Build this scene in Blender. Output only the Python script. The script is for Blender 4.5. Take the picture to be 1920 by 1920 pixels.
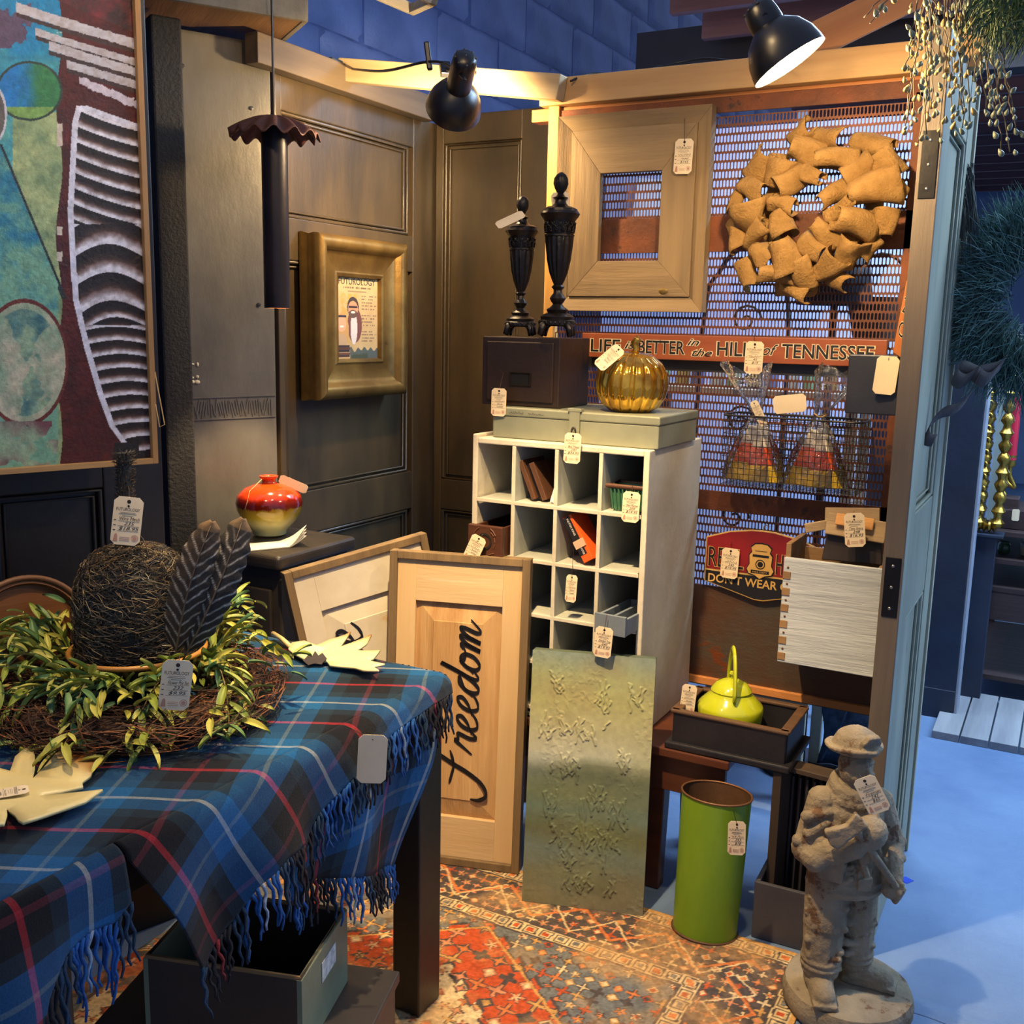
import bpy, bmesh, math, random
import numpy as np
from mathutils import Vector, Matrix, Euler, noise as mnoise

for _o in list(bpy.data.objects): bpy.data.objects.remove(_o)
S = bpy.context.scene
COL = S.collection
rnd = random.Random(7)
PI = math.pi
def R(d): return math.radians(d)

# ---------------------------------------------------------------- camera
FPX = 1940.0
EYE = Vector((0, 0, 1.5))
_t, _p, _r = R(28.4), R(10.15), R(1.25)
_fh = Vector((-math.sin(_t), math.cos(_t), 0)); _r0 = Vector((math.cos(_t), math.sin(_t), 0)); _z = Vector((0, 0, 1))
FWD = _fh*math.cos(_p) - _z*math.sin(_p); _u0 = _fh*math.sin(_p) + _z*math.cos(_p)
RGT = _r0*math.cos(_r) + _u0*math.sin(_r); UPV = _u0*math.cos(_r) - _r0*math.sin(_r)
cam = bpy.data.cameras.new('camera'); camo = bpy.data.objects.new('camera', cam); COL.objects.link(camo)
cam.sensor_fit = 'HORIZONTAL'; cam.sensor_width = 36; cam.lens = FPX/1920*36; cam.clip_start = .05; cam.clip_end = 60
mw = Matrix.Identity(4)
for i in range(3):
    mw[i][0] = RGT[i]; mw[i][1] = UPV[i]; mw[i][2] = -FWD[i]; mw[i][3] = EYE[i]
camo.matrix_world = mw
S.camera = camo
# survey helpers: turn a sighted direction into a point on a known surface
def ray(x, y): return FWD + RGT*((x-960)/FPX) - UPV*((y-960)/FPX)
def PY(x, y, Y): d = ray(x, y); return EYE + d*(Y/d.y)
def PX(x, y, X): d = ray(x, y); return EYE + d*(X/d.x)
def PZ(x, y, Z): d = ray(x, y); return EYE + d*((Z-1.5)/d.z)
def PD(x, y, D): return EYE + ray(x, y)*D
def PN(x, y, q, n): d = ray(x, y); n = Vector(n); return EYE + d*(n.dot(Vector(q)-EYE)/n.dot(d))

# ---------------------------------------------------------------- world, exposure, big lights
S.view_settings.view_transform = 'Standard'; S.view_settings.look = 'None'
S.view_settings.gamma = 1.0; S.view_settings.use_curve_mapping = False
S.view_settings.exposure = 0.35
W = bpy.data.worlds.new('world'); S.world = W; W.use_nodes = True
W.node_tree.nodes['Background'].inputs[0].default_value = (.42, .56, .92, 1)
W.node_tree.nodes['Background'].inputs[1].default_value = 0.44
def area(name, loc, target, sx, sy, energy, color):
    l = bpy.data.lights.new(name, 'AREA'); l.shape = 'RECTANGLE'; l.size = sx; l.size_y = sy; l.energy = energy; l.color = color
    o = bpy.data.objects.new(name, l); COL.objects.link(o); o.location = loc
    o.rotation_euler = (Vector(target)-Vector(loc)).to_track_quat('-Z', 'Y').to_euler(); return o
def spot(name, loc, target, energy, color, ang=70, blend=.5, rad=.03):
    l = bpy.data.lights.new(name, 'SPOT'); l.energy = energy; l.color = color; l.spot_size = R(ang); l.spot_blend = blend; l.shadow_soft_size = rad
    o = bpy.data.objects.new(name, l); COL.objects.link(o); o.location = loc
    o.rotation_euler = (Vector(target)-Vector(loc)).to_track_quat('-Z', 'Y').to_euler(); return o
WARM = (1, .70, .36); BLUE = (.50, .72, 1)
area('aisle_fill_light', (1.2, 4.0, 2.75), (0.9, 4.0, 0), .5, 4.5, 230, BLUE)  # added blue fill above the aisle, no fixture; brightens floor and sage door
area('neighbour_booth_fill', (-1.0, 4.6, 2.7), (-1.0, 5.0, 0), 1.6, 1.2, 15, (.55, .66, 1))  # added lavender fill, no fixture; lifts the backdrop seen through the mesh

# ---------------------------------------------------------------- materials
def C(r, g, b):
    f = lambda v: (v/255/12.92) if v/255 <= .04045 else ((v/255+.055)/1.055)**2.4
    return (f(r), f(g), f(b), 1)
MATS = {}
def newmat(name):
    m = bpy.data.materials.new(name); m.use_nodes = True; nt = m.node_tree
    return m, nt, nt.nodes['Principled BSDF']
def N(nt, t, **k):
    n = nt.nodes.new(t)
    for a, b in k.items():
        if a[0] == '_': n.inputs[int(a[1:]) if a[1:].isdigit() else a[1:]].default_value = b
        else: setattr(n, a, b)
    return n
def mix(nt, fac, a, b, mode='MIX'):
    n = nt.nodes.new('ShaderNodeMix'); n.data_type = 'RGBA'; n.blend_type = mode
    for s, v in ((n.inputs['Factor'], fac), (n.inputs[6], a), (n.inputs[7], b)):
        if hasattr(v, 'links') or hasattr(v, 'is_linked'): nt.links.new(v, s)
        else: s.default_value = v
    return n.outputs[2]
def ramp(nt, src, stops, interp='LINEAR'):
    n = nt.nodes.new('ShaderNodeValToRGB'); n.color_ramp.interpolation = interp
    e = n.color_ramp.elements
    while len(e) < len(stops): e.new(.5)
    for i, (p, c) in enumerate(stops):
        e[i].position = p; e[i].color = c if hasattr(c, '__len__') else (c, c, c, 1)
    nt.links.new(src, n.inputs[0]); return n.outputs[0]
def coord(nt, scale=(1, 1, 1), kind='Object', rot=(0, 0, 0)):
    t = nt.nodes.new('ShaderNodeTexCoord'); m = nt.nodes.new('ShaderNodeMapping')
    m.inputs['Scale'].default_value = scale; m.inputs['Rotation'].default_value = rot
    nt.links.new(t.outputs[kind], m.inputs[0]); return m.outputs[0]
def noisen(nt, vec, scale, detail=5, rough=.6, dist=0):
    n = N(nt, 'ShaderNodeTexNoise'); n.inputs['Scale'].default_value = scale; n.inputs['Detail'].default_value = detail
    n.inputs['Roughness'].default_value = rough; n.inputs['Distortion'].default_value = dist
    nt.links.new(vec, n.inputs['Vector']); return n.outputs['Fac']
def bumpit(nt, b, src, strength, dist=.01):
    n = N(nt, 'ShaderNodeBump'); n.inputs['Strength'].default_value = strength; n.inputs['Distance'].default_value = dist
    nt.links.new(src, n.inputs['Height']); nt.links.new(n.outputs[0], b.inputs['Normal'])
def mat(name, c1, c2=None, sc=6, st=(1, 1, 1), rough=.6, metal=0, bump=.15, bsc=None, wear=None, wsc=14, wlev=.62, lo=.35, hi=.65, spec=.5, coat=0, kind='Object'):
    if name in MATS: return MATS[name]
    m, nt, b = newmat(name)
    v = coord(nt, st, kind)
    n1 = noisen(nt, v, sc)
    c2 = c2 or tuple(x*.72 for x in c1[:3])+(1,)
    col = ramp(nt, n1, [(lo, c1), (hi, c2)])
    if wear:
        w = noisen(nt, v, wsc, 8, .7)
        f = ramp(nt, w, [(wlev, 0.0), (wlev+.05, 1.0)])
        col = mix(nt, f, col, wear)
    nt.links.new(col, b.inputs['Base Color'])
    b.inputs['Roughness'].default_value = rough; b.inputs['Metallic'].default_value = metal
    b.inputs['Specular IOR Level'].default_value = spec; b.inputs['Coat Weight'].default_value = coat
    if bump:
        n2 = noisen(nt, v, bsc or sc*3, 8, .65); bumpit(nt, b, n2, bump)
    MATS[name] = m; return m
def wood(name, c1, c2, axis='z', sc=9, rough=.65, bump=.25, wear=None, wlev=.64, spec=.4):
    st = {'x': (.12, 1.6, 1.6), 'y': (1.6, .12, 1.6), 'z': (1.6, 1.6, .12)}[axis]
    return mat(name, c1, c2, sc, st, rough, 0, bump, sc*3, wear, sc*1.3, wlev, .3, .7, spec)
def emis(name, c, strength):
    if name in MATS: return MATS[name]
    m, nt, b = newmat(name); b.inputs['Base Color'].default_value = c
    b.inputs['Emission Color'].default_value = c; b.inputs['Emission Strength'].default_value = strength
    MATS[name] = m; return m
def vcolmat(name, rough=.7, bump=.15, bsc=60, mott=.18, msc=30, spec=.4):
    if name in MATS: return MATS[name]
    m, nt, b = newmat(name); a = N(nt, 'ShaderNodeVertexColor'); a.layer_name = 'Col'
    v = coord(nt); n = noisen(nt, v, msc, 6, .7)
    k = ramp(nt, n, [(.3, 1-mott), (.7, 1.0)])
    nt.links.new(mix(nt, 1.0, a.outputs[0], k, 'MULTIPLY'), b.inputs['Base Color'])
    b.inputs['Roughness'].default_value = rough; b.inputs['Specular IOR Level'].default_value = spec
    if bump: bumpit(nt, b, noisen(nt, v, bsc, 8, .7), bump)
    MATS[name] = m; return m

# ---------------------------------------------------------------- mesh building
class MB:
    def __init__(s): s.v = []; s.f = []; s.m = []; s.k = 0
    def add(s, vs, fs, M=None):
        o = len(s.v)
        s.v += [tuple(M @ Vector(p)) for p in vs] if M is not None else [tuple(p) for p in vs]
        s.f += [tuple(i+o for i in f) for f in fs]; s.m += [s.k]*len(fs); return s
    def box(s, c, d, rot=None):
        x, y, z = d[0]/2, d[1]/2, d[2]/2
        vs = [(a*x, b*y, e*z) for a in (-1, 1) for b in (-1, 1) for e in (-1, 1)]
        M = Matrix.Translation(c)
        if rot is not None: M = M @ (rot.to_4x4() if hasattr(rot, 'to_4x4') else Euler(rot).to_matrix().to_4x4())
        return s.add(vs, [(0, 1, 3, 2), (4, 6, 7, 5), (0, 4, 5, 1), (2, 3, 7, 6), (0, 2, 6, 4), (1, 5, 7, 3)], M)
    def hexa(s, p):   # 8 corners: bottom 4 (ccw), top 4
        return s.add(p, [(3, 2, 1, 0), (4, 5, 6, 7), (0, 1, 5, 4), (1, 2, 6, 5), (2, 3, 7, 6), (3, 0, 4, 7)])
    def tube(s, pts, r, n=6, closed=False, flat=None):
        pts = [Vector(p) for p in pts]; m = len(pts)
        if m < 2: return s
        rs = r if hasattr(r, '__len__') else [r]*m
        vs = []; prev = None
        for i, p in enumerate(pts):
            t = (pts[(i+1) % m]-pts[i-1]) if closed else (pts[min(i+1, m-1)]-pts[max(i-1, 0)])
            if t.length < 1e-9: t = Vector((0, 0, 1))
            t.normalize()
            if prev is None:
                a = Vector((0, 0, 1)) if abs(t.z) < .9 else Vector((1, 0, 0))
                u = t.cross(a).normalized()
            else:
                u = prev - t*prev.dot(t)
                u = u.normalized() if u.length > 1e-6 else t.orthogonal().normalized()
            prev = u; w = t.cross(u)
            for k in range(n):
                a = 2*PI*k/n; vs.append(p + (u*math.cos(a) + w*math.sin(a)*(flat or 1))*rs[i])
        fs = []
        for i in range(m if closed else m-1):
            j = (i+1) % m
            for k in range(n): fs.append((i*n+k, i*n+(k+1) % n, j*n+(k+1) % n, j*n+k))
        if not closed: fs.append(tuple(range(n-1, -1, -1))); fs.append(tuple((m-1)*n+k for k in range(n)))
        return s.add(vs, fs)
    def lathe(s, prof, n=32, M=None, mod=None, cap=True):
        vs = []; m = len(prof)
        for i, (r, z) in enumerate(prof):
            for k in range(n):
                a = 2*PI*k/n; q = r*(mod(i/(m-1), a) if mod else 1); vs.append((q*math.cos(a), q*math.sin(a), z))
        fs = [(i*n+k, i*n+(k+1) % n, (i+1)*n+(k+1) % n, (i+1)*n+k) for i in range(m-1) for k in range(n)]
        if cap: fs += [tuple(range(n-1, -1, -1)), tuple((m-1)*n+k for k in range(n))]
        return s.add(vs, fs, M)
    def prism(s, out, d0, d1, M=None):   # outline in x,z ; thickness along y
        n = len(out); a = sum(out[i][0]*out[(i+1) % n][1]-out[(i+1) % n][0]*out[i][1] for i in range(n))
        if a < 0: out = out[::-1]
        vs = [(x, d0, z) for x, z in out]+[(x, d1, z) for x, z in out]
        fs = [tuple(range(n)), tuple(range(2*n-1, n-1, -1))]+[((i+1) % n, i, n+i, n+(i+1) % n) for i in range(n)]
        return s.add(vs, fs, M)
    def ell(s, c, r, n=12, rot=None):
        h = n//2+1; vs = [(0, 0, -1)]; fs = []
        for i in range(1, h):
            a = -PI/2+PI*i/h
            for k in range(n): vs.append((math.cos(a)*math.cos(2*PI*k/n), math.cos(a)*math.sin(2*PI*k/n), math.sin(a)))
        vs.append((0, 0, 1)); L = len(vs)-1
        for k in range(n):
            fs.append((0, 1+(k+1) % n, 1+k)); b = 1+(h-2)*n; fs.append((L, b+k, b+(k+1) % n))
        for i in range(h-2):
            for k in range(n): fs.append((1+i*n+k, 1+i*n+(k+1) % n, 1+(i+1)*n+(k+1) % n, 1+(i+1)*n+k))
        M = Matrix.Translation(c) @ (Euler(rot).to_matrix().to_4x4() if rot is not None else Matrix.Identity(4)) @ Matrix.Diagonal((*(r if hasattr(r, '__len__') else (r, r, r)), 1))
        return s.add(vs, fs, M)
    def cap2(s, a, b, ra, rb, n=10):   # tapered capsule
        a, b = Vector(a), Vector(b); t = b-a; L = t.length
        pts = []; rs = []
        for i in range(5):
            q = R(90-18*i*1.0); pts.append(a - t/L*ra*math.sin(q)); rs.append(max(ra*math.cos(q), ra*.05))
        for i in range(1, 6):
            q = R(18*i); pts.append(b + t/L*rb*math.sin(q)); rs.append(max(rb*math.cos(q), rb*.05))
        return s.tube(pts, rs, n)
    def sheet(s, fn, nu, nv, cu=False):
        vs = [fn(i/(nu if cu else nu-1), j/(nv-1)) for j in range(nv) for i in range(nu)]
        fs = [(j*nu+i, j*nu+(i+1) % nu, (j+1)*nu+(i+1) % nu, (j+1)*nu+i) for j in range(nv-1) for i in range(nu if cu else nu-1)]
        return s.add(vs, fs)
    def mesh(s, name, mats):
        me = bpy.data.meshes.new(name); me.from_pydata(s.v, [], s.f)
        for m in (mats if isinstance(mats, (list, tuple)) else [mats]): me.materials.append(m)
        if any(s.m): me.polygons.foreach_set('material_index', s.m)
        return me
    def build(s, name, mats, parent=None, smooth=None, bevel=0, solid=0, sub=0, loc=(0, 0, 0), rot=(0, 0, 0), seg=2, offs=0):
        me = s.mesh(name, mats); me.update()
        if smooth is not None:
            me.polygons.foreach_set('use_smooth', [True]*len(me.polygons))
            if smooth < 179: me.set_sharp_from_angle(angle=R(smooth))
        return link(name, me, parent, loc, rot, bevel, solid, sub, seg, offs)
def link(name, me, parent=None, loc=(0, 0, 0), rot=(0, 0, 0), bevel=0, solid=0, sub=0, seg=2, offs=0):
    o = bpy.data.objects.new(name, me); COL.objects.link(o); o.location = loc; o.rotation_euler = rot
    if parent is not None: o.parent = parent
    if solid: k = o.modifiers.new('s', 'SOLIDIFY'); k.thickness = solid; k.offset = offs
    if sub: k = o.modifiers.new('u', 'SUBSURF'); k.levels = sub; k.render_levels = sub
    if bevel:
        k = o.modifiers.new('b', 'BEVEL'); k.width = bevel; k.segments = seg; k.limit_method = 'ANGLE'; k.angle_limit = R(40)
    return o
def tagp(o, label=None, cat=None, group=None, kind=None):
    if label: o['label'] = label
    if cat: o['category'] = cat
    if group: o['group'] = group
    if kind: o['kind'] = kind
    return o
def thing(name, label, cat, loc=(0, 0, 0), rot=(0, 0, 0), group=None):
    o = bpy.data.objects.new(name, None); COL.objects.link(o); o.empty_display_size = .05
    o.location = loc; o.rotation_euler = rot if hasattr(rot, '__len__') else (0, 0, rot)
    return tagp(o, label, cat, group)
def copy_part(o, parent, **k):
    c = o.copy(); COL.objects.link(c); c.parent = parent
    for a, b in k.items(): setattr(c, a, b)
    return c
_tc = {}
def textgeo(txt, size=1.0, shear=0, space=1.0, offset=0):
    key = (txt, size, shear, space, offset)
    if key in _tc: return _tc[key]
    cu = bpy.data.curves.new('t', 'FONT'); cu.body = txt; cu.size = size; cu.shear = shear; cu.space_character = space
    cu.align_x = 'CENTER'; cu.resolution_u = 3; cu.offset = offset; cu.fill_mode = 'FRONT'
    o = bpy.data.objects.new('t', cu); COL.objects.link(o)
    dg = bpy.context.evaluated_depsgraph_get(); me = o.evaluated_get(dg).to_mesh()
    vs = [(v.co.x, v.co.y) for v in me.vertices]; fs = [tuple(p.vertices) for p in me.polygons]
    o.evaluated_get(dg).to_mesh_clear(); bpy.data.objects.remove(o); bpy.data.curves.remove(cu)
    _tc[key] = (vs, fs); return vs, fs
def put_text(mb, txt, size, cx, cz, y=0, M=None, width=None, **k):   # flat print in the x,z plane facing -y
    vs, fs = textgeo(txt, size, **k)
    if not vs: return
    x0 = min(v[0] for v in vs); x1 = max(v[0] for v in vs); q = (width/(x1-x0)) if width else 1; mid = (x0+x1)/2
    mb.add([(cx+(a-mid)*q, y, cz+b) for a, b in vs], fs, M)
def vgrid(name, mapf, colf, nu, nv, material, parent=None, smooth=True, **kw):
    """a dense sheet whose print comes from a colour function of its own u,v"""
    u, v = np.meshgrid(np.linspace(0, 1, nu), np.linspace(0, 1, nv))
    u = u.ravel(); v = v.ravel(); P = mapf(u, v); col = colf(u, v)
    i = np.arange((nv-1)*nu).reshape(nv-1, nu)[:, :-1].ravel()
    F = np.stack([i, i+1, i+1+nu, i+nu], 1)
    me = bpy.data.meshes.new(name); me.vertices.add(len(u)); me.vertices.foreach_set('co', np.ascontiguousarray(P, dtype=np.float32).ravel())
    me.loops.add(F.size); me.loops.foreach_set('vertex_index', F.ravel().astype(np.int32))
    me.polygons.add(len(F)); me.polygons.foreach_set('loop_start', np.arange(0, F.size, 4, dtype=np.int32))
    me.update(calc_edges=True); me.validate()
    if smooth: me.polygons.foreach_set('use_smooth', [True]*len(F))
    a = me.color_attributes.new('Col', 'FLOAT_COLOR', 'POINT')
    rgba = np.ones((len(u), 4), np.float32); c = col/255.0; rgba[:, :3] = np.where(c <= .04045, c/12.92, ((c+.055)/1.055)**2.4)
    a.data.foreach_set('color', rgba.ravel()); me.materials.append(material)
    return link(name, me, parent, **kw)
_rg = np.random.RandomState(3)
_lat = _rg.rand(256, 256)
def vn(x, y):   # value noise, numpy
    xi = np.floor(x).astype(int); yi = np.floor(y).astype(int); fx = x-xi; fy = y-yi; fx = fx*fx*(3-2*fx); fy = fy*fy*(3-2*fy)
    g = lambda a, b: _lat[a % 256, b % 256]
    return (g(xi, yi)*(1-fx)+g(xi+1, yi)*fx)*(1-fy)+(g(xi, yi+1)*(1-fx)+g(xi+1, yi+1)*fx)*fy
def fbm(x, y, o=4):
    s = 0; a = .5
    for i in range(o): s = s+a*vn(x*2**i+17*i, y*2**i+5*i); a *= .5
    return s/(1-.5**o)
def L3(a, b, t): return np.asarray(a, float)*(1-t)[:, None]+np.asarray(b, float)*t[:, None]
def setc(col, mask, c): col[mask] = c
# ================================================================ setting
MY, DY, LX = 2.87, 3.43, -2.22
KL = LX/-1.85
# floor: blue painted concrete
m, nt, b = newmat('floor_paint'); v = coord(nt)
n1 = noisen(nt, v, 2.2, 8, .65); n2 = noisen(nt, v, 38, 9, .75)
col = ramp(nt, n1, [(.3, C(88, 112, 148)), (.7, C(112, 136, 168))])
nt.links.new(mix(nt, ramp(nt, n2, [(.66, 0.), (.75, .35)]), col, C(60, 72, 92)), b.inputs['Base Color'])
b.inputs['Roughness'].default_value = .42; bumpit(nt, b, n2, .6, .008)
FLOORM = m
def fl(u, w):
    x = -3.2+7.2*u; y = -1.5+13.5*w
    d = abs(y-(2.30+.06*(x+.3)+.02*math.sin(9*x)))
    return (x, y, -.004+.012*max(0, 1-d/.04)*(.4+.6*mnoise.noise(Vector((x*25, y*25, 0))))*(1 if x > -.33 else 0)-.006)
fb = MB(); fb.sheet(lambda u, w: (-3.2+7.2*u, -1.5+13.5*w, 0), 60, 90)
tagp(fb.build('floor', FLOORM, smooth=179), kind='structure')
cb = MB()
cb.sheet(lambda u, w: (-.27+1.9*u, 2.26+.07*w+.10*u+.015*math.sin(17*u)+.01*math.sin(41*u), .001+.007*math.sin(PI*w)*(.55+.6*abs(mnoise.noise(Vector((u*60, w*4, 2)))))), 160, 12)
tagp(cb.build('trim_1', FLOORM, smooth=179), 'raised bumpy seam in the blue painted concrete', kind='structure')

# painted block wall high behind the booth
WX = -2.9
wall = thing('wall_left', 'blue painted concrete block wall behind the booth top', 'wall'); wall['kind'] = 'structure'
BL = mat('block_paint', C(96, 112, 158), C(74, 90, 134), 3, rough=.45, bump=.5, bsc=42)
JT = mat('joint_paint', C(66, 84, 136), C(48, 64, 112), 12, rough=.5, bump=.8, bsc=30)
MB().box((WX-.1, 5.0, 2.0), (.2, 13, 4.0)).build('mortar_bed', JT, wall)
blk = []
for k in range(4):
    q = MB(); hx, hy, hz = .02, .296, .146
    def face(u, w, q=q, k=k):
        y = -hy+2*hy*u; z = -hz+2*hz*w; e = min(1, min(u, 1-u)*2*hy/.02, min(w, 1-w)*2*hz/.02)
        return (hx*math.sqrt(max(0, e))+.004*mnoise.noise(Vector((y*9, z*9, k*7))), y, z)
    q.sheet(face, 13, 9); blk.append(q.mesh('block', BL))
    blk[-1].polygons.foreach_set('use_smooth', [True]*len(blk[-1].polygons))
for r_ in range(7):
    for k in range(16):
        y = .9+.6*k+(.3 if r_ % 2 else 0)
        link('block', blk[(r_*5+k*3) % 4], wall, (WX, y+rnd.uniform(-.01, .01), 1.95+.3*r_))
# ceiling over the aisle and next booth, joists crossing it
CZ = 2.95
ceil = thing('ceiling', 'dark timber ceiling with joists over the aisle', 'ceiling'); ceil['kind'] = 'structure'
CM = wood('ceiling_wood', C(150, 108, 104), C(112, 80, 80), 'x')
MB().box((1.2, 8.0, CZ+.12), (6, 8.4, .04)).build('ceiling_boards', mat('ceiling_dark', C(52, 46, 58), sc=4), ceil)
jm = MB().box((0, 0, 0), (6, .05, .14)).mesh('joist', CM)
for k in range(17): link('joist', jm, ceil, (1.2, 4.3+.45*k, CZ+.03))
# far end wall of the shop
fw = MB().box((1.5, 12.0, 1.5), (9, .1, 3.2)); tagp(fw.build('wall_far', mat('far_wall', C(150, 172, 205), C(128, 152, 190), 2, rough=.8)), kind='structure')
MB_ = MB().box((2.55, 6.6, 1.5), (.1, 11, 3.1)); tagp(MB_.build('wall_right', mat('far_wall', C(150, 172, 205))), kind='structure')

# ---------------------------------------------------------------- doors forming the booth corner
BLK = mat('black_door_paint', C(72, 58, 36), C(46, 38, 26), 5, (1, 1, .25), rough=.36, bump=.12, bsc=40, spec=.6, wear=C(96, 84, 60), wsc=30, wlev=.74)
def panel_door(name, loc, rz, w, h, sw, panels, material, t=.045, z0=0):
    """stiles, rails, recessed panels and mouldings; local x across, z up, front -y"""
    d = thing(name, None, None, loc, (0, 0, rz)); d['kind'] = 'structure'
    zs = sorted([(p[2], p[3]) for p in panels])
    for s_ in (0, 1):
        MB().box((sw[s_]/2 if s_ == 0 else w-sw[1]/2, t/2, z0+h/2), (sw[s_], t, h)).build('stile', material, d, bevel=.003)
    prev = z0
    for a, b_ in zs+[(z0+h, None)]:
        if a-prev > .01: MB().box(((sw[0]+w-sw[1])/2, t/2+.001, (prev+a)/2), (w-sw[0]-sw[1], t-.002, a-prev)).build('rail', material, d, bevel=.003)
        prev = b_
    for x0, x1, a, b_ in panels:
        MB().box(((x0+x1)/2, t*.62, (a+b_)/2), (x1-x0, t*.3, b_-a)).build('panel', material, d)
        q = MB()
        for k, (o_, rr) in enumerate(((.006, .007), (.02, .005))):
            q.tube([(x0+o_, .010+.006*k, a+o_), (x1-o_, .010+.006*k, a+o_), (x1-o_, .010+.006*k, b_-o_), (x0+o_, .010+.006*k, b_-o_)], rr, 8, closed=True)
        q.build('moulding', material, d, smooth=60)
    return d
def lwz(z): return 1.5+(z-1.5)*KL
dy0 = 2.12*KL; dA = 2.142*KL-dy0; dB = 2.722*KL-dy0
d = panel_door('door_1', (LX, dy0, 0), R(90), 2.85*KL-dy0+.06, lwz(2.12), (dA, .19), [(dA, dB, lwz(1.768), lwz(2.03)), (dA, dB, lwz(1.038), lwz(1.66)), (dA, dB, .15, .80)], BLK)
d['label'] = 'black panelled door carrying the gold framed flyer'
x0 = PY(815, 600, DY).x; x1 = PY(1034, 600, DY).x; pa = PY(832, 270, DY); pb = PY(971, 600, DY); pc = PY(832, 898, DY)
d = panel_door('door_2', (x0, DY, 0), 0, x1-x0, lwz(2.14), (pa.x-x0, x1-pb.x), [(pa.x-x0, pb.x-x0, pc.z, pa.z), (pa.x-x0, pb.x-x0, .2, pc.z-.12)], BLK)
d['label'] = 'narrow black panelled door in the booth corner'
# grey sheathed panel set at an angle, black post at its side
GD = Vector((.479, .878, 0)); GN = Vector((.878, -.479, 0)); G1 = PX(515, 600, LX+.012)
gl = PN(338, 600, G1, GN); gw = (Vector((G1.x, G1.y, 0))-Vector((gl.x, gl.y, 0))).length
GM = mat('grey_sheathing', C(112, 108, 98), C(84, 80, 72), 3, (1, 1, .5), rough=.38, bump=.22, bsc=16, metal=.25, wear=C(58, 54, 48), wsc=8, wlev=.70)
gp = thing('partition_panel', 'scuffed grey sheathing panel beside the black post, behind the red vase', 'panel', (G1.x, G1.y, 0), (0, 0, math.atan2(GD.y, GD.x)))
SHT = PX(520, 32, -2.05).z-.02
MB().box((-gw/2, .012, SHT/2), (gw, .024, SHT)).build('sheet', GM, gp, bevel=.002)
q = MB()
for (u, zz) in ((-.06, 2.12), (-gw+.03, 2.21), (-.05, 1.55)): q.lathe([(.006, 0), (.006, .003), (.002, .004)], 10, Matrix.Translation((u, -.001, zz)) @ Matrix.Rotation(R(90), 4, 'X'))
q.build('screw_head', mat('screw_dark', C(30, 28, 26), rough=.4), gp, smooth=40)
q = MB()
z1 = PN(430, 765, G1, GN).z
for k in range(34):
    u = -gw+.012+(gw-.02)*k/34; q.box((u, -.0005, z1+.004*math.sin(k*1.7)), (.0035, .004, .045+.01*math.sin(k*2.3)), (0, R(rnd.uniform(-14, 14)), 0))
q.box((-gw/2, -.0005, z1+.034), (gw*.98, .005, .003), (0, R(-1), 0)); q.box((-gw/2, -.0005, z1-.032), (gw*.98, .005, .003), (0, R(-1), 0))
tagp(q.build('tape_ridge', GM, gp), kind='stuff')
q = MB()
for k in range(9):
    p = PN(348+rnd.uniform(-6, 28), 695+rnd.uniform(-18, 22), G1, GN); u = -((Vector((p.x, p.y, 0))-Vector((G1.x, G1.y, 0))).length)
    q.ell((u, -.001, p.z), (rnd.uniform(.004, .01), .003, rnd.uniform(.003, .007)), 8)
tagp(q.build('chipped_plaster', mat('chip_white', C(190, 180, 150), rough=.6), gp, smooth=60), kind='stuff')
# black rough post
a = PN(297, 600, G1+GN*.07, GN); b2 = PN(352, 600, G1+GN*.07, GN)
pw = (Vector((b2.x, b2.y, 0))-Vector((a.x, a.y, 0))).length
po = MB().box((0, 0, SHT/2), (pw, .07, SHT))
tagp(po.build('corner_post', mat('black_rough', C(17, 16, 17), C(11, 10, 11), 14, rough=.7, bump=.5, bsc=90), loc=((a.x+b2.x)/2, (a.y+b2.y)/2, 0), rot=(0, 0, math.atan2(GD.y, GD.x)), bevel=.006), 'rough black painted post between the painting and grey panel', 'post')
# black panelled wall behind the painting
QD = Vector((.33, .944, 0)).normalized(); QN = Vector((QD.y, -QD.x, 0))
QP = PY(297, 860, 1.62)
wl = QP - QN*.14 - QD*1.35
d = panel_door('door_3', (wl.x, wl.y, 0), math.atan2(QD.y, QD.x), 1.42, 2.5, (.42, .14), [(.42, 1.0, .75, 1.12), (1.05, 1.28, .75, 1.12), (.42, 1.28, 1.3, 2.3)], mat('black_brown_panel', C(40, 33, 26), C(28, 24, 20), 5, rough=.45))
d['label'] = 'black panelled boards behind the abstract painting'

# ---------------------------------------------------------------- lumber
PINE = wood('pine', C(206, 168, 112), C(176, 132, 80), 'x', 8, .6, .15)
PINEP = wood('pale_pine', C(200, 178, 138), C(172, 146, 104), 'x', 8, .65, .15)
GREYW = wood('grey_board', C(96, 82, 64), C(70, 58, 44), 'x', 8, .65, .2)
def beam(name, a, b_, w, h, material, label, cat='beam', knots=0):
    """timber from a to b (axis points), w across, h vertical"""
    a, b_ = Vector(a), Vector(b_); dv = b_-a; L = dv.length; M = dv.to_track_quat('X', 'Z').to_euler()
    o = MB().box((L/2, 0, 0), (L, w, h)).build(name, material, loc=a, rot=M, bevel=.003)
    return tagp(o, label, cat)
ta = PY(1050, 175, MY-.02); tb = PY(1735, 112, MY-.02)
zz = (ta.z+tb.z)/2; PLX = -.34
beam('header_beam', (ta.x-.06, MY-.01, zz+.005), (PLX+.06, MY-.01, zz+.005), .05, .075, PINE, 'pale pine header beam along the top of the rusty mesh screen')
beam('header_strip', (ta.x-.10, MY+.02, zz-.052), (PLX, MY+.02, zz-.052), .05, .036, wood('orange_pine', C(190, 128, 72), C(160, 100, 54), 'x'), 'orange pine strip directly under the header beam')
ua = PX(640, 138, LX+.02); ub = PY(1048, 166, MY-.06)
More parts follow.
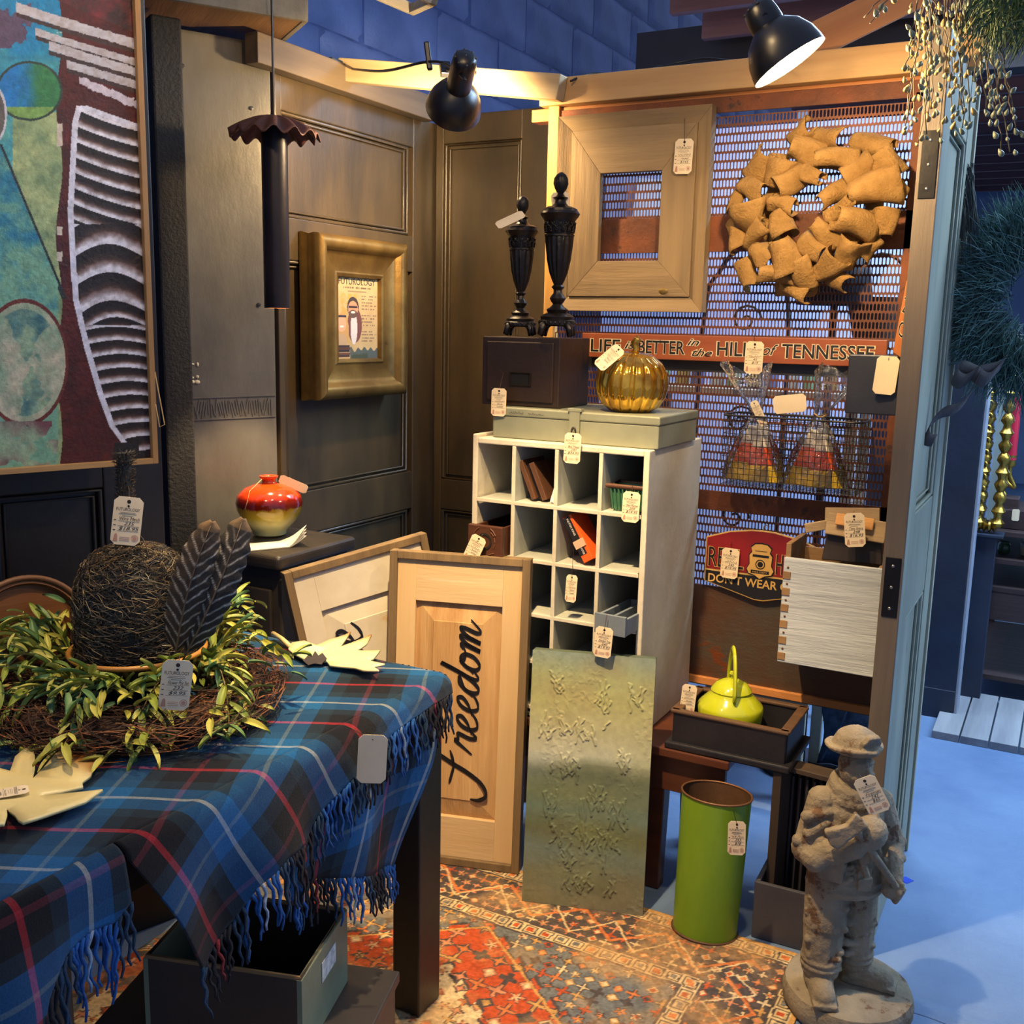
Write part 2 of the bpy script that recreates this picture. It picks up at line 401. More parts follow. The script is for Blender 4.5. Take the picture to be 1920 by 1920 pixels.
beam('cross_beam', ua+Vector((0, 0, .01)), ub+Vector((.01, 0, 0)), .045, .07, PINEP, 'weathered pine timber crossing the booth corner under the black clip lamp')
va = PX(515, 105, LX+.03); vb = PX(790, 200, LX+.03)
beam('door_head_board', (LX+.03, va.y-.1, (va.z+vb.z)/2-.0), (LX+.03, vb.y+.05, (va.z+vb.z)/2), .05, .085, GREYW, 'grey-brown head board on top of the black door with the gold frame')
lx = PY(1038, 400, MY).x
beam('side_stud', (lx, MY+.0, .35), (lx, MY+.0, 2.17), .035, .035, wood('yellow_pine', C(216, 170, 96), C(190, 140, 70), 'x'), 'yellow pine stud at the left edge of the rusty mesh screen')
wa = PD(1545, 68, 2.75); wb = PD(1720, -18, 2.75)
beam('roof_brace', wa-(wb-wa)*.35, wb+(wb-wa)*.5, .04, .09, wood('orange_pine', C(190, 128, 72), C(160, 100, 54), 'x'), 'orange pine brace slanting up behind the lit lamp')
ra = PD(1560, 62, 4.2)
beam('roof_purlin', ra+Vector((-1.2, .9, .16)), ra+Vector((1.6, .9, .16)), .12, .34, mat('dark_steel', C(46, 44, 50), C(34, 32, 38), 3, rough=.5), 'dark roof beam beyond the lit lamp')
# undersides of shelves at the very top
sa = PX(520, 32, -2.05)
bx_ = thing('top_box', 'underside of a brown wooden box high above the grey panel', 'box', (sa.x, sa.y, sa.z))
MB().box((-.30, -.17, .09), (.60, .50, .016)).build('bottom_board', wood('brown_ply', C(120, 88, 54), C(92, 66, 42), 'x'), bx_, loc=(0, 0, -.08), bevel=.002)
for s_, c_, d_ in (('side_board', (-.30, .08, .13), (.60, .016, .26)), ('side_board', (-.30, -.42, .13), (.60, .016, .26)), ('end_board', (.0, -.17, .13), (.016, .5, .26))):
    MB().box(c_, d_).build(s_, wood('grey_lath', C(118, 112, 98), C(92, 88, 78), 'x'), bx_, bevel=.002)
bx_.rotation_euler = (0, 0, R(-34))
sf = PX(700, 6, -1.9)
fr = thing('shallow_tray', 'whitewashed shallow wooden tray overhead at the booth top', 'tray', sf, (0, 0, R(30)))
for c_, d_ in (((0, -.11, .05), (.30, .02, .03)), ((0, .11, .05), (.30, .02, .03)), ((.14, 0, .05), (.02, .24, .03)), ((-.14, 0, .05), (.02, .24, .03))):
    MB().box(c_, d_).build('rail', wood('white_lath', C(168, 164, 150), C(120, 112, 98), 'x'), fr, bevel=.002)
fr.rotation_euler = (R(8), R(14), R(52))

# ---------------------------------------------------------------- rusty mesh screen
RUST = mat('rust', C(122, 66, 34), C(84, 48, 30), 7, rough=.62, metal=.35, bump=.3, bsc=50, wear=C(62, 42, 34), wsc=12, wlev=.58)
RUSTM = mat('rust_mesh', C(112, 62, 36), C(80, 46, 32), 9, rough=.6, metal=.3, bump=0)
SHEET = mat('rust_sheet', C(96, 58, 36), C(82, 78, 68), 2.6, (1, 1, 1.6), rough=.5, metal=.45, bump=.2, bsc=40, wear=C(120, 62, 30), wsc=5, wlev=.6)
scr = thing('mesh_screen', 'rusty slotted metal screen forming the booth back', 'screen', (0, MY, 0))
SX0, SX1 = lx+.018, PLX-.05
zt = PY(1339, 205, MY).z; zb = PY(1300, 1098, MY).z
cw, ch = .0094, .0235; t_ = .0022
vs = []; fs = []; nc = int((SX1-SX0)/cw); nr = int((zt-zb)/(ch/1))
hole = [(-.34, -.30), (0, -.42), (.34, -.30), (.34, .30), (0, .42), (-.34, .30)]
cell = [(-.5, -.5), (0, -.5), (.5, -.5), (.5, .5), (0, .5), (-.5, .5)]
for r_ in range(nr):
    off = (r_ % 2)*.5*cw
    for k in range(nc):
        cx = SX0+off+cw*(k+.5); cz = zb+ch*(r_+.5); o_ = len(vs)
        for (a, b_) in cell: vs.append((cx+a*cw, 0, cz+b_*ch))
        for (a, b_) in hole: vs.append((cx+a*cw, 0, cz+b_*ch))
        fs += [(o_+i, o_+(i+1) % 6, o_+6+(i+1) % 6, o_+6+i) for i in range(6)]
me = bpy.data.meshes.new('slotted_mesh'); me.from_pydata(vs, [], fs); me.materials.append(RUSTM)
tagp(link('slotted_mesh', me, scr, solid=.0018), kind='stuff')
def band(px, y0, y1, name, material=RUST, th=.006, front=-.004, xa=None, xb=None):
    za = PY(px, y0, MY).z; zc = PY(px, y1, MY).z; xa = SX0-.02 if xa is None else xa; xb = SX1+.03 if xb is None else xb
    return MB().box(((xa+xb)/2, front-th/2, (za+zc)/2), (xb-xa, th, abs(za-zc))).build(name, material, scr, bevel=.001)
band(1339, 184, 214, 'top_band'); band(1400, 404, 472, 'cross_band'); band(1400, 925, 962, 'cross_band')
band(1430, 676, 702, 'dark_band', mat('dark_iron', C(44, 40, 40), rough=.5), front=.004)
band(1300, 1092, 1278, 'lower_sheet', SHEET, .008)
xa = PY(1290, 1260, MY).x
MB().box(((SX0+SX1)/2, -.010, PY(1400, 1286, MY).z), (SX1-SX0+.03, .03, .022)).build('bottom_rail', wood('orange_pine', C(190, 128, 72), C(160, 100, 54), 'x'), scr, bevel=.002)
MB().box((SX1-.03, -.006, (zb+zt)/2), (.02, .008, zt-zb)).build('edge_bar', RUST, scr, bevel=.001)

# ---------------------------------------------------------------- aisle side: pale green door leaf on edge
GRN = mat('sage_door_paint', C(150, 150, 128), C(124, 124, 104), 4, (1, 1, .3), rough=.55, bump=.3, bsc=30, wear=C(98, 86, 66), wsc=9, wlev=.63)
DWOOD = wood('dark_edge', C(104, 92, 78), C(74, 66, 58), 'z', 7, .55, .3)
PY0, PY1 = 2.46, 3.06
dr = panel_door('door_4', (-.31, PY0, 0), R(90), PY1-PY0, 2.14, (.13, .12), [(.13, .48, 1.08, 1.98), (.13, .48, .10, .82)], GRN, t=.04)
dr['label'] = 'weathered sage green panelled door leaf standing beside the aisle'
MB().box((-.006, .021, 1.07), (.011, .046, 2.14)).build('door_edge', DWOOD, dr, bevel=.002)
for zz in (.93, 1.86, .35):
    hg = MB().box((-.0125, .02, zz), (.003, .034, .14)).build('hinge_leaf', mat('black_iron', C(22, 21, 22), rough=.45, metal=.6), dr, bevel=.001)
    k = MB()
    for dz in (-.05, 0, .05): k.ell((-.014, .02, zz+dz), (.002, .004, .004), 8)
    k.build('hinge_screw', mat('steel', C(160, 158, 150), rough=.3, metal=.9), hg, smooth=60)
MB().box((PY1-PY0+.012, .03, 1.07), (.024, .075, 2.14)).build('jamb', wood('pale_jamb', C(176, 172, 150), C(150, 144, 120), 'z'), dr, bevel=.003)
# blue masking tape on the floor
TP = mat('blue_tape', C(30, 70, 190), C(24, 58, 170), 20, rough=.5, bump=0)
for i, (px, py, w, rz, lb) in enumerate(((1776, 1347, .075, 12, 'strip of blue masking tape on the floor against the dark partition'), (1775, 1368, .09, 8, 'longer strip of blue masking tape a hand before the dark partition'), (1699, 1650, .03, 60, 'small square of blue masking tape beside the sage door'))):
    p = PZ(px, py, .0007)
    tagp(MB().box((0, 0, 0), (w, .028, .0008)).build('masking_tape', TP, loc=p, rot=(0, 0, R(rz))), lb, 'tape')
# ================================================================ price tags
PAPER = mat('tag_paper', C(232, 214, 180), C(222, 200, 162), 9, rough=.8, bump=0)
INK = mat('ink', C(44, 36, 34), sc=3, rough=.8, bump=0); REDINK = mat('red_ink', C(196, 150, 124), C(176, 128, 106), 9, rough=.8, bump=0)
TWINE = mat('dark_twine', C(64, 42, 28), C(48, 32, 22), 40, rough=.9, bump=0)
TW, TH = .050, .088
def tag_outline(w, h, c=.008): return [(-w/2+c, 0), (w/2-c, 0), (w/2, -c), (w/2, -h+c), (w/2-c, -h), (-w/2+c, -h), (-w/2, -h+c), (-w/2, -c)]
TAGM = {}
def tag_meshes():
    q = MB(); q.prism(tag_outline(TW, TH), 0, .0009); TAGM['card'] = q.mesh('card', PAPER)
    q = MB(); put_text(q, 'FUTUROLOGY', .0085, 0, -.0255, -.0003, width=.040)
    for z, w in ((-.0285, .026), (-.031, .030), (-.0345, .018)): q.box((0, -.0003, z), (w, .0002, .0005))
    for z in (-.044, -.053, -.062): q.box((.003, -.0003, z), (.036, .0002, .0004)); q.box((-.0205, -.0003, z+.001), (.004, .0002, .0012))
    q.lathe([(.0035, -.0004), (.0035, .0003)], 10, Matrix.Translation((0, 0, -.0085)) @ Matrix.Rotation(R(90), 4, 'X'))
    for a in range(5): q.box((0, -.0003, -.0165), (.0042, .0002, .0008), (0, R(36*a), 0))
    TAGM['print'] = q.mesh('print', INK)
    q = MB()
    for r0, r1 in ((.0062, .0050), (.0036, .0)):
        n = 20; vs = [(.0155+r*math.cos(2*PI*k/n), -.0003, -.0745+r*math.sin(2*PI*k/n)) for r in (r0, r1) for k in range(n)]
        q.add(vs, [(k, (k+1) % n, n+(k+1) % n, n+k) for k in range(n)])
    q.prism([(-.021, -.082), (-.019, -.070), (-.016, -.067), (-.014, -.071), (-.013, -.082)], -.0003, -.0001)
    for z in (-.0735, -.0765, -.0795): q.box((-.0015, -.0003, z), (.017, .0002, .0008))
    TAGM['stamp'] = q.mesh('stamp', REDINK)
def scribble(mb, x0, x1, z, h, seed, th=.0006):
    r_ = random.Random(seed); n = 26; pts = []
    for k in range(n): pts.append((x0+(x1-x0)*k/(n-1)+r_.uniform(-.0008, .0008), z+h*(.5+.5*math.sin(k*1.9+r_.uniform(-.6, .6)))*r_.uniform(.35, 1)))
    for a, b_ in zip(pts, pts[1:]):
        dx, dz = b_[0]-a[0], b_[1]-a[1]; l = math.hypot(dx, dz) or 1; ox, oz = -dz/l*th/2, dx/l*th/2
        mb.add([(a[0]-ox, -.0004, a[1]-oz), (b_[0]-ox, -.0004, b_[1]-oz), (b_[0]+ox, -.0004, b_[1]+oz), (a[0]+ox, -.0004, a[1]+oz)], [(0, 1, 2, 3)])
tag_meshes(); _tn = [0]
def tag(label, top, rz=28, roll=0, pitch=0, lines=None, blank=False, string=None, s=1.0, w=1.0):
    """price tag hanging by its top centre; local -y is the printed face"""
    _tn[0] += 1
    M = Euler((R(pitch), 0, R(rz))).to_matrix() @ Matrix.Rotation(R(roll), 3, 'Y')
    t = thing('price_tag', label, 'price tag', top, tuple(M.to_euler()), 'paper price tags on twine')
    t.scale = (s*w, s, s)
    link('card', TAGM['card'], t)
    if not blank:
        link('print', TAGM['print'], t); link('stamp', TAGM['stamp'], t)
        q = MB(); lines = lines or (None, None, None)
        for k, tx in enumerate(lines):
            zc = (-.0425, -.0515, -.0605)[k]
            if tx: put_text(q, tx, .0088, .004, zc, -.0004, width=min(.034, .0058*len(tx)), shear=.3)
            elif k == 0: scribble(q, -.014, .020, zc, .006, _tn[0])
            else: scribble(q, -.006, .014, zc, .006, _tn[0]*7+k)
        q.build('handwriting', INK, t)
    if string:
        Mi = (Matrix.Translation(top) @ M.to_4x4() @ Matrix.Diagonal((s*w, s, s, 1))).inverted()
        pts = [Vector((0, -.001, -.0085))]+[Mi @ Vector(p) for p in string]
        mid = []
        for a, b_ in zip(pts, pts[1:]):
            for k in range(5): mid.append(a.lerp(b_, k/5))
        mid.append(pts[-1])
        MB().tube(mid, .0008, 5).build('string', TWINE, t, smooth=179)
    return t

# ================================================================ cubby-hole cabinet on the low table
CR = (142, 62, 28)
BROWN = wood('brown_table_wood', C(92, 50, 30), C(66, 36, 24), 'x', 6, .4, .12)
TZ = .43
tab = thing('low_table', 'reddish brown low wooden table under the white cubby cabinet', 'table', (0, 0, 0))
TX0, TX1, TY0, TY1 = -1.49, PZ(1392, 1400, TZ).x, 2.43, 2.84
MB().box(((TX0+TX1)/2, (TY0+TY1)/2, TZ-.0125), (TX1-TX0, TY1-TY0, .025)).build('table_top', BROWN, tab, bevel=.004)
MB().box(((TX0+TX1)/2, TY0+.035, TZ-.075), (TX1-TX0-.03, .022, .10)).build('apron', BROWN, tab, bevel=.002)
MB().box(((TX0+TX1)/2, TY1-.035, TZ-.075), (TX1-TX0-.03, .022, .10)).build('apron', BROWN, tab, bevel=.002)
lgx = PZ(1236, 1645, 0).x
for x in (TX0+.06, lgx):
    for y in (2.50, TY1-.06): MB().hexa([(x-.02, y-.02, 0), (x+.02, y-.02, 0), (x+.02, y+.02, 0), (x-.02, y+.02, 0), (x-.028, y-.028, TZ-.025), (x+.028, y-.028, TZ-.025), (x+.028, y+.028, TZ-.025), (x-.028, y+.028, TZ-.025)]).build('leg', BROWN, tab, bevel=.003)
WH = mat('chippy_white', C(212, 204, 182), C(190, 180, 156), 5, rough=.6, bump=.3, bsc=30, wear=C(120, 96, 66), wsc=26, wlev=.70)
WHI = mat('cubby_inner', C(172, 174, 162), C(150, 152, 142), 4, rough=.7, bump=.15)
CX0, CX1, CY0, CY1, CZ0, CZ1 = -1.445, -.928, 2.437, 2.846, TZ+.001, 1.20
cab = thing('cubby_cabinet', 'chippy white wooden cubby hole cabinet on a low table', 'cabinet', (0, 0, 0))
th = .016
MB().box((CX0+th/2, (CY0+CY1)/2, (CZ0+CZ1)/2+.004), (th, CY1-CY0, CZ1-CZ0+.01)).build('side_panel', WH, cab, bevel=.003)
MB().box((CX1-th/2, (CY0+CY1)/2, (CZ0+CZ1)/2), (th, CY1-CY0, CZ1-CZ0)).build('side_panel', WH, cab, bevel=.003)
MB().box(((CX0+CX1)/2, (CY0+CY1)/2, CZ1-th/2), (CX1-CX0-2*th, CY1-CY0, th)).build('top_board', WH, cab, bevel=.003)
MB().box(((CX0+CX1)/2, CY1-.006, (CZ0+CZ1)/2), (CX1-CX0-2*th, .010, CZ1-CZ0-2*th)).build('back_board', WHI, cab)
divx = [PY(p, 900, CY0).x for p in (963, 1043, 1126)]
shz = [PY(925, 939, CY0).z, PY(1005, 1053, CY0).z, PY(1088, 1168, CY0).z]
shz += [shz[2]-.132, shz[2]-.264]
shz = [z for z in shz if z > CZ0+.03]
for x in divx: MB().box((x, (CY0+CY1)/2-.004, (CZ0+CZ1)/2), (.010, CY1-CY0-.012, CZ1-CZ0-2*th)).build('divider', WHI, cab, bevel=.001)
cols = [CX0+th]+divx+[CX1-th]
for z in shz+[CZ0+.008]:
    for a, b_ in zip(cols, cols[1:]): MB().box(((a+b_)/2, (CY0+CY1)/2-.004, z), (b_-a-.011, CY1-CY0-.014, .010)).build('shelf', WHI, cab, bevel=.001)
q = MB()
for x in cols[1:-1]: q.box((x, CY0-.0005, (CZ0+CZ1)/2), (.011, .003, CZ1-CZ0-2*th))
for z in shz: q.box(((CX0+CX1)/2, CY0-.0008, z), (CX1-CX0-2*th, .003, .011))
q.build('front_edging', WH, cab, bevel=.0015)
SZ = [CZ0+.013]+[z+.005 for z in sorted(shz)]   # shelf tops from below; SZ[-1] is the top row floor
# --- contents
bk = wood('book_wood', C(96, 62, 40), C(70, 44, 30), 'z', 14, .55)
def prop_box(name, c, d, rot, material, label, cat, group=None): return tagp(MB().box((0, 0, d[2]/2), d).build(name, material, loc=c, rot=rot, bevel=.002), label, cat, group)
xc = (cols[1]+cols[2])/2
prop_box('wooden_book', (cols[1]+.050, CY0+.09, SZ[-1]+.006), (.014, .13, .112), (0, R(-24), 0), bk, 'outer thin brown wooden block leaning in the top row of the cubby cabinet', 'block')
prop_box('dark_booklet', (cols[1]+.064, CY0+.10, SZ[-1]+.006), (.009, .12, .104), (0, R(-24), 0), mat('black_card', C(24, 24, 28), rough=.5), 'black slab leaning between two brown blocks in a cubby', 'block')
prop_box('wooden_block', (cols[1]+.080, CY0+.095, SZ[-1]+.006), (.016, .13, .108), (0, R(-24), 0), bk, 'inner brown wooden block leaning right of the black slab', 'block')
prop_box('white_card', (cols[2]-.018, CY0+.03, SZ[-1]+.002), (.026, .0015, .045), (R(-18), R(14), R(20)), mat('white_card', C(226, 222, 210), rough=.7, bump=0), 'small white card standing beside the brown blocks in a cubby', 'card')
# green planter, top right cubby
pl = thing('planter', 'small green glazed planter with brown rim in the cubby cabinet', 'planter', ((cols[3]+cols[4])/2+.010, CY0+.055, SZ[-1]))
GP = mat('green_glaze', C(70, 116, 84), C(48, 88, 66), 9, rough=.25, bump=.05); BR_ = mat('rim_brown', C(92, 60, 42), C(64, 44, 34), 9, rough=.35)
rr = lambda s_, z: [(-.052*s_, -.04*s_, z), (.052*s_, -.04*s_, z), (.052*s_, .04*s_, z), (-.052*s_, .04*s_, z)]
q = MB(); lv = [(.70, 0), (.80, .02), (.9, .05), (1.0, .066)]
vs = [p for s_, z in lv for p in rr(s_, z)]+[p for s_, z in ((.94, .066), (.7, .012)) for p in rr(s_, z)]
q.add(vs, [(3, 2, 1, 0)]+[(4*i+k, 4*i+(k+1) % 4, 4*i+4+(k+1) % 4, 4*i+4+k) for i in range(5) for k in range(4)]+[(20, 21, 22, 23)])
q.build('bowl', GP, pl, bevel=.006, smooth=50)
q = MB(); q.tube([Vector(p) for p in rr(1.04, .067)], .006, 8, closed=True); q.build('rim', BR_, pl, smooth=60)
q = MB()
for k in range(9): q.tube([(-.040+.010*k, -.030-.001, .006), (-.044+.011*k, -.041, .062)], .003, 5)
q.build('ribbing', GP, pl, smooth=60)
# brown drawer, second row left
DB = wood('drawer_brown', C(86, 50, 32), C(58, 34, 24), 'x', 7, .45)
zr = SZ[-2]; dw = cols[1]-cols[0]-.020; dx = (cols[0]+cols[1])/2-.004
dwr = thing('small_drawer', 'carved brown drawer with a round pull hole poking out of the cubby', 'drawer', (dx, CY0-.045, zr))
dh = .086
MB().box((0, .008, dh/2), (dw+.014, .016, dh)).build('front_board', DB, dwr, bevel=.003)
for s_ in (-1, 1): MB().box((s_*(dw/2-.004), .15, dh/2-.002), (.008, .27, dh-.006)).build('side_board', DB, dwr)
MB().box((0, .282, dh/2-.002), (dw-.018, .008, dh-.006)).build('back_board', DB, dwr)
MB().box((0, .15, .004), (dw-.018, .26, .006)).build('bottom_board', DB, dwr)
q = MB(); q.lathe([(.0, -.002), (.021, -.002), (.023, .001), (.017, .001)], 24, Matrix.Translation((0, -.001, dh*.50)) @ Matrix.Rotation(R(90), 4, 'X'), cap=False); q.build('pull_hole', mat('hole_black', C(12, 10, 9), rough=.9, bump=0), dwr, smooth=40)
q = MB()
for a in range(0, 360, 30):
    if a in (60, 90, 120, 240, 270, 300): continue
    q.tube([(.032*math.cos(R(a+k*6)), -.001, dh*.5+.032*math.sin(R(a+k*6))) for k in range(5)], .0016, 5)
for s_ in (-1, 1): q.tube([(s_*.018, -.001, dh*.5+.036), (s_*.026, -.001, dh*.5+.03), (s_*.034, -.001, dh*.5+.018)], .0018, 5); q.tube([(s_*.014, -.001, dh*.5-.036), (s_*.03, -.001, dh*.5-.03)], .0016, 5)
q.build('carving', wood('carve', C(110, 70, 46), C(84, 50, 34), 'x'), dwr, smooth=60)
# orange carton, tilted
oc = thing('orange_carton', 'orange and black printed carton tilted in a cubby', 'carton', (cols[3]-.030, CY0+.006, SZ[-2]+.014), (0, R(-32), R(-3)))
ORG = mat('orange_card', C(222, 92, 30), C(206, 80, 26), 6, rough=.5, bump=0)
ob = MB().box((0, .045, .066), (.030, .085, .132)).build('carton', ORG, oc, bevel=.001)
MB().box((-.004, .0021, .076), (.0225, .0008, .110)).build('black_band', mat('black_card', C(24, 24, 28)), oc)
MB().box((.0, .0006, .052), (.034, .0012, .022)).build('clear_tape', mat('tape_film', C(206, 170, 140), rough=.2, bump=0), oc)
q = MB(); Mt = Matrix.Rotation(R(90), 4, 'Y')
put_text(q, 'FULTON', .0085, 0, 0, 0, Matrix.Translation((-.004, .0012, .112)) @ Mt @ Matrix.Identity(4), width=.026)
put_text(q, 'KING', .0085, 0, 0, 0, Matrix.Translation((-.004, .0012, .086)) @ Mt, width=.018)
put_text(q, 'OYSTER', .0085, 0, 0, 0, Matrix.Translation((-.004, .0012, .032)) @ Mt, width=.022)
q.build('lettering', mat('white_print', C(236, 232, 226), rough=.6, bump=0), oc)
# grey divided tray, third row right, poking out
gt = thing('divided_tray', 'grey painted divided wooden tray poking out of the cubby cabinet', 'tray', (PY(1147, 1180, CY0-.06).x, CY0-.075, SZ[-3]), (0, 0, R(-4)))
GRY = mat('grey_tray_paint', C(112, 122, 132), C(92, 102, 112), 6, rough=.6)
MB().box((0, .005, .026), (.088, .010, .052)).build('front_board', GRY, gt, bevel=.001)
for x in (-.040, 0, .040): MB().box((x, .105, .024), (.008, .19, .044)).build('partition', GRY, gt, bevel=.001)
MB().box((0, .2, .024), (.088, .008, .044)).build('back_board', GRY, gt); MB().box((0, .105, .003), (.076, .19, .005)).build('bottom_board', GRY, gt)

# ================================================================ things on top of the cabinet
BZ = CZ1+.001; BY = CY0+.03
gx0 = PY(921, 800, BY).x; gx1 = PY(1237, 800, BY).x; gzt = PY(1080, 772, BY).z
GB = mat('grey_green_tin', C(150, 152, 128), C(132, 134, 112), 5, rough=.45, bump=.12, metal=.2, wear=C(98, 92, 74), wsc=22, wlev=.74)
gb = thing('metal_cash_box', 'grey green metal box with a hasp on the cubby cabinet', 'box', ((gx0+gx1)/2, BY, BZ))
gw_ = gx1-gx0; gh = gzt-BZ; gd = .30
MB().box((0, gd/2, gh*.36), (gw_-.006, gd-.006, gh*.72)).build('body', GB, gb, bevel=.003)
MB().box((0, gd/2, gh*.86), (gw_, gd, gh*.28)).build('lid', GB, gb, bevel=.004)
hx = PY(1078, 790, BY).x-(gx0+gx1)/2
ha = MB().box((hx, -.003, gh*.60), (.030, .004, gh*.86)).build('hasp', GB, gb, bevel=.001)
q = MB(); q.tube([(hx+.0, -.007, gh*.32+.012*math.sin(a)) if False else (hx+.006*math.cos(a), -.007, gh*.36+.013*math.sin(a)) for a in [2*PI*k/14 for k in range(14)]], .002, 6, closed=True); q.build('staple', mat('steel_dark', C(92, 92, 88), rough=.3, metal=.8), ha, smooth=60)
MB().box((hx, .004, gh+.004), (.040, .02, .008)).build('hasp_hinge', GB, ha, bevel=.001)
q = MB(); scribble(q, -gw_/2+.055, -gw_/2+.10, gh*.80, .008, 3, .001); scribble(q, -gw_/2+.115, -gw_/2+.16, gh*.80, .008, 4, .001)
q.build('pencil_writing', mat('pencil', C(84, 82, 70), rough=.8, bump=0), gb, loc=(0, -.0006, 0))
# dark file box
FY = BY+.05; FZ = gzt+.001
fx0 = PY(904, 700, FY).x; fx1 = PY(1049, 700, FY).x; fzt = PY(975, 632, FY).z; fd = min(.20, PX(1104, 700, fx1).y-FY)
FB = mat('dark_file_box', C(62, 44, 32), C(40, 32, 28), 3, rough=.42, metal=.2, bump=.2, bsc=14, wear=C(22, 24, 32), wsc=4, wlev=.56)
fb_ = thing('file_box', 'dark brown metal card file box under the black urns', 'box', ((fx0+fx1)/2, FY, FZ)); fw_ = fx1-fx0; fh = fzt-FZ
MB().box((0, fd/2, fh/2), (fw_, fd, fh)).build('body', FB, fb_, bevel=.003)
MB().box((0, -.003, fh*.5), (fw_*.86, .006, fh*.86)).build('drawer_front', FB, fb_, bevel=.003)
lh = MB(); lx_, lz_ = fw_*.02, fh*.40
for c_, d_ in (((0, .017), (.066, .004)), ((0, -.017), (.066, .004)), ((-.031, 0), (.004, .034)), ((.031, 0), (.004, .034))): lh.box((lx_+c_[0], -.008, lz_+c_[1]), (d_[0], .004, d_[1]))
lh.build('label_holder', mat('bronze_dark', C(70, 58, 44), rough=.35, metal=.8), fb_, bevel=.001)
MB().box((lx_, -.0065, lz_), (.058, .001, .030)).build('label_card', mat('hole_black', C(12, 10, 9)), fb_)
# urn lamps / finials
URN = mat('black_bronze', C(34, 28, 24), C(24, 20, 18), 12, rough=.28, metal=.5, bump=.25, bsc=60, spec=.6)
def urn(loc, H, label):
    u = thing('urn', label, 'urn', loc, (0, 0, R(20)), None)
    k = H/.43
    P_ = lambda L: [(r_*k, z*k) for r_, z in L]
    for a in range(4):
        q = MB(); c_, s_ = math.cos(R(45+90*a)), math.sin(R(45+90*a))
        q.tube([(.030*k*c_, .030*k*s_, .040*k), (.050*k*c_, .050*k*s_, .030*k), (.056*k*c_, .056*k*s_, .008*k), (.048*k*c_, .048*k*s_, .006*k)], [.010*k, .011*k, .009*k, .005*k], 8)
        q.build('claw_foot', URN, u, smooth=179)
    q = MB(); q.lathe(P_([(.046, .030), (.050, .034), (.050, .044), (.044, .048), (.046, .055), (.036, .062), (.026, .066), (.030, .074), (.018, .082), (.012, .090)]), 32); q.build('base', URN, u, smooth=35)
    q = MB()
    for a in range(24): q.ell((.047*k*math.cos(R(15*a)), .047*k*math.sin(R(15*a)), .039*k), (.005*k, .005*k, .006*k), 6)
    q.build('base_beading', URN, u, smooth=179)
    q = MB(); q.lathe(P_([(.012, .088), (.018, .096), (.022, .104), (.017, .112), (.012, .118), (.011, .126), (.018, .134), (.012, .140)]), 24); q.build('stem', URN, u, smooth=40)
    q = MB(); q.lathe(P_([(.010, .138), (.016, .150), (.024, .172), (.031, .205), (.035, .240), (.037, .262), (.037, .268)]), 64, mod=lambda t, a: 1+.045*math.cos(16*a)*(0 if t > .97 else 1)); q.build('fluted_body', URN, u, smooth=50)
    q = MB(); q.lathe(P_([(.037, .264), (.040, .266), (.040, .271), (.036, .273), (.038, .285), (.040, .300), (.042, .308), (.050, .318), (.053, .324), (.050, .330), (.034, .333)]), 36); nk = q.build('neck', URN, u, smooth=35)
    q = MB()
    for a in range(14):
        for j in range(2):
            b_ = R(a*360/14+j*12.8); pts = [((.0385+.001*t)*k*math.cos(b_+(1-2*j)*.22*math.sin(t*1.3)), (.0385+.001*t)*k*math.sin(b_+(1-2*j)*.22*math.sin(t*1.3)), (.276+.0065*t)*k) for t in range(5)]
            q.tube(pts, .0024*k, 5)
    q.build('scrollwork', URN, nk, smooth=179)
    q = MB(); q.lathe(P_([(.046, .330), (.044, .337), (.034, .342), (.022, .345), (.016, .352), (.014, .360), (.021, .366), (.012, .370), (.009, .375)]), 32, mod=lambda t, a: 1+(.03*math.cos(14*a) if t < .4 else 0)); q.build('lid', URN, u, smooth=40)
    q = MB(); q.lathe(P_([(.006, .372), (.010, .380), (.016, .390), (.0195, .402), (.018, .415), (.012, .425), (.004, .431)]), 40, mod=lambda t, a: 1+.06*math.cos(10*a+6*t)); q.build('finial', URN, u, smooth=60)
    return u
u1 = PZ(1046, 622, fzt); u1 = Vector((PY(1044, 620, FY+.055).x, FY+.055, fzt+.001))
H1 = PY(1046, 325, FY+.055).z-fzt
urn(u1, H1, 'taller black bronze urn with fluted body on the file box')
u2 = Vector((PY(975, 620, FY+.065).x, FY+.065, fzt+.001)); H2 = PY(987, 368, FY+.065).z-fzt
urn(u2, H2, 'shorter black bronze urn with fluted body on the file box')
# gold glass pumpkin
m, nt, b = newmat('gold_glass'); b.inputs['Base Color'].default_value = C(196, 140, 26); b.inputs['Metallic'].default_value = .82; b.inputs['Roughness'].default_value = .10; b.inputs['Coat Weight'].default_value = .6
v = coord(nt); n1 = noisen(nt, v, 14, 3); nt.links.new(ramp(nt, n1, [(.35, C(160, 108, 14)), (.65, C(224, 178, 60))]), b.inputs['Base Color'])
GOLD = m
pr = .096; pyy = BY+.11
pc_ = PY(1182, 712, pyy)
pk = thing('glass_pumpkin', 'ribbed gold mercury glass pumpkin on the metal box', 'pumpkin', (pc_.x, pyy, FZ), (R(2), R(4), 0))
prof = [(.030, .0), (.055, .002), (.078, .018), (.093, .045), (.098, .075), (.093, .105), (.076, .132), (.050, .150), (.024, .156), (.012, .152)]
q = MB(); fine = []
for i in range(len(prof)-1):
    for j in range(3): t = j/3; fine.append((prof[i][0]*(1-t)+prof[i+1][0]*t, prof[i][1]*(1-t)+prof[i+1][1]*t))
fine.append(prof[-1])
q.lathe(fine, 128, mod=lambda t, a: 1-.13*(1-abs(math.sin(8*a)))**2.6*math.sin(PI*min(1, .1+t*.95))); q.build('body', GOLD, pk, smooth=179)
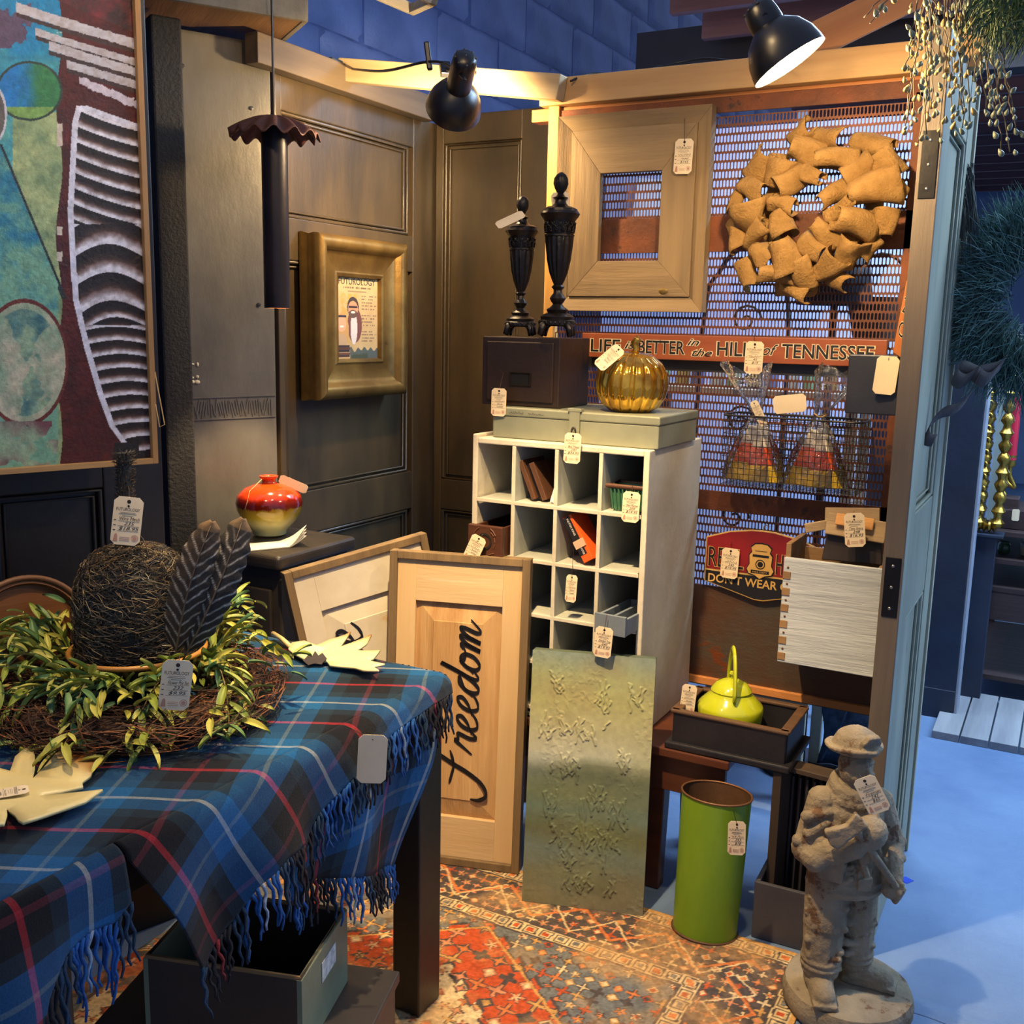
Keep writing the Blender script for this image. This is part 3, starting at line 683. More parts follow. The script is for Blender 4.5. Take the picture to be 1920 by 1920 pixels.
q = MB(); q.tube([(0, 0, .150), (.004, 0, .165), (-.004, .003, .180), (.006, .0, .190), (.002, .004, .196)], [.012, .008, .010, .012, .006], 10); q.build('stem', GOLD, pk, smooth=179)
# ================================================================ script lettering
def catmull(pts, n=8):
    P_ = [pts[0]]+list(pts)+[pts[-1]]; out = []
    for i in range(1, len(P_)-2):
        for k in range(n):
            t = k/n; r_ = []
            for d in range(len(pts[0])):
                a, b_, c_, e = P_[i-1][d], P_[i][d], P_[i+1][d], P_[i+2][d]
                r_.append(.5*(2*b_+(c_-a)*t+(2*a-5*b_+4*c_-e)*t*t+(3*b_-a-3*c_+e)*t**3))
            out.append(tuple(r_))
    out.append(tuple(pts[-1])); return out
GL = {
 'r': [[(0, .25), (.3, .9), (.42, 1.12), (.52, .95), (.8, .98), (.76, .4), (.9, .05), (1.15, .35)]],
 'e': [[(0, .3), (.45, .5), (.72, .82), (.58, 1.06), (.28, .85), (.2, .4), (.42, .03), (.8, .08), (1.1, .36)]],
 'd': [[(0, .3), (.25, .7), (.75, .98), (.45, 1.0), (.18, .6), (.22, .15), (.5, .02), (.8, .45), (1.0, 1.2), (1.1, 1.95), (.98, 1.1), (.86, .35), (1.0, .03), (1.3, .32)]],
 'o': [[(0, .3), (.42, .98), (.2, .65), (.2, .2), (.5, 0), (.8, .3), (.8, .75), (.55, .98), (.5, .8), (.85, .72), (1.15, .85)]],
 'm': [[(0, .85), (.2, 1.0), (.26, .8), (.2, 0), (.32, .65), (.58, 1.02), (.66, .8), (.6, 0), (.72, .65), (1.0, 1.02), (1.08, .75), (1.04, .2), (1.2, 0), (1.6, .5)]],
 'F': [[(1.55, 2.55), (1.2, 2.1), (.95, 1.3), (.75, .4), (.45, -.3), (0, -.55), (-.4, -.2), (-.52, .25)], [(-.15, 1.35), (.3, 1.25), (.9, 1.15), (1.55, 1.35)], [(.0, 1.9), (-.15, 2.2), (.3, 2.35), (1.0, 2.45), (1.8, 2.6), (2.3, 2.45)]],
 'H': [[(0, 2.1), (.2, 1.2), (.1, 0)], [(1.2, 2.1), (1.1, 1.0), (1.3, 0)], [(.1, 1.0), (1.2, 1.1)]]}
ADV = {'r': 1.0, 'e': .95, 'd': 1.15, 'o': 1.0, 'm': 1.5, 'F': 1.75, 'H': 1.5}
def script_word(mb, word, s, org, y, rotcw=False, th=.20):
    """brush-like word; runs up the board (x of the word along +z, its top along -x)"""
    x = 0
    for ch in word:
        for st in GL[ch]:
            p = catmull([(a+x+.28*b_, b_) for a, b_ in st], 7); n = len(p); L_ = []; R_ = []
            for i, (a, b_) in enumerate(p):
                dx = p[min(i+1, n-1)][0]-p[max(i-1, 0)][0]; dz = p[min(i+1, n-1)][1]-p[max(i-1, 0)][1]; l = math.hypot(dx, dz) or 1
                e = i/(n-1); w = th*(.45+.55*abs(dz)/l)*(1.15 if ch == 'F' else 1)*min(1, .35+4*e, .35+4*(1-e))/2
                L_.append((a-dz/l*w, b_+dx/l*w)); R_.append((a+dz/l*w, b_-dx/l*w))
            vs = [(org[0]-b_*s, yy, org[1]+a*s) for yy in (y, y+.0015) for a, b_ in L_+R_]; k = 2*n
            fs = []
            for i in range(n-1): fs += [(i, i+1, n+i+1, n+i), (k+n+i, k+n+i+1, k+i+1, k+i), (i+1, i, k+i, k+i+1), (n+i, n+i+1, k+n+i+1, k+n+i)]
            mb.add(vs, fs)
        x += ADV[ch]
    return x
def frame3(o, X, Z):
    X = Vector(X).normalized(); Z = Vector(Z); Z = (Z-X*Z.dot(X)).normalized(); Y = Z.cross(X); M = Matrix.Identity(4)
    for i in range(3): M[i][0] = X[i]; M[i][1] = Y[i]; M[i][2] = Z[i]; M[i][3] = o[i]
    return M
OLDW = wood('grey_frame_wood', C(136, 112, 78), C(96, 78, 54), 'z', 10, .7, .5)
DOORW = wood('bare_door_wood', C(214, 184, 136), C(190, 156, 108), 'z', 5, .6, .25, wear=C(206, 190, 160), wlev=.62)
DOORH = wood('bare_door_wood_h', C(212, 184, 140), C(186, 154, 108), 'x', 5, .6, .25, wear=C(206, 190, 160), wlev=.62)
GRAIN = wood('raised_grain', C(206, 168, 116), C(170, 128, 78), 'z', 16, .6, .5)
PALEW = mat('pale_panel_paint', C(214, 206, 186), C(196, 184, 158), 4, rough=.6, bump=.15, wear=C(190, 160, 116), wsc=4, wlev=.62)
BLKP = mat('black_letter', C(18, 16, 18), sc=9, rough=.5, bump=0)
def door_sign(name, label, M, w, h, word, pm, rm, grain, xb, zb, s):
    t = thing(name, label, 'sign'); t.matrix_world = M
    f, d = .022, .038
    for nm, c_, dd in (('frame_stile', (f/2, d/2, h/2), (f, d, h)), ('frame_stile', (w-f/2, d/2, h/2), (f, d, h)), ('frame_rail', (w/2, d/2, f/2), (w-2*f, d, f)), ('frame_rail', (w/2, d/2, h-f/2), (w-2*f, d, f))): MB().box(c_, dd).build(nm, OLDW, t, bevel=.002)
    a0, a1, b0, b1 = w*.19, w*.81, h*.155, h*.845; y0 = .010; y1 = .030
    MB().box(((f+a0)/2, (y0+y1)/2, h/2), (a0-f, y1-y0, h-2*f)).build('stile', pm, t, bevel=.001)
    MB().box(((w-f+a1)/2, (y0+y1)/2, h/2), (w-f-a1, y1-y0, h-2*f)).build('stile', pm, t, bevel=.001)
    MB().box((w/2, (y0+y1)/2, (f+b0)/2), (a1-a0, y1-y0, b0-f)).build('rail', rm, t, bevel=.001)
    MB().box((w/2, (y0+y1)/2, (h-f+b1)/2), (a1-a0, y1-y0, h-f-b1)).build('rail', rm, t, bevel=.001)
    e = .045*w/.45
    q = MB(); c_ = [(a0, .026, b0), (a1, .026, b0), (a1, .026, b1), (a0, .026, b1)]; g = .012
    i1 = [(a0+g, .022, b0+g), (a1-g, .022, b0+g), (a1-g, .022, b1-g), (a0+g, .022, b1-g)]
    i2 = [(a0+g+e, .013, b0+g+e), (a1-g-e, .013, b0+g+e), (a1-g-e, .013, b1-g-e), (a0+g+e, .013, b1-g-e)]
    q.add(c_+i1+i2+[(a0+g+e+.002, .011, b0+g+e+.002), (a1-g-e-.002, .011, b0+g+e+.002), (a1-g-e-.002, .011, b1-g-e-.002), (a0+g+e+.002, .011, b1-g-e-.002)],
          [(4*i+k, 4*i+(k+1) % 4, 4*i+4+(k+1) % 4, 4*i+4+k) for i in range(3) for k in range(4)]+[(12, 13, 14, 15)])
    q.build('raised_panel', grain, t)
    q = MB(); script_word(q, word, s, (xb, zb), .0088); q.build('lettering', BLKP, t)
    return t
# "Freedom" sign: foot on the rug, head against the cabinet
br = PZ(972, 1640, .006); br.z = .006; X_ = Vector((math.cos(R(16)), math.sin(R(16)), 0))
tr = PY(1000, 1050, 2.408)
Zd = tr-br; Zd = (Zd-X_*Zd.dot(X_)); FH = Zd.length
nrm = X_.cross(Zd).normalized(); tl = PN(735, 1040, tr, nrm); FW = (tr-tl).dot(X_)
MF = frame3(br-X_*FW, X_, Zd)
door_sign('freedom_sign', 'framed wooden door panel sign lettered Freedom up its length', MF, FW, FH, 'Freedom', DOORW, DOORH, GRAIN, FW*.665, FH*.25, FH*.52/8.1)
# its paler companion leaning, tilted, behind
tl = PY(532, 1076, 2.095); tr = PY(800, 999, 2.45); X_ = (tr-tl).normalized(); HW = (tr-tl).length; HH = .865
back = Vector((-X_.y, X_.x, 0)).normalized()
Zd = Vector((0, 0, 1))+back*.06; MH = frame3((0, 0, 0), X_, Zd); Zh = Vector((MH[0][2], MH[1][2], MH[2][2]))
o_ = tl-Zh*HH
door_sign('home_sign', 'pale framed wooden door panel sign leaning askew, mostly hidden, ending in a script e', frame3(o_, X_, Zd), HW, HH, 'Home', PALEW, PALEW, PALEW, HW*.42, HH*.38, HH*.40/5.2)
# ---------------------------------------------------------------- abstract canvas
cbl = PZ(978, 1690, .005); cbr = PZ(1205, 1718, .005); ctr = PY(1232, 1237, 2.405)
X_ = (cbr-cbl); X_.z = 0; CWd = X_.length; X_.normalize(); Zd = ctr-cbr; Zd = Zd-X_*Zd.dot(X_); CHt = Zd.length
cv = thing('abstract_canvas', 'tall textured green and grey abstract canvas leaning before the cabinet', 'painting'); cv.matrix_world = frame3((cbl.x, cbl.y, .006), X_, Zd)
MB().box((CWd/2, .020, CHt/2), (CWd, .034, CHt)).build('stretcher', mat('canvas_side', C(88, 100, 84), C(70, 82, 70), 8, rough=.6), cv, bevel=.003)
def cc(u, v):
    t = 1-v; n = fbm(u*2+3, t*6, 3); n2 = fbm(u*3, t*14+9, 4)
    stops = [(0, (140, 156, 142)), (.10, (166, 172, 122)), (.2, (178, 176, 118)), (.32, (184, 182, 140)), (.42, (190, 194, 168)), (.47, (116, 130, 106)), (.55, (128, 142, 106)), (.62, (120, 144, 124)), (.70, (128, 138, 92)), (.78, (126, 144, 128)), (.88, (140, 142, 106)), (1, (148, 144, 114))]
    tt = np.clip(t+(n-.5)*.07, 0, 1); col = np.stack([np.interp(tt, [s[0] for s in stops], [s[1][k] for s in stops]) for k in range(3)], 1)
    def bl(seed, fu, ft, lev, amt, c_, m_=1.0):
        nonlocal col
        w = np.clip((fbm(u*fu+seed, t*ft+seed*.7, 3)-lev)*2.3, 0, 1)*amt*m_; col = col*(1-w[:, None])+np.array(c_)*w[:, None]
    bl(11, 1.6, 5, .45, .35, (168, 170, 108)); bl(31, 1.4, 7, .48, .45, (134, 160, 158), (t > .40)*1.0); bl(51, 1.5, 5, .42, .55, (206, 206, 186), np.clip(1-abs(t-.36)*6, 0, 1)); bl(71, 2.2, 9, .50, .40, (92, 96, 70), (t > .43)*1.0); bl(91, 3, 6, .55, .35, (150, 118, 84)); bl(23, 2, 4, .5, .4, (150, 164, 96), (t > .5)*1.0)
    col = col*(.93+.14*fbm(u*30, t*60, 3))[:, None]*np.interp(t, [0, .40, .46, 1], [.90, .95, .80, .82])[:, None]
    return np.clip(col, 0, 255)
_br = np.random.RandomState(11); ridges = []
for (cx, cz, hh, sp, nb) in ((.60, .17, .10, .05, 9), (.22, .12, .06, .06, 8), (.78, .40, .09, .04, 8), (.58, .56, .10, .06, 14), (.20, .60, .14, .05, 8), (.47, .66, .24, .02, 4), (.66, .78, .22, .012, 3), (.35, .80, .12, .07, 9), (.3, .45, .07, .12, 14), (.75, .62, .1, .08, 9), (.45, .3, .08, .2, 16), (.5, .9, .07, .25, 16), (.85, .15, .08, .06, 8), (.15, .3, .1, .06, 8), (.5, .72, .08, .3, 18)):
    for k in range(nb): ridges.append((cx+_br.uniform(-sp, sp), cz+_br.uniform(-.03, .03), _br.uniform(-.6, .6), hh*_br.uniform(.3, 1), _br.uniform(0, 6)))
def cmap(u, v):
    t = 1-v; h = np.zeros_like(u)
    for (cx, cz, sl, ln, ph) in ridges:
        s_ = (t-cz)/ln; d = u-(cx+sl*.10*s_+.006*np.sin(s_*9+ph)); h = np.maximum(h, np.exp(-(d/.008)**2)*(np.abs(s_) < .5))
    f = np.clip((fbm(u*40, t*80, 3)-.52)*6, 0, 1)*np.clip((fbm(u*4+2, t*7+3, 2)-.42)*5, 0, 1)
    return np.stack([u*CWd, .0005-.0030*h-.0009*f, v*CHt], 1)
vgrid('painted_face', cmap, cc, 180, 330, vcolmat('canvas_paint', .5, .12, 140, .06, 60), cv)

# ================================================================ green oval bin
bc = PZ(1316, 1745, 0); bc = Vector((-.692, 2.355, 0))
bin_ = thing('oval_bin', 'tall scuffed lime green oval metal bin on the rug edge', 'bin', (bc.x, bc.y, .002), (R(-1.5), R(1.5), R(10)))
BHt = PY(1333, 1488, bc.y).z-.002
GRNB = mat('lime_paint', C(118, 152, 32), C(98, 136, 28), 4, (1, 1, .4), rough=.42, bump=.1, bsc=30, wear=C(62, 70, 28), wsc=16, wlev=.66)
RUSTI = mat('rust_inside', C(104, 74, 48), C(78, 54, 38), 6, rough=.6, metal=.3)
def oval(rx, ry, z, n=48): return [(rx*math.cos(2*PI*k/n), ry*math.sin(2*PI*k/n), z) for k in range(n)]
q = MB(); n = 48; rows = [oval(.086-.006*(1-t), .070-.004*(1-t), BHt*t) for t in (0, .02, .25, .5, .75, 1)]
q.add([p for r_ in rows for p in r_], [(i*n+k, i*n+(k+1) % n, (i+1)*n+(k+1) % n, (i+1)*n+k) for i in range(5) for k in range(n)]+[tuple(range(n-1, -1, -1))]); q.build('shell', GRNB, bin_, smooth=60)
q = MB(); rows = [oval(.0845-.006*(1-t), .0685-.004*(1-t), BHt*t) for t in (1, .5, .012)]
q.add([p for r_ in rows for p in r_], [(i*n+k, i*n+(k+1) % n, (i+1)*n+(k+1) % n, (i+1)*n+k) for i in range(2) for k in range(n)]+[tuple(range(2*n, 3*n))]); q.build('lining', RUSTI, bin_, smooth=60)
MB().tube(oval(.0862, .0702, BHt), .0028, 8, closed=True).build('rim', mat('rust_rim', C(120, 82, 54), rough=.5, metal=.4), bin_, smooth=179)
MB().tube(oval(.0815, .0675, .004), .0035, 8, closed=True).build('base_ring', RUSTI, bin_, smooth=179)

# ================================================================ black tray with the kettle
tx0 = PZ(1252, 1405, TZ+.001); tx1 = PZ(1476, 1437, TZ+.001); ty = (tx0.y+tx1.y)/2; ty = min(ty, TY0-.0)
ty = PZ(1300, 1412, TZ+.001).y; tw = PY(1476, 1437, ty).x-PY(1250, 1405, ty).x; td = .225; thh = PY(1300, 1358, ty).z-TZ
kt = thing('black_tray', 'black painted wooden tray with worn brown rim holding the kettle', 'tray', (PY(1250, 1405, ty).x, ty, TZ+.001))
BT = mat('black_tray_paint', C(34, 32, 36), C(24, 23, 27), 6, rough=.4, wear=C(70, 48, 30), wsc=20, wlev=.74)
RIMW = wood('worn_rim', C(98, 70, 46), C(54, 40, 32), 'x', 12, .5)
MB().box((tw/2, td/2, .009), (tw+.012, td+.012, .018)).build('base_board', BT, kt, bevel=.004)
for nm, c_, d_ in (('front_board', (tw/2, .014, .055), (tw-.02, .012, .080)), ('back_board', (tw/2, td-.014, .055), (tw-.02, .012, .080)), ('side_board', (.014, td/2, .055), (.012, td-.04, .080)), ('side_board', (tw-.014, td/2, .055), (.012, td-.04, .080))):
    sb = MB().box(c_, d_).build(nm, BT, kt, bevel=.002)
    MB().box((c_[0], c_[1], .095+.004), ((d_[0]+.014), (d_[1]+.008) if d_[0] > d_[1] else d_[1]+.02, .009)).build('worn_rim', RIMW, sb, bevel=.003)
for x in (.05, tw-.03): MB().lathe([(.008, -.02), (.010, -.008), (.006, 0)], 12, Matrix.Translation((x, .016, 0))).build('foot', BT, kt, smooth=40) if False else None
kx = PY(1368, 1330, ty+.11).x-PY(1250, 1405, ty).x
ke = thing('kettle', 'glossy lime green enamel kettle standing in the black tray', 'kettle', (PY(1368, 1330, ty+.11).x, ty+.115, TZ+.021), (0, 0, R(24))); ke.scale = (1, 1, 1.28)
LIME = mat('lime_enamel', C(178, 184, 34), C(160, 168, 28), 3, rough=.13, bump=0, coat=.6)
q = MB(); q.lathe([(.070, 0), (.076, .004), (.080, .02), (.084, .050), (.0855, .064), (.082, .070), (.062, .086), (.052, .094), (.050, .098), (.046, .098)], 48); q.build('body', LIME, ke, smooth=40)
q = MB(); q.lathe([(.051, .096), (.053, .099), (.050, .103), (.040, .113), (.022, .120), (.006, .123), (.001, .123)], 40); ld = q.build('lid', LIME, ke, smooth=50)
q = MB(); q.lathe([(.004, .122), (.0035, .128), (.008, .133), (.006, .138), (.001, .139)], 16); q.build('knob', LIME, ld, smooth=50)
q = MB(); pts = [(0, .066*math.cos(R(a))*1.0, .085+.098*math.sin(R(a))) for a in range(-4, 185, 9)]; q.tube(pts, .0095, 10, flat=.55); q.build('handle', LIME, ke, smooth=179)
q = MB(); q.tube([(0, .070, .03), (0, .098, .048), (0, .118, .074), (0, .124, .082)], [.020, .014, .010, .009], 14); q.build('spout', LIME, ke, smooth=60)

# ================================================================ slate drawer box with slatted rack
db = thing('slate_box', 'slate grey open wooden box on the floor beside the statue', 'box', (PZ(1408, 1757, 0).x, PZ(1408, 1757, 0).y, .001), (0, 0, R(2)))
SL = mat('slate_paint', C(66, 66, 74), C(50, 50, 58), 5, rough=.55, bump=.15, wear=C(92, 88, 86), wsc=18, wlev=.74)
dwd, dd, dh = .215, .24, PY(1410, 1648, 2.4).z
MB().box((dwd/2, .006, dh/2), (dwd, .012, dh)).build('front_board', SL, db, bevel=.002); MB().box((dwd/2, dd-.006, dh/2), (dwd, .012, dh)).build('back_board', SL, db, bevel=.002)
for x in (.006, dwd-.006): MB().box((x, dd/2, dh/2), (.012, dd-.026, dh)).build('side_board', SL, db, bevel=.002)
MB().box((dwd/2, dd/2, .005), (dwd-.026, dd-.026, .008)).build('bottom_board', SL, db)
ra_ = PY(1470, 1560, 2.50)
rk = thing('slatted_rack', 'dark wooden rack with upright slats standing in the slate box', 'rack', (db.location.x+.020, 2.50, .011), (0, R(0), R(-6)))
RK = wood('dark_rack_wood', C(72, 58, 44), C(50, 40, 34), 'z', 8, .6)
rh = PY(1470, 1432, 2.50).z-.011
MB().box((.012, -.010, rh/2), (.022, .10, rh)).build('end_board', RK, rk, bevel=.002)
MB().box((.085, .045, rh/2), (.12, .010, rh-.02)).build('back_board', RK, rk, bevel=.002)
for k in range(7): MB().box((.030+.018*k, .025, rh/2-.01), (.006, .030, rh-.04)).build('slat', mat('rack_slat', C(44, 42, 48), rough=.6), rk, bevel=.001)
MB().box((.085, .02, rh-.008), (.125, .055, .014)).build('top_rail', RK, rk, bevel=.002)
# ================================================================ reclaimed wood frame on the mesh
HYF = MY-.045
RW = {a: wood('reclaimed_'+a, C(152, 126, 88), C(112, 92, 66), a, 9, .7, .45, wear=C(86, 66, 48), wlev=.72) for a in 'xz'}
fx0, fx1 = PY(1043, 400, HYF).x, PY(1326, 400, HYF).x; fz1, fz0 = PY(1185, 208, HYF).z, PY(1185, 584, HYF).z
ix0, ix1 = PY(1122, 405, HYF).x-fx0, PY(1236, 405, HYF).x-fx0; iz1, iz0 = PY(1180, 322, HYF).z-fz0, PY(1180, 489, HYF).z-fz0
W_, H_ = fx1-fx0, fz1-fz0; lip = .042
rf = thing('rustic_frame', 'large empty reclaimed wood frame hanging on the mesh screen', 'frame', (fx0, HYF, fz0))
a0, a1, b0, b1 = lip, W_-lip, lip, H_-lip
for nm, m_, o_ in (('left_board', 'z', [(a0, b0), (ix0, iz0), (ix0, iz1), (a0, b1)]), ('right_board', 'z', [(a1, b0), (ix1, iz0), (ix1, iz1), (a1, b1)]), ('top_board', 'x', [(a0, b1), (ix0, iz1), (ix1, iz1), (a1, b1)]), ('bottom_board', 'x', [(a0, b0), (ix0, iz0), (ix1, iz0), (a1, b0)])):
    MB().prism(o_, .004, .026).build(nm, RW[m_], rf, bevel=.0015)
for nm, m_, (p, q_) in (('left_lip', 'z', ((0, 0), (0, H_))), ('right_lip', 'z', ((W_, 0), (W_, H_))), ('top_lip', 'x', ((0, H_), (W_, H_))), ('bottom_lip', 'x', ((0, 0), (W_, 0)))):
    ins = lambda c_: (lip if c_[0] == 0 else W_-lip, lip if c_[1] == 0 else H_-lip)
    pi, qi = ins(p), ins(q_); q = MB()
    q.hexa([(p[0], .034, p[1]), (q_[0], .034, q_[1]), (qi[0], .034, qi[1]), (pi[0], .034, pi[1]), (p[0], -.006, p[1]), (q_[0], -.006, q_[1]), (qi[0], .012, qi[1]), (pi[0], .012, pi[1])])
    q.build(nm, RW[m_], rf, bevel=.001)
q = MB(); q.lathe([(.0, 0), (.013, 0), (.013, .002), (.010, .003), (.0, .003)], 20, Matrix.Translation((PY(1243, 546, HYF).x-fx0, .004, PY(1243, 546, HYF).z-fz0)) @ Matrix.Rotation(R(90), 4, 'X') @ Matrix.Diagonal((1, .62, 1, 1)), cap=False)
q.build('oval_badge', mat('brass_dull', C(150, 122, 66), rough=.4, metal=.8), rf, smooth=40)
tag('price tag hanging on the reclaimed wood frame', PY(1284, 260, HYF-.012), 0, 2, lines=(None, None, '$145'), string=[PY(1284, 222, HYF-.012)], s=1.05)

# ================================================================ burlap wreath
BUR = mat('burlap', C(182, 142, 86), C(150, 114, 64), 14, rough=.9, bump=.9, bsc=150, spec=.2)
wc = PY(1530, 398, MY-.085)
wr = thing('burlap_wreath', 'tan burlap ribbon wreath hanging on the mesh screen', 'wreath', wc)
PCS = [(420, 60, 150, 110, 35), (460, 160, 200, 150, -25), (590, 90, 190, 110, -10), (840, 150, 270, 130, -20), (200, 220, 190, 150, 55), (310, 270, 170, 170, 70), (60, 430, 160, 80, 90), (170, 370, 200, 120, 0), (930, 260, 170, 150, -60), (980, 400, 130, 110, -30), (940, 580, 150, 120, 90),
 (70, 630, 200, 95, -60), (170, 870, 190, 120, -60), (870, 720, 150, 80, 55), (700, 890, 170, 110, -30), (440, 960, 260, 95, -12), (540, 955, 90, 70, -15), (260, 770, 150, 130, -30), (770, 280, 180, 120, 30), (650, 420, 180, 110, 35), (510, 300, 150, 90, -30), (650, 220, 250, 105, -3), (390, 330, 190, 140, 20),
 (870, 400, 280, 180, 10), (170, 520, 190, 180, -80), (360, 470, 170, 95, -12), (370, 580, 160, 140, -70), (210, 640, 210, 95, 50), (700, 500, 190, 85, 30), (790, 590, 250, 150, -20), (630, 640, 200, 105, -35), (760, 750, 180, 140, 60), (650, 820, 200, 130, 40), (370, 880, 240, 95, -10), (550, 710, 190, 110, -35), (400, 760, 210, 170, -70), (520, 860, 200, 120, -65)]
MB().tube([(.135*math.cos(2*PI*k/40), .045, .135*math.sin(2*PI*k/40)) for k in range(40)], .022, 8, closed=True).build('ring_core', BUR, wr, smooth=179)
r_ = random.Random(5); zsc = (PY(1530, 300, wc.y).z-PY(1530, 500, wc.y).z)/200
for i, (cx, cy, L_, w_, th_) in enumerate(PCS):
    px_ = zsc/3.033; lx_, lz_ = ((1350+cx/3.033)-1530)*zsc*1.0, -((230+cy/3.033)-398)*zsc
    L_ = L_*px_*1.0; w_ = w_*px_*.98; tp = r_.uniform(-.35, .35); arc = R(r_.uniform(115, 165)); bow = r_.uniform(-.05, .25); sd = i*3.1; rip = r_.uniform(.06, .16)
    def pf(u, v, L_=L_, w_=w_, tp=tp, arc=arc, bow=bow, sd=sd, rip=rip):
        a = (u-.5)*2*arc; s_ = v-.5; rr = w_/2*(1+tp*s_*2)*(1+rip*math.sin(3*a+sd+4*s_))
        n_ = mnoise.noise(Vector((u*2.5+sd, v*2.2, sd)))*.10*w_
        return (s_*L_+n_*.5, -rr*.95*math.cos(a)+bow*L_*(2*s_)**2*.55+n_, rr*math.sin(a)/max(1, math.sin(min(arc, PI/2)))+n_*.4+.05*L_*math.sin(s_*4+sd))
    q = MB(); q.sheet(pf, 19, 11)
    o = q.build('ribbon_loop', BUR, wr, smooth=179, solid=.0022, loc=(lx_, .010-.050*(i/len(PCS))+r_.uniform(-.006, .006), lz_))
    o.rotation_euler = (Matrix.Rotation(R(-th_), 3, 'Y') @ Matrix.Rotation(R(r_.uniform(-24, 24)), 3, 'X') @ Matrix.Rotation(R(r_.choice((-1, 1))*r_.uniform(8, 34)), 3, 'Z')).to_euler()

# ================================================================ LIFE IS BETTER sign
SYF = MY-.035
s0 = PY(1091, 646, SYF); s1 = PY(1662, 664, SYF); sh = .070; szc = (s0.z+s1.z)/2; sw_ = s1.x-s0.x
sg = thing('tennessee_sign', 'long reddish wood sign lettered Life is better in the hills of Tennessee', 'sign', (s0.x, SYF, szc-sh/2))
REDW = wood('red_sign_wood', C(156, 84, 48), C(128, 64, 38), 'x', 8, .45, .1)
MB().box((sw_/2, .010, sh/2), (sw_, .020, sh)).build('board', REDW, sg, bevel=.002)
CRM = mat('cream_paint', C(232, 214, 176), rough=.6, bump=0)
def sx(p): return PY(p, 650, SYF).x-s0.x
ol = MB(); bl = MB()
for tx, x0, x1, z, sz, shr in (('LIFE', 1108, 1163, .017, .052, 0), ('is', 1171, 1191, .028, .032, .35), ('BETTER', 1197, 1284, .017, .052, 0), ('in', 1288, 1311, .042, .028, .4), ('the', 1298, 1336, .013, .030, .4), ('HILLS', 1345, 1424, .017, .054, 0), ('of', 1430, 1459, .022, .042, .4), ('TENNESSEE', 1467, 1640, .017, .052, 0)):
    w_ = sx(x1)-sx(x0); xc = (sx(x0)+sx(x1))/2
    put_text(ol, tx, sz, xc, z, -.0004, width=w_+.006, shear=shr, offset=.0016+(.0008 if shr == 0 else 0)); put_text(bl, tx, sz, xc, z, -.0008, width=w_, shear=shr, offset=.0007 if shr == 0 else .0002)
ol.build('letter_outline', CRM, sg); bl.build('lettering', BLKP, sg)
tag('price tag hanging on the Life is better sign', PY(1416, 640, SYF-.012), 2, 1, lines=(None, '45', '$19'), string=[PY(1414, 626, SYF-.004), PY(1412, 619, SYF+.002)])
# ================================================================ REAL HEROES sign
RY = MY-.03; rc = PY(1426, 1062, RY); rw = (PY(1426, 1062, RY).x-PY(1321, 1062, RY).x); up = PY(1426, 995, RY).z-rc.z; dn = rc.z-PY(1426, 1127, RY).z
hs = thing('heroes_sign', 'red and black shield shaped Real Heroes sign with a gold badge', 'sign', (rc.x, RY, rc.z))
def hero(s_): return [(-rw*s_, -.033), (-rw*s_, up*.66*s_), (-rw*.6*s_, up*.88*s_), (-rw*.2*s_, up*.99*s_), (0, up*s_), (rw*.2*s_, up*.99*s_), (rw*.6*s_, up*.88*s_), (rw*s_, up*.66*s_), (rw*s_, -.033), (rw*s_, -dn*.62), (rw*.08, -dn*s_), (-rw*.08, -dn*s_), (-rw*s_, -dn*.62)]
GLD = mat('gold_print', C(204, 164, 92), C(186, 146, 78), 12, rough=.5, bump=0)
MB().prism(hero(1), 0, .010).build('plaque', GLD, hs, bevel=.001)
top_ = [p for p in hero(.972) if p[1] > -.03]; xx = rw*.972
MB().prism([(-xx, -.024)]+top_+[(xx, -.024)], -.001, .001).build('red_field', mat('sign_red', C(138, 24, 26), C(112, 18, 22), 6, rough=.45, bump=0), hs)
MB().prism([(-xx, -.030), (xx, -.030), (xx, -dn*.60), (rw*.08, -dn*.96), (-rw*.08, -dn*.96), (-xx, -dn*.60)], -.001, .001).build('black_field', mat('sign_black', C(24, 22, 26), rough=.5, bump=0), hs)
for tx, xa, xb in (('REAL', -.93, -.30), ('HEROES', .27, .95)):
    ol = MB(); bl = MB()
    put_text(ol, tx, .082, rw*(xa+xb)/2, -.016, -.0018, width=rw*(xb-xa)+.004, offset=.0016); put_text(bl, tx, .082, rw*(xa+xb)/2, -.016, -.0022, width=rw*(xb-xa))
    ol.build('letter_outline', GLD, hs); bl.build('lettering', BLKP, hs)
q = MB(); put_text(q, "DON'T WEAR CAPES", .034, 0, -.062, -.0018, width=rw*1.84, offset=.0006); q.build('slogan', GLD, hs)
bo = [(0, .060), (.018, .058), (.030, .048), (.026, .036), (.034, .026), (.032, .0), (.040, -.014), (.034, -.026), (.016, -.030), (0, -.040)]; bo = [(x*.95, z+.004) for x, z in bo]
bo = bo+[(-x, z) for x, z in bo[-2:0:-1]]
bd = MB().prism([(x*1.08, z*1.06) for x, z in bo], -.0028, -.001).build('badge_edge', BLKP, hs); MB().prism(bo, -.0044, -.0028).build('badge', GLD, hs, bevel=.0006)
q = MB()
q.add([((r_)*math.cos(2*PI*k/24), -.0048, .006+r_*math.sin(2*PI*k/24)) for r_ in (.014, .011) for k in range(24)], [(k, (k+1) % 24, 24+(k+1) % 24, 24+k) for k in range(24)])
q.add([(.008*math.cos(2*PI*k/16), -.0048, .006+.008*math.sin(2*PI*k/16)) for k in range(16)], [tuple(range(16))])
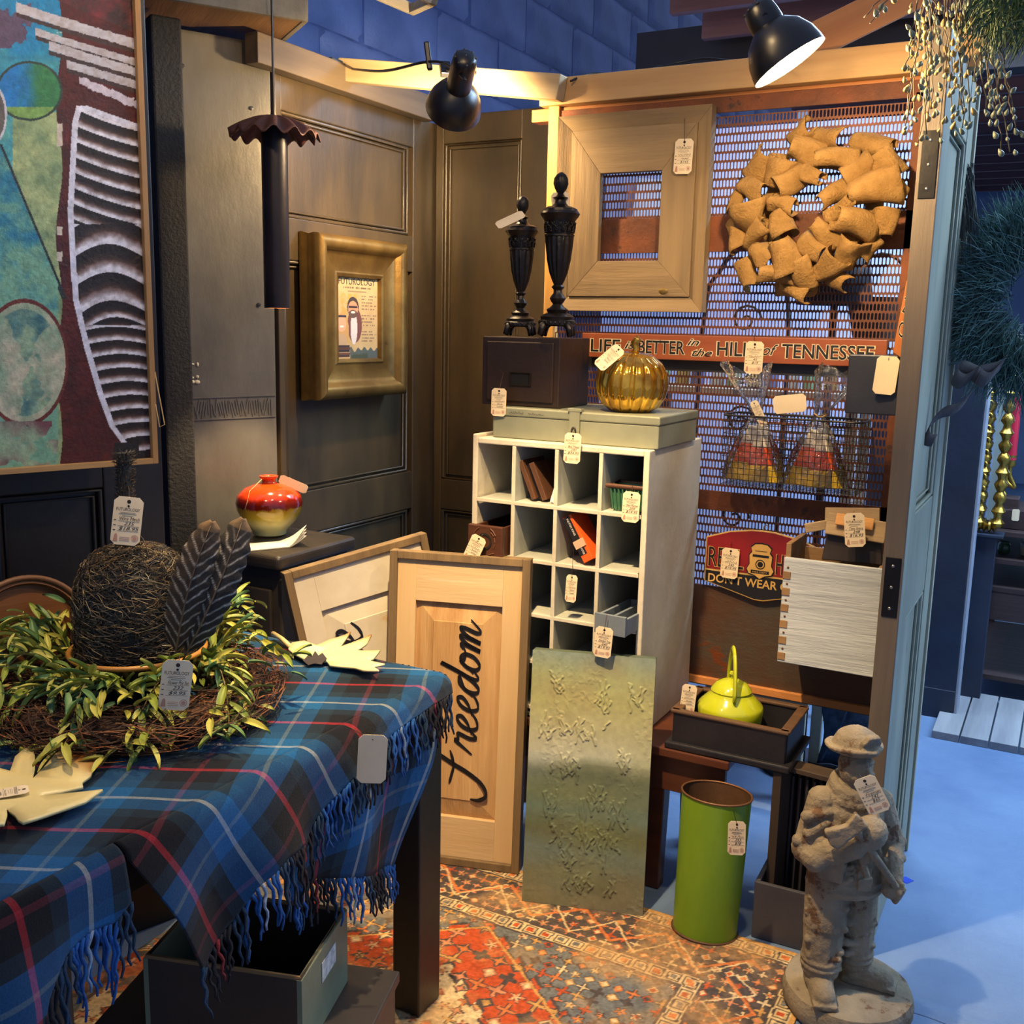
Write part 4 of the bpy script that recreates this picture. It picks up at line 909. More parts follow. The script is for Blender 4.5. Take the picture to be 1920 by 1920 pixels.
q.box((0, -.0046, .030), (.046, .0006, .007)); q.box((0, -.0046, -.016), (.052, .0006, .009)); q.box((0, -.0046, .044), (.034, .0006, .0016))
q.build('badge_marks', BLKP, hs)
q = MB(); put_text(q, 'FIRE DEPT', .006, 0, -.0185, -.0052, width=.042); q.build('badge_lettering', GLD, hs)
q = MB(); q.tube([(.0, .005, up-.004), (.002, .004, up+.012), (.010, .0, up+.018), (.016, .004, up+.012)], .0018, 6); q.build('hook', mat('steel', C(160, 158, 150)), hs, smooth=179)
tag('price tag hanging on the Real Heroes sign', PY(1371, 1028, RY-.012), 2, 2, lines=(None, '242', '$19.95'), string=[PY(1371, 1016, RY-.004)])

# ================================================================ wire basket with two bags of candy corn blocks
BYF = MY-.135; bx0 = PY(1353, 860, BYF).x; bx1 = PY(1600, 860, BYF).x+.012; bz0 = PY(1470, 918, BYF).z; bz1 = PY(1470, 786, BYF).z; BD = .122
wb = thing('wire_basket', 'dark wire mesh basket hooked on the screen holding cellophane bags', 'basket', (bx0, BYF, bz0)); bw = bx1-bx0; bh = bz1-bz0
WIRE = mat('dark_wire', C(70, 64, 58), C(50, 46, 42), 20, rough=.4, metal=.7, bump=0)
q = MB(); st = .0155; wr_ = .0009
nx = int(bw/st); nz = int(bh/st); ny = int(BD/st)
for i in range(nx+1):
    x = bw*i/nx; q.tube([(x, BD, bh), (x, BD, 0), (x, 0, 0), (x, 0, bh)], wr_, 4)
for j in range(nz+1):
    z = bh*j/nz; q.tube([(0, 0, z), (bw, 0, z), (bw, BD, z), (0, BD, z)], wr_, 4, closed=True)
for j in range(1, ny): y = BD*j/ny; q.tube([(0, y, bh), (0, y, 0), (bw, y, 0), (bw, y, bh)], wr_, 4)
tagp(q.build('wire_grid', WIRE, wb), kind='stuff')
q = MB(); cr = .02; rp = []
for cx, cy, a in ((cr, cr, 180), (bw-cr, cr, 270), (bw-cr, BD-cr, 0), (cr, BD-cr, 90)):
    for k in range(6): rp.append((cx+(cr+.004)*math.cos(R(a+18*k)), cy+(cr+.004)*math.sin(R(a+18*k)), bh+.002))
q.tube(rp, .0028, 8, closed=True); q.build('rim_wire', WIRE, wb, smooth=179)
for x in (.05, bw-.05): MB().tube([(x, BD, bh), (x, BD+.002, bh+.03), (x, BD+.010, bh+.034), (x, BD+.011, bh+.02)], .0016, 6).build('hook', WIRE, wb, smooth=179)
m, nt, b = newmat('cellophane'); nt.nodes.remove(b); gl = N(nt, 'ShaderNodeBsdfGlossy'); gl.inputs['Roughness'].default_value = .06; tr_ = N(nt, 'ShaderNodeBsdfTransparent'); mx = N(nt, 'ShaderNodeMixShader')
fr_ = N(nt, 'ShaderNodeFresnel'); fr_.inputs['IOR'].default_value = 1.5; v = coord(nt); nb = N(nt, 'ShaderNodeBump'); nb.inputs['Strength'].default_value = .9; nb.inputs['Distance'].default_value = .02
nt.links.new(noisen(nt, v, 26, 4), nb.inputs['Height']); nt.links.new(nb.outputs[0], gl.inputs['Normal']); nt.links.new(nb.outputs[0], fr_.inputs['Normal'])
ad = N(nt, 'ShaderNodeMath', operation='MULTIPLY_ADD'); ad.inputs[1].default_value = 1.5; ad.inputs[2].default_value = .05; nt.links.new(fr_.outputs[0], ad.inputs[0])
nt.links.new(ad.outputs[0], mx.inputs[0]); nt.links.new(tr_.outputs[0], mx.inputs[1]); nt.links.new(gl.outputs[0], mx.inputs[2]); nt.links.new(mx.outputs[0], nt.nodes['Material Output'].inputs[0])
CELLO = m
CY_ = mat('candy_yellow', C(220, 180, 44), rough=.5, bump=.05); CO_ = mat('candy_orange', C(214, 84, 26), C(196, 70, 22), 8, rough=.5, bump=.05); CW_ = mat('candy_white', C(226, 214, 192), rough=.5, bump=.05)
def candy(parent, loc, rz, ry, w, h, d):
    k = bpy.data.objects.new('candy_corn_block', None)
    for nm, za, zb_, m_ in (('yellow_band', 0, .33, CY_), ('orange_band', .33, .68, CO_), ('white_band', .68, 1, CW_)):
        f = lambda t: w/2*(1-.82*t)
        q = MB(); q.prism([(-f(za), za*h), (f(za), za*h), (f(zb_), zb_*h), (-f(zb_), zb_*h)], -d/2, d/2)
        q.build(nm, m_, parent, bevel=.003, loc=loc, rot=(0, R(ry), R(rz)))
def bag(label, cx, tilt, seed, hgt):
    t = thing('candy_bag', label, 'bag', (cx, BYF+.056, bz0+.006))
    candy(t, (-.022, .012, .002), 14, 3, .115, .150, .028); candy(t, (.026, -.012, .002), -22, -4, .105, .140, .026); candy(t, (.0, .034, .003), 5, 1, .10, .155, .022)
    r_ = random.Random(seed); q = MB()
    def bf(u, v):
        a = 2*PI*u; zz = hgt*v
        if v < .62: k = 1-(v/.62)**1.5*.88
        else: k = .12+(v-.62)/.38*.62
        rx, ry_ = .088*k, (.050*k if v < .62 else .016+.02*k)
        wob = 1+.10*mnoise.noise(Vector((math.cos(a)*2+seed, math.sin(a)*2, v*6)))+(.16*math.sin(5*a+seed) if v > .62 else 0)
        off = tilt*max(0, v-.6)
        return (rx*math.cos(a)*wob+off, ry_*math.sin(a)*wob, zz+(.02*math.sin(2*a+seed) if v > .9 else 0))
    q.sheet(bf, 40, 26, cu=True); q.build('cellophane', CELLO, t, smooth=179)
    MB().tube([(.016*math.cos(2*PI*k/14)+tilt*.02, .012*math.sin(2*PI*k/14), hgt*.62+.004*math.sin(k)) for k in range(14)], .0016, 5, closed=True).build('twine', mat('raffia', C(206, 168, 110), rough=.9, bump=0), t, smooth=179)
    return t
b1x = PY(1412, 880, BYF+.05).x; b2x = PY(1528, 880, BYF+.05).x
bag('cellophane bag of candy corn blocks with flopped left top in the wire basket', b1x, -.10, 2, .31); bag('cellophane bag of candy corn blocks with right-leaning top in the wire basket', b2x, .12, 9, .31)
tag('narrow tag hanging down the front of the left candy bag', PY(1412, 752, BYF-.004), 10, -28, w=.55, lines=(None, None, None), s=.8)
tag('cream tag lying sideways at the neck of the right candy bag', PY(1450, 760, BYF-.004), 10, -98, blank=True, s=.95)

# ================================================================ weathered crate and the little barn-wood piece
KY = 2.655; k0 = PY(1463, 1150, KY).x; k1 = min(PY(1648, 1150, KY).x, -.358); kz1 = PY(1560, 1056, KY).z; kz0 = PY(1550, 1256, KY).z; kd = .185
ck = thing('weathered_crate', 'weathered white wooden crate hung on the screen beside the sage door', 'crate', (k0, KY, kz0)); kw, kh = k1-k0, kz1-kz0
CRW = wood('crate_white', C(190, 196, 200), C(150, 156, 162), 'x', 9, .75, .6, wear=C(92, 72, 58), wlev=.60); CRI = wood('crate_raw', C(150, 116, 78), C(112, 84, 56), 'x', 9, .7)
MB().box((kw/2, .007, kh/2), (kw, .014, kh)).build('front_board', CRW, ck, bevel=.002)
MB().box((.007, kd/2+.007, kh/2+.018), (.014, kd-.014, kh+.036)).build('side_board', CRI, ck, bevel=.002); MB().box((kw-.007, kd/2+.007, kh/2), (.014, kd-.014, kh)).build('side_board', CRI, ck, bevel=.002)
MB().box((kw/2, kd-.007, kh/2), (kw-.03, .014, kh)).build('back_board', CRI, ck); MB().box((kw/2, kd/2, .006), (kw-.03, kd-.03, .010)).build('bottom_board', CRI, ck)
for j in range(6):
    z = kh*(.06+.155*j); MB().box((.010, -.0006, z), (.020, .003, kh*.07)).build('finger_joint', CRI, ck, bevel=.0008)
    q = MB(); q.ell((.012, -.0008, z+kh*.075), (.003, .0014, .003), 8); q.build('nail', RUST, ck, smooth=179)
MB().box((kw-.03, kd*.62, -.006), (.09, .02, .012)).build('cleat', wood('cardboard', C(168, 140, 100), C(148, 122, 84), 'z'), ck, bevel=.001)
hp = thing('barnwood_piece', 'little dark box topped with barn wood scraps and a white knob', 'ornament', (PY(1598, 1056, KY+.08).x, KY+.075, kz1+.001), (0, 0, R(8)))
DK = wood('dark_barnwood', C(52, 40, 34), C(34, 28, 26), 'z', 8, .6); SC = wood('scrap_wood', C(168, 142, 104), C(126, 104, 76), 'x', 10, .7, .4)
hw = PY(1652, 1000, KY+.06).x-PY(1540, 1000, KY+.06).x; hh_ = .080
q = MB(); q.hexa([(-hw*.5, -.045, 0), (hw*.5, -.045, 0), (hw*.5, .045, 0), (-hw*.5, .045, 0), (-hw*.44, -.038, hh_), (hw*.44, -.038, hh_), (hw*.44, .038, hh_), (-hw*.44, .038, hh_)]); q.build('body', DK, hp, bevel=.003)
for nm, c_, d_, r3 in (('front_scrap', (.004, -.043, hh_+.010), (hw*.98, .010, .055), (R(-20), R(5), 0)), ('back_scrap', (-.008, -.020, hh_+.035), (hw*.9, .012, .045), (R(-15), R(-4), 0)), ('side_scrap', (-hw*.62, -.030, hh_+.004), (hw*.42, .010, .024), (0, R(-14), R(8)))): MB().box(c_, d_, r3).build(nm, SC, hp, bevel=.002)
MB().box((.0, -.054, hh_+.028), (hw*.62, .006, .030), (R(-20), R(5), 0)).build('peeled_strip', wood('peeled', C(206, 152, 88), C(176, 122, 66), 'x', 14), hp, bevel=.002)
q = MB(); q.ell((.0, -.064, hh_+.014), (.011, .008, .009), 16); q.build('knob', mat('porcelain', C(226, 214, 190), rough=.25, bump=0), hp, smooth=179)
q = MB(); q.tube([(-.026, -.02, hh_+.05), (-.015, -.012, hh_+.070), (.010, -.012, hh_+.074), (.026, -.02, hh_+.055)], .0011, 5); q.build('wire_loop', WIRE, hp, smooth=179)
tag('price tag hung from the knob of the barn wood piece', PY(1601, 962, KY-.012), 12, -7, lines=('Two Story', '248', '$16.95'), string=[PY(1601, 958, KY-.005)], s=.98)
# slate board and orange stick by the post
SBY = 2.60; p0 = PY(1592, 664, SBY); p1 = PY(1592, 775, SBY)
sl = MB().box((.06, .012, -(p0.z-p1.z)/2), (.12, .024, p0.z-p1.z)); x_ = min(p0.x, -.372-.10)
so = sl.build('slate_board', mat('slate_dark', C(40, 42, 48), C(30, 32, 38), 6, rough=.45), loc=(x_, SBY, p0.z), bevel=.003); tagp(so, 'dark slate coloured box lid hung flat beside the sage door', 'box')
tag('blank back of a tag hanging over the dark slate box lid', PY(1667, 668, SBY-.012), 10, 4, blank=True, s=1.02, string=[PY(1670, 656, SBY-.006)])
st_ = PY(1683, 660, 2.585); so = thing('leaning_stick_sign', 'narrow orange wooden sign seen almost edge on beside the sage door', 'sign', (st_.x+.002, 2.60, p0.z+.001), (0, R(14), R(-58)))
MB().box((0, 0, .085), (.052, .012, .17)).build('board', wood('orange_sign', C(196, 122, 66), C(170, 96, 48), 'z'), so, bevel=.002)
for lt, zl in (('Z', .10), ('C', .045)):
    q = MB(); put_text(q, lt, .05, .0, zl, -.0066, offset=.002); q.build('letter_outline', CRM, so); q = MB(); put_text(q, lt, .05, .0, zl, -.0069); q.build('letter', BLKP, so)

# ================================================================ gold framed flyer on the black door
XF = LX+.085
py0, py1 = PX(601, 600, XF).y, PX(768, 600, XF).y; pz1, pz0 = (PX(601, 430, XF).z+PX(768, 458, XF).z)/2, (PX(601, 760, XF).z+PX(768, 735, XF).z)/2
gf = thing('gold_frame', 'deep antique gold picture frame around the shop flyer', 'picture frame', (XF, py0, pz0), (0, 0, R(90)))
GFM = mat('antique_gold', C(150, 118, 62), C(112, 84, 42), 6, rough=.34, metal=.75, bump=.12, bsc=40, wear=C(70, 54, 34), wsc=12, wlev=.68)
gw2, gh2 = py1-py0, pz1-pz0
prof = [(0, .083), (0, .070), (.006, .050), (.003, .030), (.004, .010), (.014, 0), (.030, 0), (.040, .008), (.046, .020), (.060, .026), (.100, .034), (.107, .028), (.114, .030), (.118, .044)]
k_ = min(gw2, gh2)/.44
def ring(i, y): i *= k_; return [(i, y, i), (gw2-i, y, i), (gw2-i, y, gh2-i), (i, y, gh2-i)]
for side, nm in enumerate(('bottom_rail', 'right_rail', 'top_rail', 'left_rail')):
    q = MB(); vs = []
    for i, y in prof: r4 = ring(i, y); vs += [r4[side], r4[(side+1) % 4]]
    q.add(vs, [(2*j, 2*j+1, 2*j+3, 2*j+2) for j in range(len(prof)-1)]); q.build(nm, GFM, gf, smooth=50)
i_ = .118*k_; fw3, fh3 = gw2-2*i_, gh2-2*i_
def flyer(u, v):
    n = len(u); x = u; y = 1-v; asp = fh3/fw3; col = np.tile(np.array((204., 172., 118.)), (n, 1)); col += ((fbm(x*6, y*9)-.5)*26)[:, None]
    def el(cx, cy, rx, ry, c): m_ = ((x-cx)/rx)**2+((y-cy)/ry)**2 < 1; col[m_] = c
    m_ = (x > .08) & (x < .5) & (y > .2) & (y < .8) & (fbm(x*20, y*20) > .5); col[m_] = (206, 160, 80)
    el(.44, .58, .17, .22, (118, 70, 62)); el(.42, .62, .08, .2, (224, 214, 206)); el(.40, .36, .135, .125, (70, 58, 52)); el(.40, .385, .115, .10, (214, 150, 110)); el(.40, .445, .105, .05, (104, 78, 64)); el(.40, .425, .05, .014, (240, 228, 214))
    m_ = (np.abs(y-.36) < .012) & (np.abs(x-.40) < .10); col[m_] = (60, 44, 40)
    el(.13, .64, .17, .2, (206, 158, 92)); el(.14, .57, .10, .095, (230, 172, 132)); el(.14, .60, .045, .012, (246, 236, 226)); m_ = (np.abs(y-.475) < .014) & (np.abs(x-.13) < .11); col[m_] = (52, 48, 60); el(.12, .78, .14, .09, (196, 160, 120))
    for k in range(5): m_ = (np.abs(y-(.84+.03*k)) < .014) & (x < .32+.02*(k % 2)); col[m_] = [(58, 44, 40), (92, 60, 44), (46, 40, 44), (110, 70, 50), (70, 50, 44)][k]
    hill = .93-.10*vn(x*9, x*0)-.02*np.sin(x*40); m_ = (y > hill) & (x > .33); col[m_] = (84, 92, 86)
    tri = .98-.16*np.abs(((x*14) % 1)-.5)*vn(np.floor(x*14), x*0+3)-.03; m_ = (y > tri) & (x > .36) & (x < .75); col[m_] = (64, 74, 58)
    for k in range(15):
        if k in (5, 10): continue
        m_ = (np.abs(y-(.22+.04*k)) < .008) & (x > .60) & (x < .96-.05*((k*7) % 3)) & (vn(x*60, y*0+k) > .3); col[m_] = (140, 112, 84)
    m_ = (np.abs(y-.125) < .010) & (x > .18) & (x < .82) & (vn(x*50, x*0+2) > .35); col[m_] = (120, 96, 74)
    m_ = (np.abs(y-.17) < .008) & (x > .28) & (x < .72); col[m_] = (150, 122, 92)
    return np.clip(col*.82, 0, 255)
fo = vgrid('flyer', lambda u, v: np.stack([i_-.002+u*(fw3+.004), np.full_like(u, .044), i_-.002+v*(fh3+.004)], 1), flyer, 110, 190, vcolmat('flyer_print', .5, 0, 60, .04), gf, smooth=False)
q = MB(); put_text(q, 'FUTUROLOGY', .022*k_*1.2, i_+fw3/2, i_+fh3*.92, .0432, width=fw3*.88); q.build('title', INK, gf)

# ================================================================ abstract painting in a slim oak frame
pe = PN(276, 500, QP, QN)
def on(px, py): return PN(px, py, QP, QN)
pbr = on(294, 868); PTOP = 2.36; PWD = .60; PHT = PTOP-pbr.z
pt = thing('abstract_painting', 'large abstract painting with zebra striped limb in a slim oak frame', 'painting', pbr-QD*PWD, (0, 0, math.atan2(QD.y, QD.x)))
OAK = wood('slim_oak', C(176, 136, 84), C(146, 106, 60), 'z', 9, .5); OAKH = wood('slim_oak_h', C(186, 148, 94), C(152, 114, 68), 'x', 9, .5)
MB().box((PWD-.006, .012, PHT/2), (.012, .044, PHT)).build('frame_stile', OAK, pt, bevel=.001); MB().box((.006, .012, PHT/2), (.012, .044, PHT)).build('frame_stile', OAK, pt, bevel=.001)
MB().box((PWD/2, .012, .006), (PWD-.024, .044, .012)).build('frame_rail', OAKH, pt, bevel=.001); MB().box((PWD/2, .012, PHT-.006), (PWD-.024, .044, .012)).build('frame_rail', OAKH, pt, bevel=.001)
po_ = pbr-QD*PWD
def paint(u, v):
    Wp = np.array(po_)[None, :]+np.outer(.012+u*(PWD-.024), np.array(QD))+np.outer(.012+v*(PHT-.024), np.array((0, 0, 1.)))
    d = Wp-np.array(EYE); w = d @ np.array(FWD); x = 960+FPX*(d @ np.array(RGT))/w; y = 960-FPX*(d @ np.array(UPV))/w
    n = fbm(x/26, y/26, 4); n2 = fbm(x/60+7, y/60+3, 4); n3 = fbm(x/9, y/9+5, 3)
    col = L3((92, 26, 20), (60, 14, 12), np.clip(n*1.4-.2, 0, 1)); w_ = np.clip((n2-.62)*5, 0, 1)*(y > 650); col = col*(1-w_[:, None])+np.array((150, 62, 24))*w_[:, None]
    teal = L3((20, 128, 178), (108, 176, 158), np.clip((y-60)/260+(n2-.5)*1.6, 0, 1)); grn = L3((84, 150, 136), (164, 182, 138), np.clip((y-380)/300+(n-.5)*2, 0, 1))
    body = np.where((y < 330)[:, None], teal, grn); edge = 112+6*np.sin(y/40); m_ = (x < edge); col[m_] = body[m_]
    k = (x < 60) & (y < 90) & (n2 > .5); col[k] = (86, 70, 96)
    ol_ = (x > 25) & (x < edge) & (y > 210) & (x-25 > (y-420)*.1); grn2 = L3((120, 146, 104), (178, 190, 130), np.clip(n*1.8-.4, 0, 1)); col[ol_] = grn2[ol_]
    dl = np.abs(x-(0+(y-270)*.42)); m_ = (dl < 5) & (y > 270) & (y < 560); col[m_] = (34, 44, 44)
    m_ = (x < (y-270)*.42) & (y > 270) & (x < 110); t2 = L3((36, 120, 150), (120, 170, 140), np.clip((y-270)/250+(n-.5)*2, 0, 1)); col[m_] = t2[m_]
    e = ((x-56)/58)**2+((y-170)/52)**2; m_ = e < 1.18; col[m_] = (44, 62, 52); m_ = (e < 1); g3 = L3((20, 120, 190), (52, 124, 74), np.clip((x-30)/50+(n-.5), 0, 1)); col[m_] = g3[m_]; m_ = (e < 1) & (y > 200); col[m_] = (122, 162, 84)
    e = ((x+12)/26)**2+((y-215)/56)**2; m_ = e < 1; col[m_] = (200, 200, 204); m_ = e < .75; col[m_] = (96, 90, 84)
    e = ((x-46)/78)**2+((y-680)/112)**2; m_ = e < 1.15; col[m_] = (104, 40, 30); m_ = e < 1; g4 = L3((132, 160, 128), (196, 188, 158), np.clip(n*2-.5, 0, 1)); col[m_] = g4[m_]; m_ = (e < .8) & (n2 > .60); col[m_] = L3((64, 112, 116), (150, 176, 140), np.clip(n*2-.4, 0, 1))[m_]
    m_ = (y > 790) & (x < 110) & (x > 0) & (n > .5); col[m_] = L3((150, 176, 140), (120, 70, 76), np.clip(n2*2-.5, 0, 1))[m_]
    m_ = (x > 108) & (x < 118) & (y > 60) & (y < 520) & (vn(y/24, y*0) > .75); col[m_] = (210, 196, 176)
    # swooping white bands across the top
    for c0, wd in ((8, 10), (34, 7), (52, 9), (76, 8)):
        yc = c0+np.where(x > 20, (x-20)**.93*.46, 0)+(0 if c0 < 20 else 8); dd = np.abs(y-yc); m_ = (dd < wd*(.7+.5*n3)) & (x > 20+c0*1.4); col[m_] = L3((214, 214, 222), (150, 140, 138), np.clip(n3*1.6-.4, 0, 1))[m_]
        m_ = (dd > wd) & (dd < wd+8) & (x > 20+c0*1.4) & (y > yc); col[m_] = (60, 42, 40)
    m_ = (y < (x-90)*.42-8) & (x > 95); col[m_] = L3((112, 36, 40), (44, 30, 30), np.clip(n*1.8-.4, 0, 1))[m_]
    yc = 150+(x-150)*.42; m_ = (np.abs(y-yc) < 9*(.4+n3)) & (x > 150); col[m_] = (206, 196, 206)
    # striped limb
    lb = np.interp(y, [198, 230, 400, 560, 650, 740, 800, 838], [150, 142, 133, 143, 164, 190, 212, 240]); inside = (x > lb) & (y > 198+np.clip((x-165)*.36, 0, 40)) & (x < 282)
    xs = (x-lb)
    ph = np.interp(y+np.where(y < 420, -.00085*(xs-160)**2*-1+.0*xs, np.where(y < 610, 26*np.sin(np.clip(xs/135, 0, 1)*PI), 8*np.sin(np.clip(xs/120, 0, 1)*PI)))-np.where(y < 420, xs*.16, 0), [170, 430, 600, 850], [0, 9.0, 12.2, 22.0])
    f = ph-np.floor(ph); val = np.clip((f-.22)/.62, 0, 1)**1.5; val = np.where(f > .9, 1, val); val = val*(.8+.4*n3)
    sc_ = L3((26, 18, 18), (92, 62, 52), np.clip(val*2, 0, 1)); sc_ = sc_*(1-np.clip(val*1.6-.6, 0, 1)[:, None])+np.array((226, 222, 228))*np.clip(val*1.6-.6, 0, 1)[:, None]
    col[inside] = sc_[inside]; m_ = (np.abs(x-lb) < 5.5) & (y > 198) & (y < 842); col[m_] = (222, 220, 230); m_ = inside & (y < 208+np.clip((x-165)*.36, 0, 40)); col[m_] = (222, 220, 230)
    m_ = (y > 830) & (x > 215) & (x < 262); col[m_] = (30, 24, 24)
    col = col*(.86+.28*n3)[:, None]
    return np.clip(col, 0, 255)
vgrid('painted_face', lambda u, v: np.stack([.012+u*(PWD-.024), np.full_like(u, .004)-.0012*fbm(u*90, v*160, 3), .012+v*(PHT-.024)], 1), paint, 400, 760, vcolmat('oil_paint', .45, .35, 160, .12, 70), pt)
MB().box((PWD/2, .018, PHT/2), (PWD-.026, .02, PHT-.026)).build('backing', mat('canvas_back', C(140, 124, 96), rough=.8), pt)
MB().tube([(PWD, -.008, .20), (PWD+.012, -.012, .11), (PWD+.016, -.012, .085), (PWD+.004, -.012, .08), (PWD-.002, -.010, .13)], .0014, 5).build('raffia_tie', mat('raffia', C(206, 168, 110)), pt, smooth=179)
# ================================================================ black side stand, vase, papers
SX, SZt = -1.85, .873; SY0, SY1 = 2.10, 2.45
BSM = mat('black_stand_paint', C(58, 52, 44), C(40, 36, 32), 6, rough=.38, bump=.12, wear=C(112, 96, 70), wsc=18, wlev=.72)
sd = thing('black_stand', 'black painted stand with rounded top carrying the red vase', 'stand', (SX-.16, (SY0+SY1)/2, 0))
MB().box((0, 0, SZt-.02), (.32, SY1-SY0, .04)).build('top_board', BSM, sd, bevel=.014, seg=4)
MB().box((0, .005, (SZt-.04)/2), (.28, SY1-SY0-.05, SZt-.042)).build('cabinet_body', BSM, sd, bevel=.004)
dq = MB().box((0, -(SY1-SY0)/2+.026, .42), (.22, .012, .70)).build('door', BSM, sd, bevel=.004)
q = MB(); q.ell((.08, -(SY1-SY0)/2+.012, .50), .011, 12); q.build('knob', mat('black_iron', C(22, 21, 22)), dq, smooth=179)
vp = PZ(506, 1001, SZt+.004); VR = .098
m, nt, b = newmat('vase_glaze'); tcx = N(nt, 'ShaderNodeTexCoord'); sp_ = N(nt, 'ShaderNodeSeparateXYZ'); nt.links.new(tcx.outputs['Object'], sp_.inputs[0])
nz_ = noisen(nt, coord(nt, (1, 1, .25)), 42, 5, .7); ad = N(nt, 'ShaderNodeMath', operation='MULTIPLY_ADD'); nt.links.new(nz_, ad.inputs[0]); ad.inputs[1].default_value = .030; nt.links.new(sp_.outputs[2], ad.inputs[2])
mp = N(nt, 'ShaderNodeMapRange'); mp.inputs[1].default_value = .0; mp.inputs[2].default_value = .19; nt.links.new(ad.outputs[0], mp.inputs[0])
nt.links.new(ramp(nt, mp.outputs[0], [(.0, C(182, 196, 150)), (.28, C(206, 204, 150)), (.40, C(170, 150, 40)), (.52, C(150, 118, 24)), (.55, C(104, 22, 12)), (.66, C(120, 24, 12)), (.72, C(206, 60, 16)), (1.0, C(214, 72, 18))]), b.inputs['Base Color'])
b.inputs['Roughness'].default_value = .12; b.inputs['Coat Weight'].default_value = .6
vs_ = thing('ceramic_vase', 'round red orange and celadon drip glazed vase on the black stand', 'vase', vp)
q = MB(); q.lathe([(.046, 0), (.050, .003), (.050, .012), (.060, .022), (.080, .046), (.094, .074), (.098, .096), (.092, .118), (.070, .138), (.040, .150), (.022, .154), (.0195, .160), (.020, .166), (.028, .171), (.028, .175), (.020, .176), (.014, .170), (.012, .150)], 56); q.build('body', m, vs_, smooth=60)
t_ = tag('white tag sticking out sideways from the neck of the red vase', PD(524, 897, (vp-EYE).dot(FWD)-.02), 28, -68, pitch=0, blank=True, w=.55, s=1.0)
MB().tube([(.0, -.030, .168), (-.006, -.075, .138), (.004, -.097, .110), (-.004, -.099, .088)], .001, 5).build('raffia_string', mat('raffia', C(206, 168, 110)), vs_, smooth=179)
q = MB(); pp = PZ(520, 1026, SZt+.001)
pa_ = thing('paper_sheets', 'stack of white papers with curled corners under the red vase', 'papers', (pp.x, pp.y, SZt+.0008), (0, 0, R(60)))
PW = mat('white_paper', C(236, 228, 206), rough=.8, bump=0)
for k in range(4): 
    q = MB(); q.sheet(lambda u, v, k=k: (-.12+.20*u, -.02+.10*v*(1-.1*k), .0008*k+max(0, u-.74)**1.3*(.16+.05*k)*(.5+.6*(1-v))), 24, 6); q.build('sheet', PW, pa_, solid=.0004, smooth=179, offs=1)

# ================================================================ table under the tartan blanket
XE, TT = -1.13, .765
tbm = mat('table_black', C(30, 26, 24), C(20, 18, 18), 6, rough=.42)
tb = thing('display_table', 'black wooden table under the tartan blanket', 'table', (0, 0, 0)); TXL, TYN, TYF = -1.80, .70, 1.785
MB().box(((TXL+XE)/2-.003, (TYN+TYF)/2, TT-.015), (XE-TXL-.006, TYF-TYN, .03)).build('table_top', tbm, tb, bevel=.004)
for nm, x, y in (('leg', XE-.030, TYF-.040), ('leg', XE-.045, TYN+.115), ('leg', TXL+.06, TYF-.055), ('leg', TXL+.06, TYN+.115)): MB().box((x, y, (TT-.03)/2+.0035), (.070, .085, TT-.037)).build('leg', tbm, tb, bevel=.004)
MB().box((XE-.045, (TYN+TYF)/2, TT-.07), (.02, TYF-TYN-.2, .08)).build('apron', tbm, tb)
SEQ = [(0, (18, 88, 140)), (.15, (170, 178, 180)), (.185, (18, 88, 140)), (.33, (24, 46, 60)), (.46, (10, 10, 16)), (.66, (170, 34, 42)), (.705, (10, 10, 16)), (.88, (24, 46, 60))]
SEQ2 = [(p_, {(170, 34, 42): (92, 30, 38), (170, 178, 180): (96, 124, 146)}.get(c_, c_)) for p_, c_ in SEQ]
m, nt, b = newmat('tartan'); uvn = N(nt, 'ShaderNodeTexCoord'); sp_ = N(nt, 'ShaderNodeSeparateXYZ'); nt.links.new(uvn.outputs['UV'], sp_.inputs[0])
cs = []
for i in range(2):
    d_ = N(nt, 'ShaderNodeMath', operation='MULTIPLY'); d_.inputs[1].default_value = 1/.215; nt.links.new(sp_.outputs[i], d_.inputs[0])
    f_ = N(nt, 'ShaderNodeMath', operation='FRACT'); nt.links.new(d_.outputs[0], f_.inputs[0]); cs.append(ramp(nt, f_.outputs[0], [(p, C(*c)) for p, c in (SEQ if i == 0 else SEQ2)], 'CONSTANT'))
col = mix(nt, .5, cs[0], cs[1]); fz = noisen(nt, coord(nt, kind='UV'), 260, 6, .8)
col = mix(nt, 1.0, col, ramp(nt, fz, [(.25, .55), (.75, 1.2)]), 'MULTIPLY'); nt.links.new(col, b.inputs['Base Color'])
b.inputs['Roughness'].default_value = .95; b.inputs['Specular IOR Level'].default_value = .15; b.inputs['Sheen Weight'].default_value = .08; b.inputs['Sheen Roughness'].default_value = .5
bumpit(nt, b, fz, .6, .004); TARTAN = m
FRM = [mat('wool_blue', C(24, 88, 156), C(18, 66, 124), 60, rough=.95, bump=.5, bsc=400), mat('wool_black', C(20, 20, 30), C(14, 14, 20), 60, rough=.95, bump=.5, bsc=400), mat('wool_red', C(130, 30, 36), C(100, 22, 28), 60, rough=.95, bump=.5, bsc=400), mat('wool_white', C(150, 162, 176), C(90, 120, 156), 60, rough=.95, bump=.5, bsc=400), mat('wool_teal', C(22, 56, 84), C(18, 40, 60), 60, rough=.95, bump=.5, bsc=400)]
def wool(u):
    f = (u/.215) % 1; return 0 if f < .16 else 3 if f < .19 else 0 if f < .35 else 4 if f < .5 else 1 if f < .665 else 2 if f < .70 else 1 if f < .86 else 4
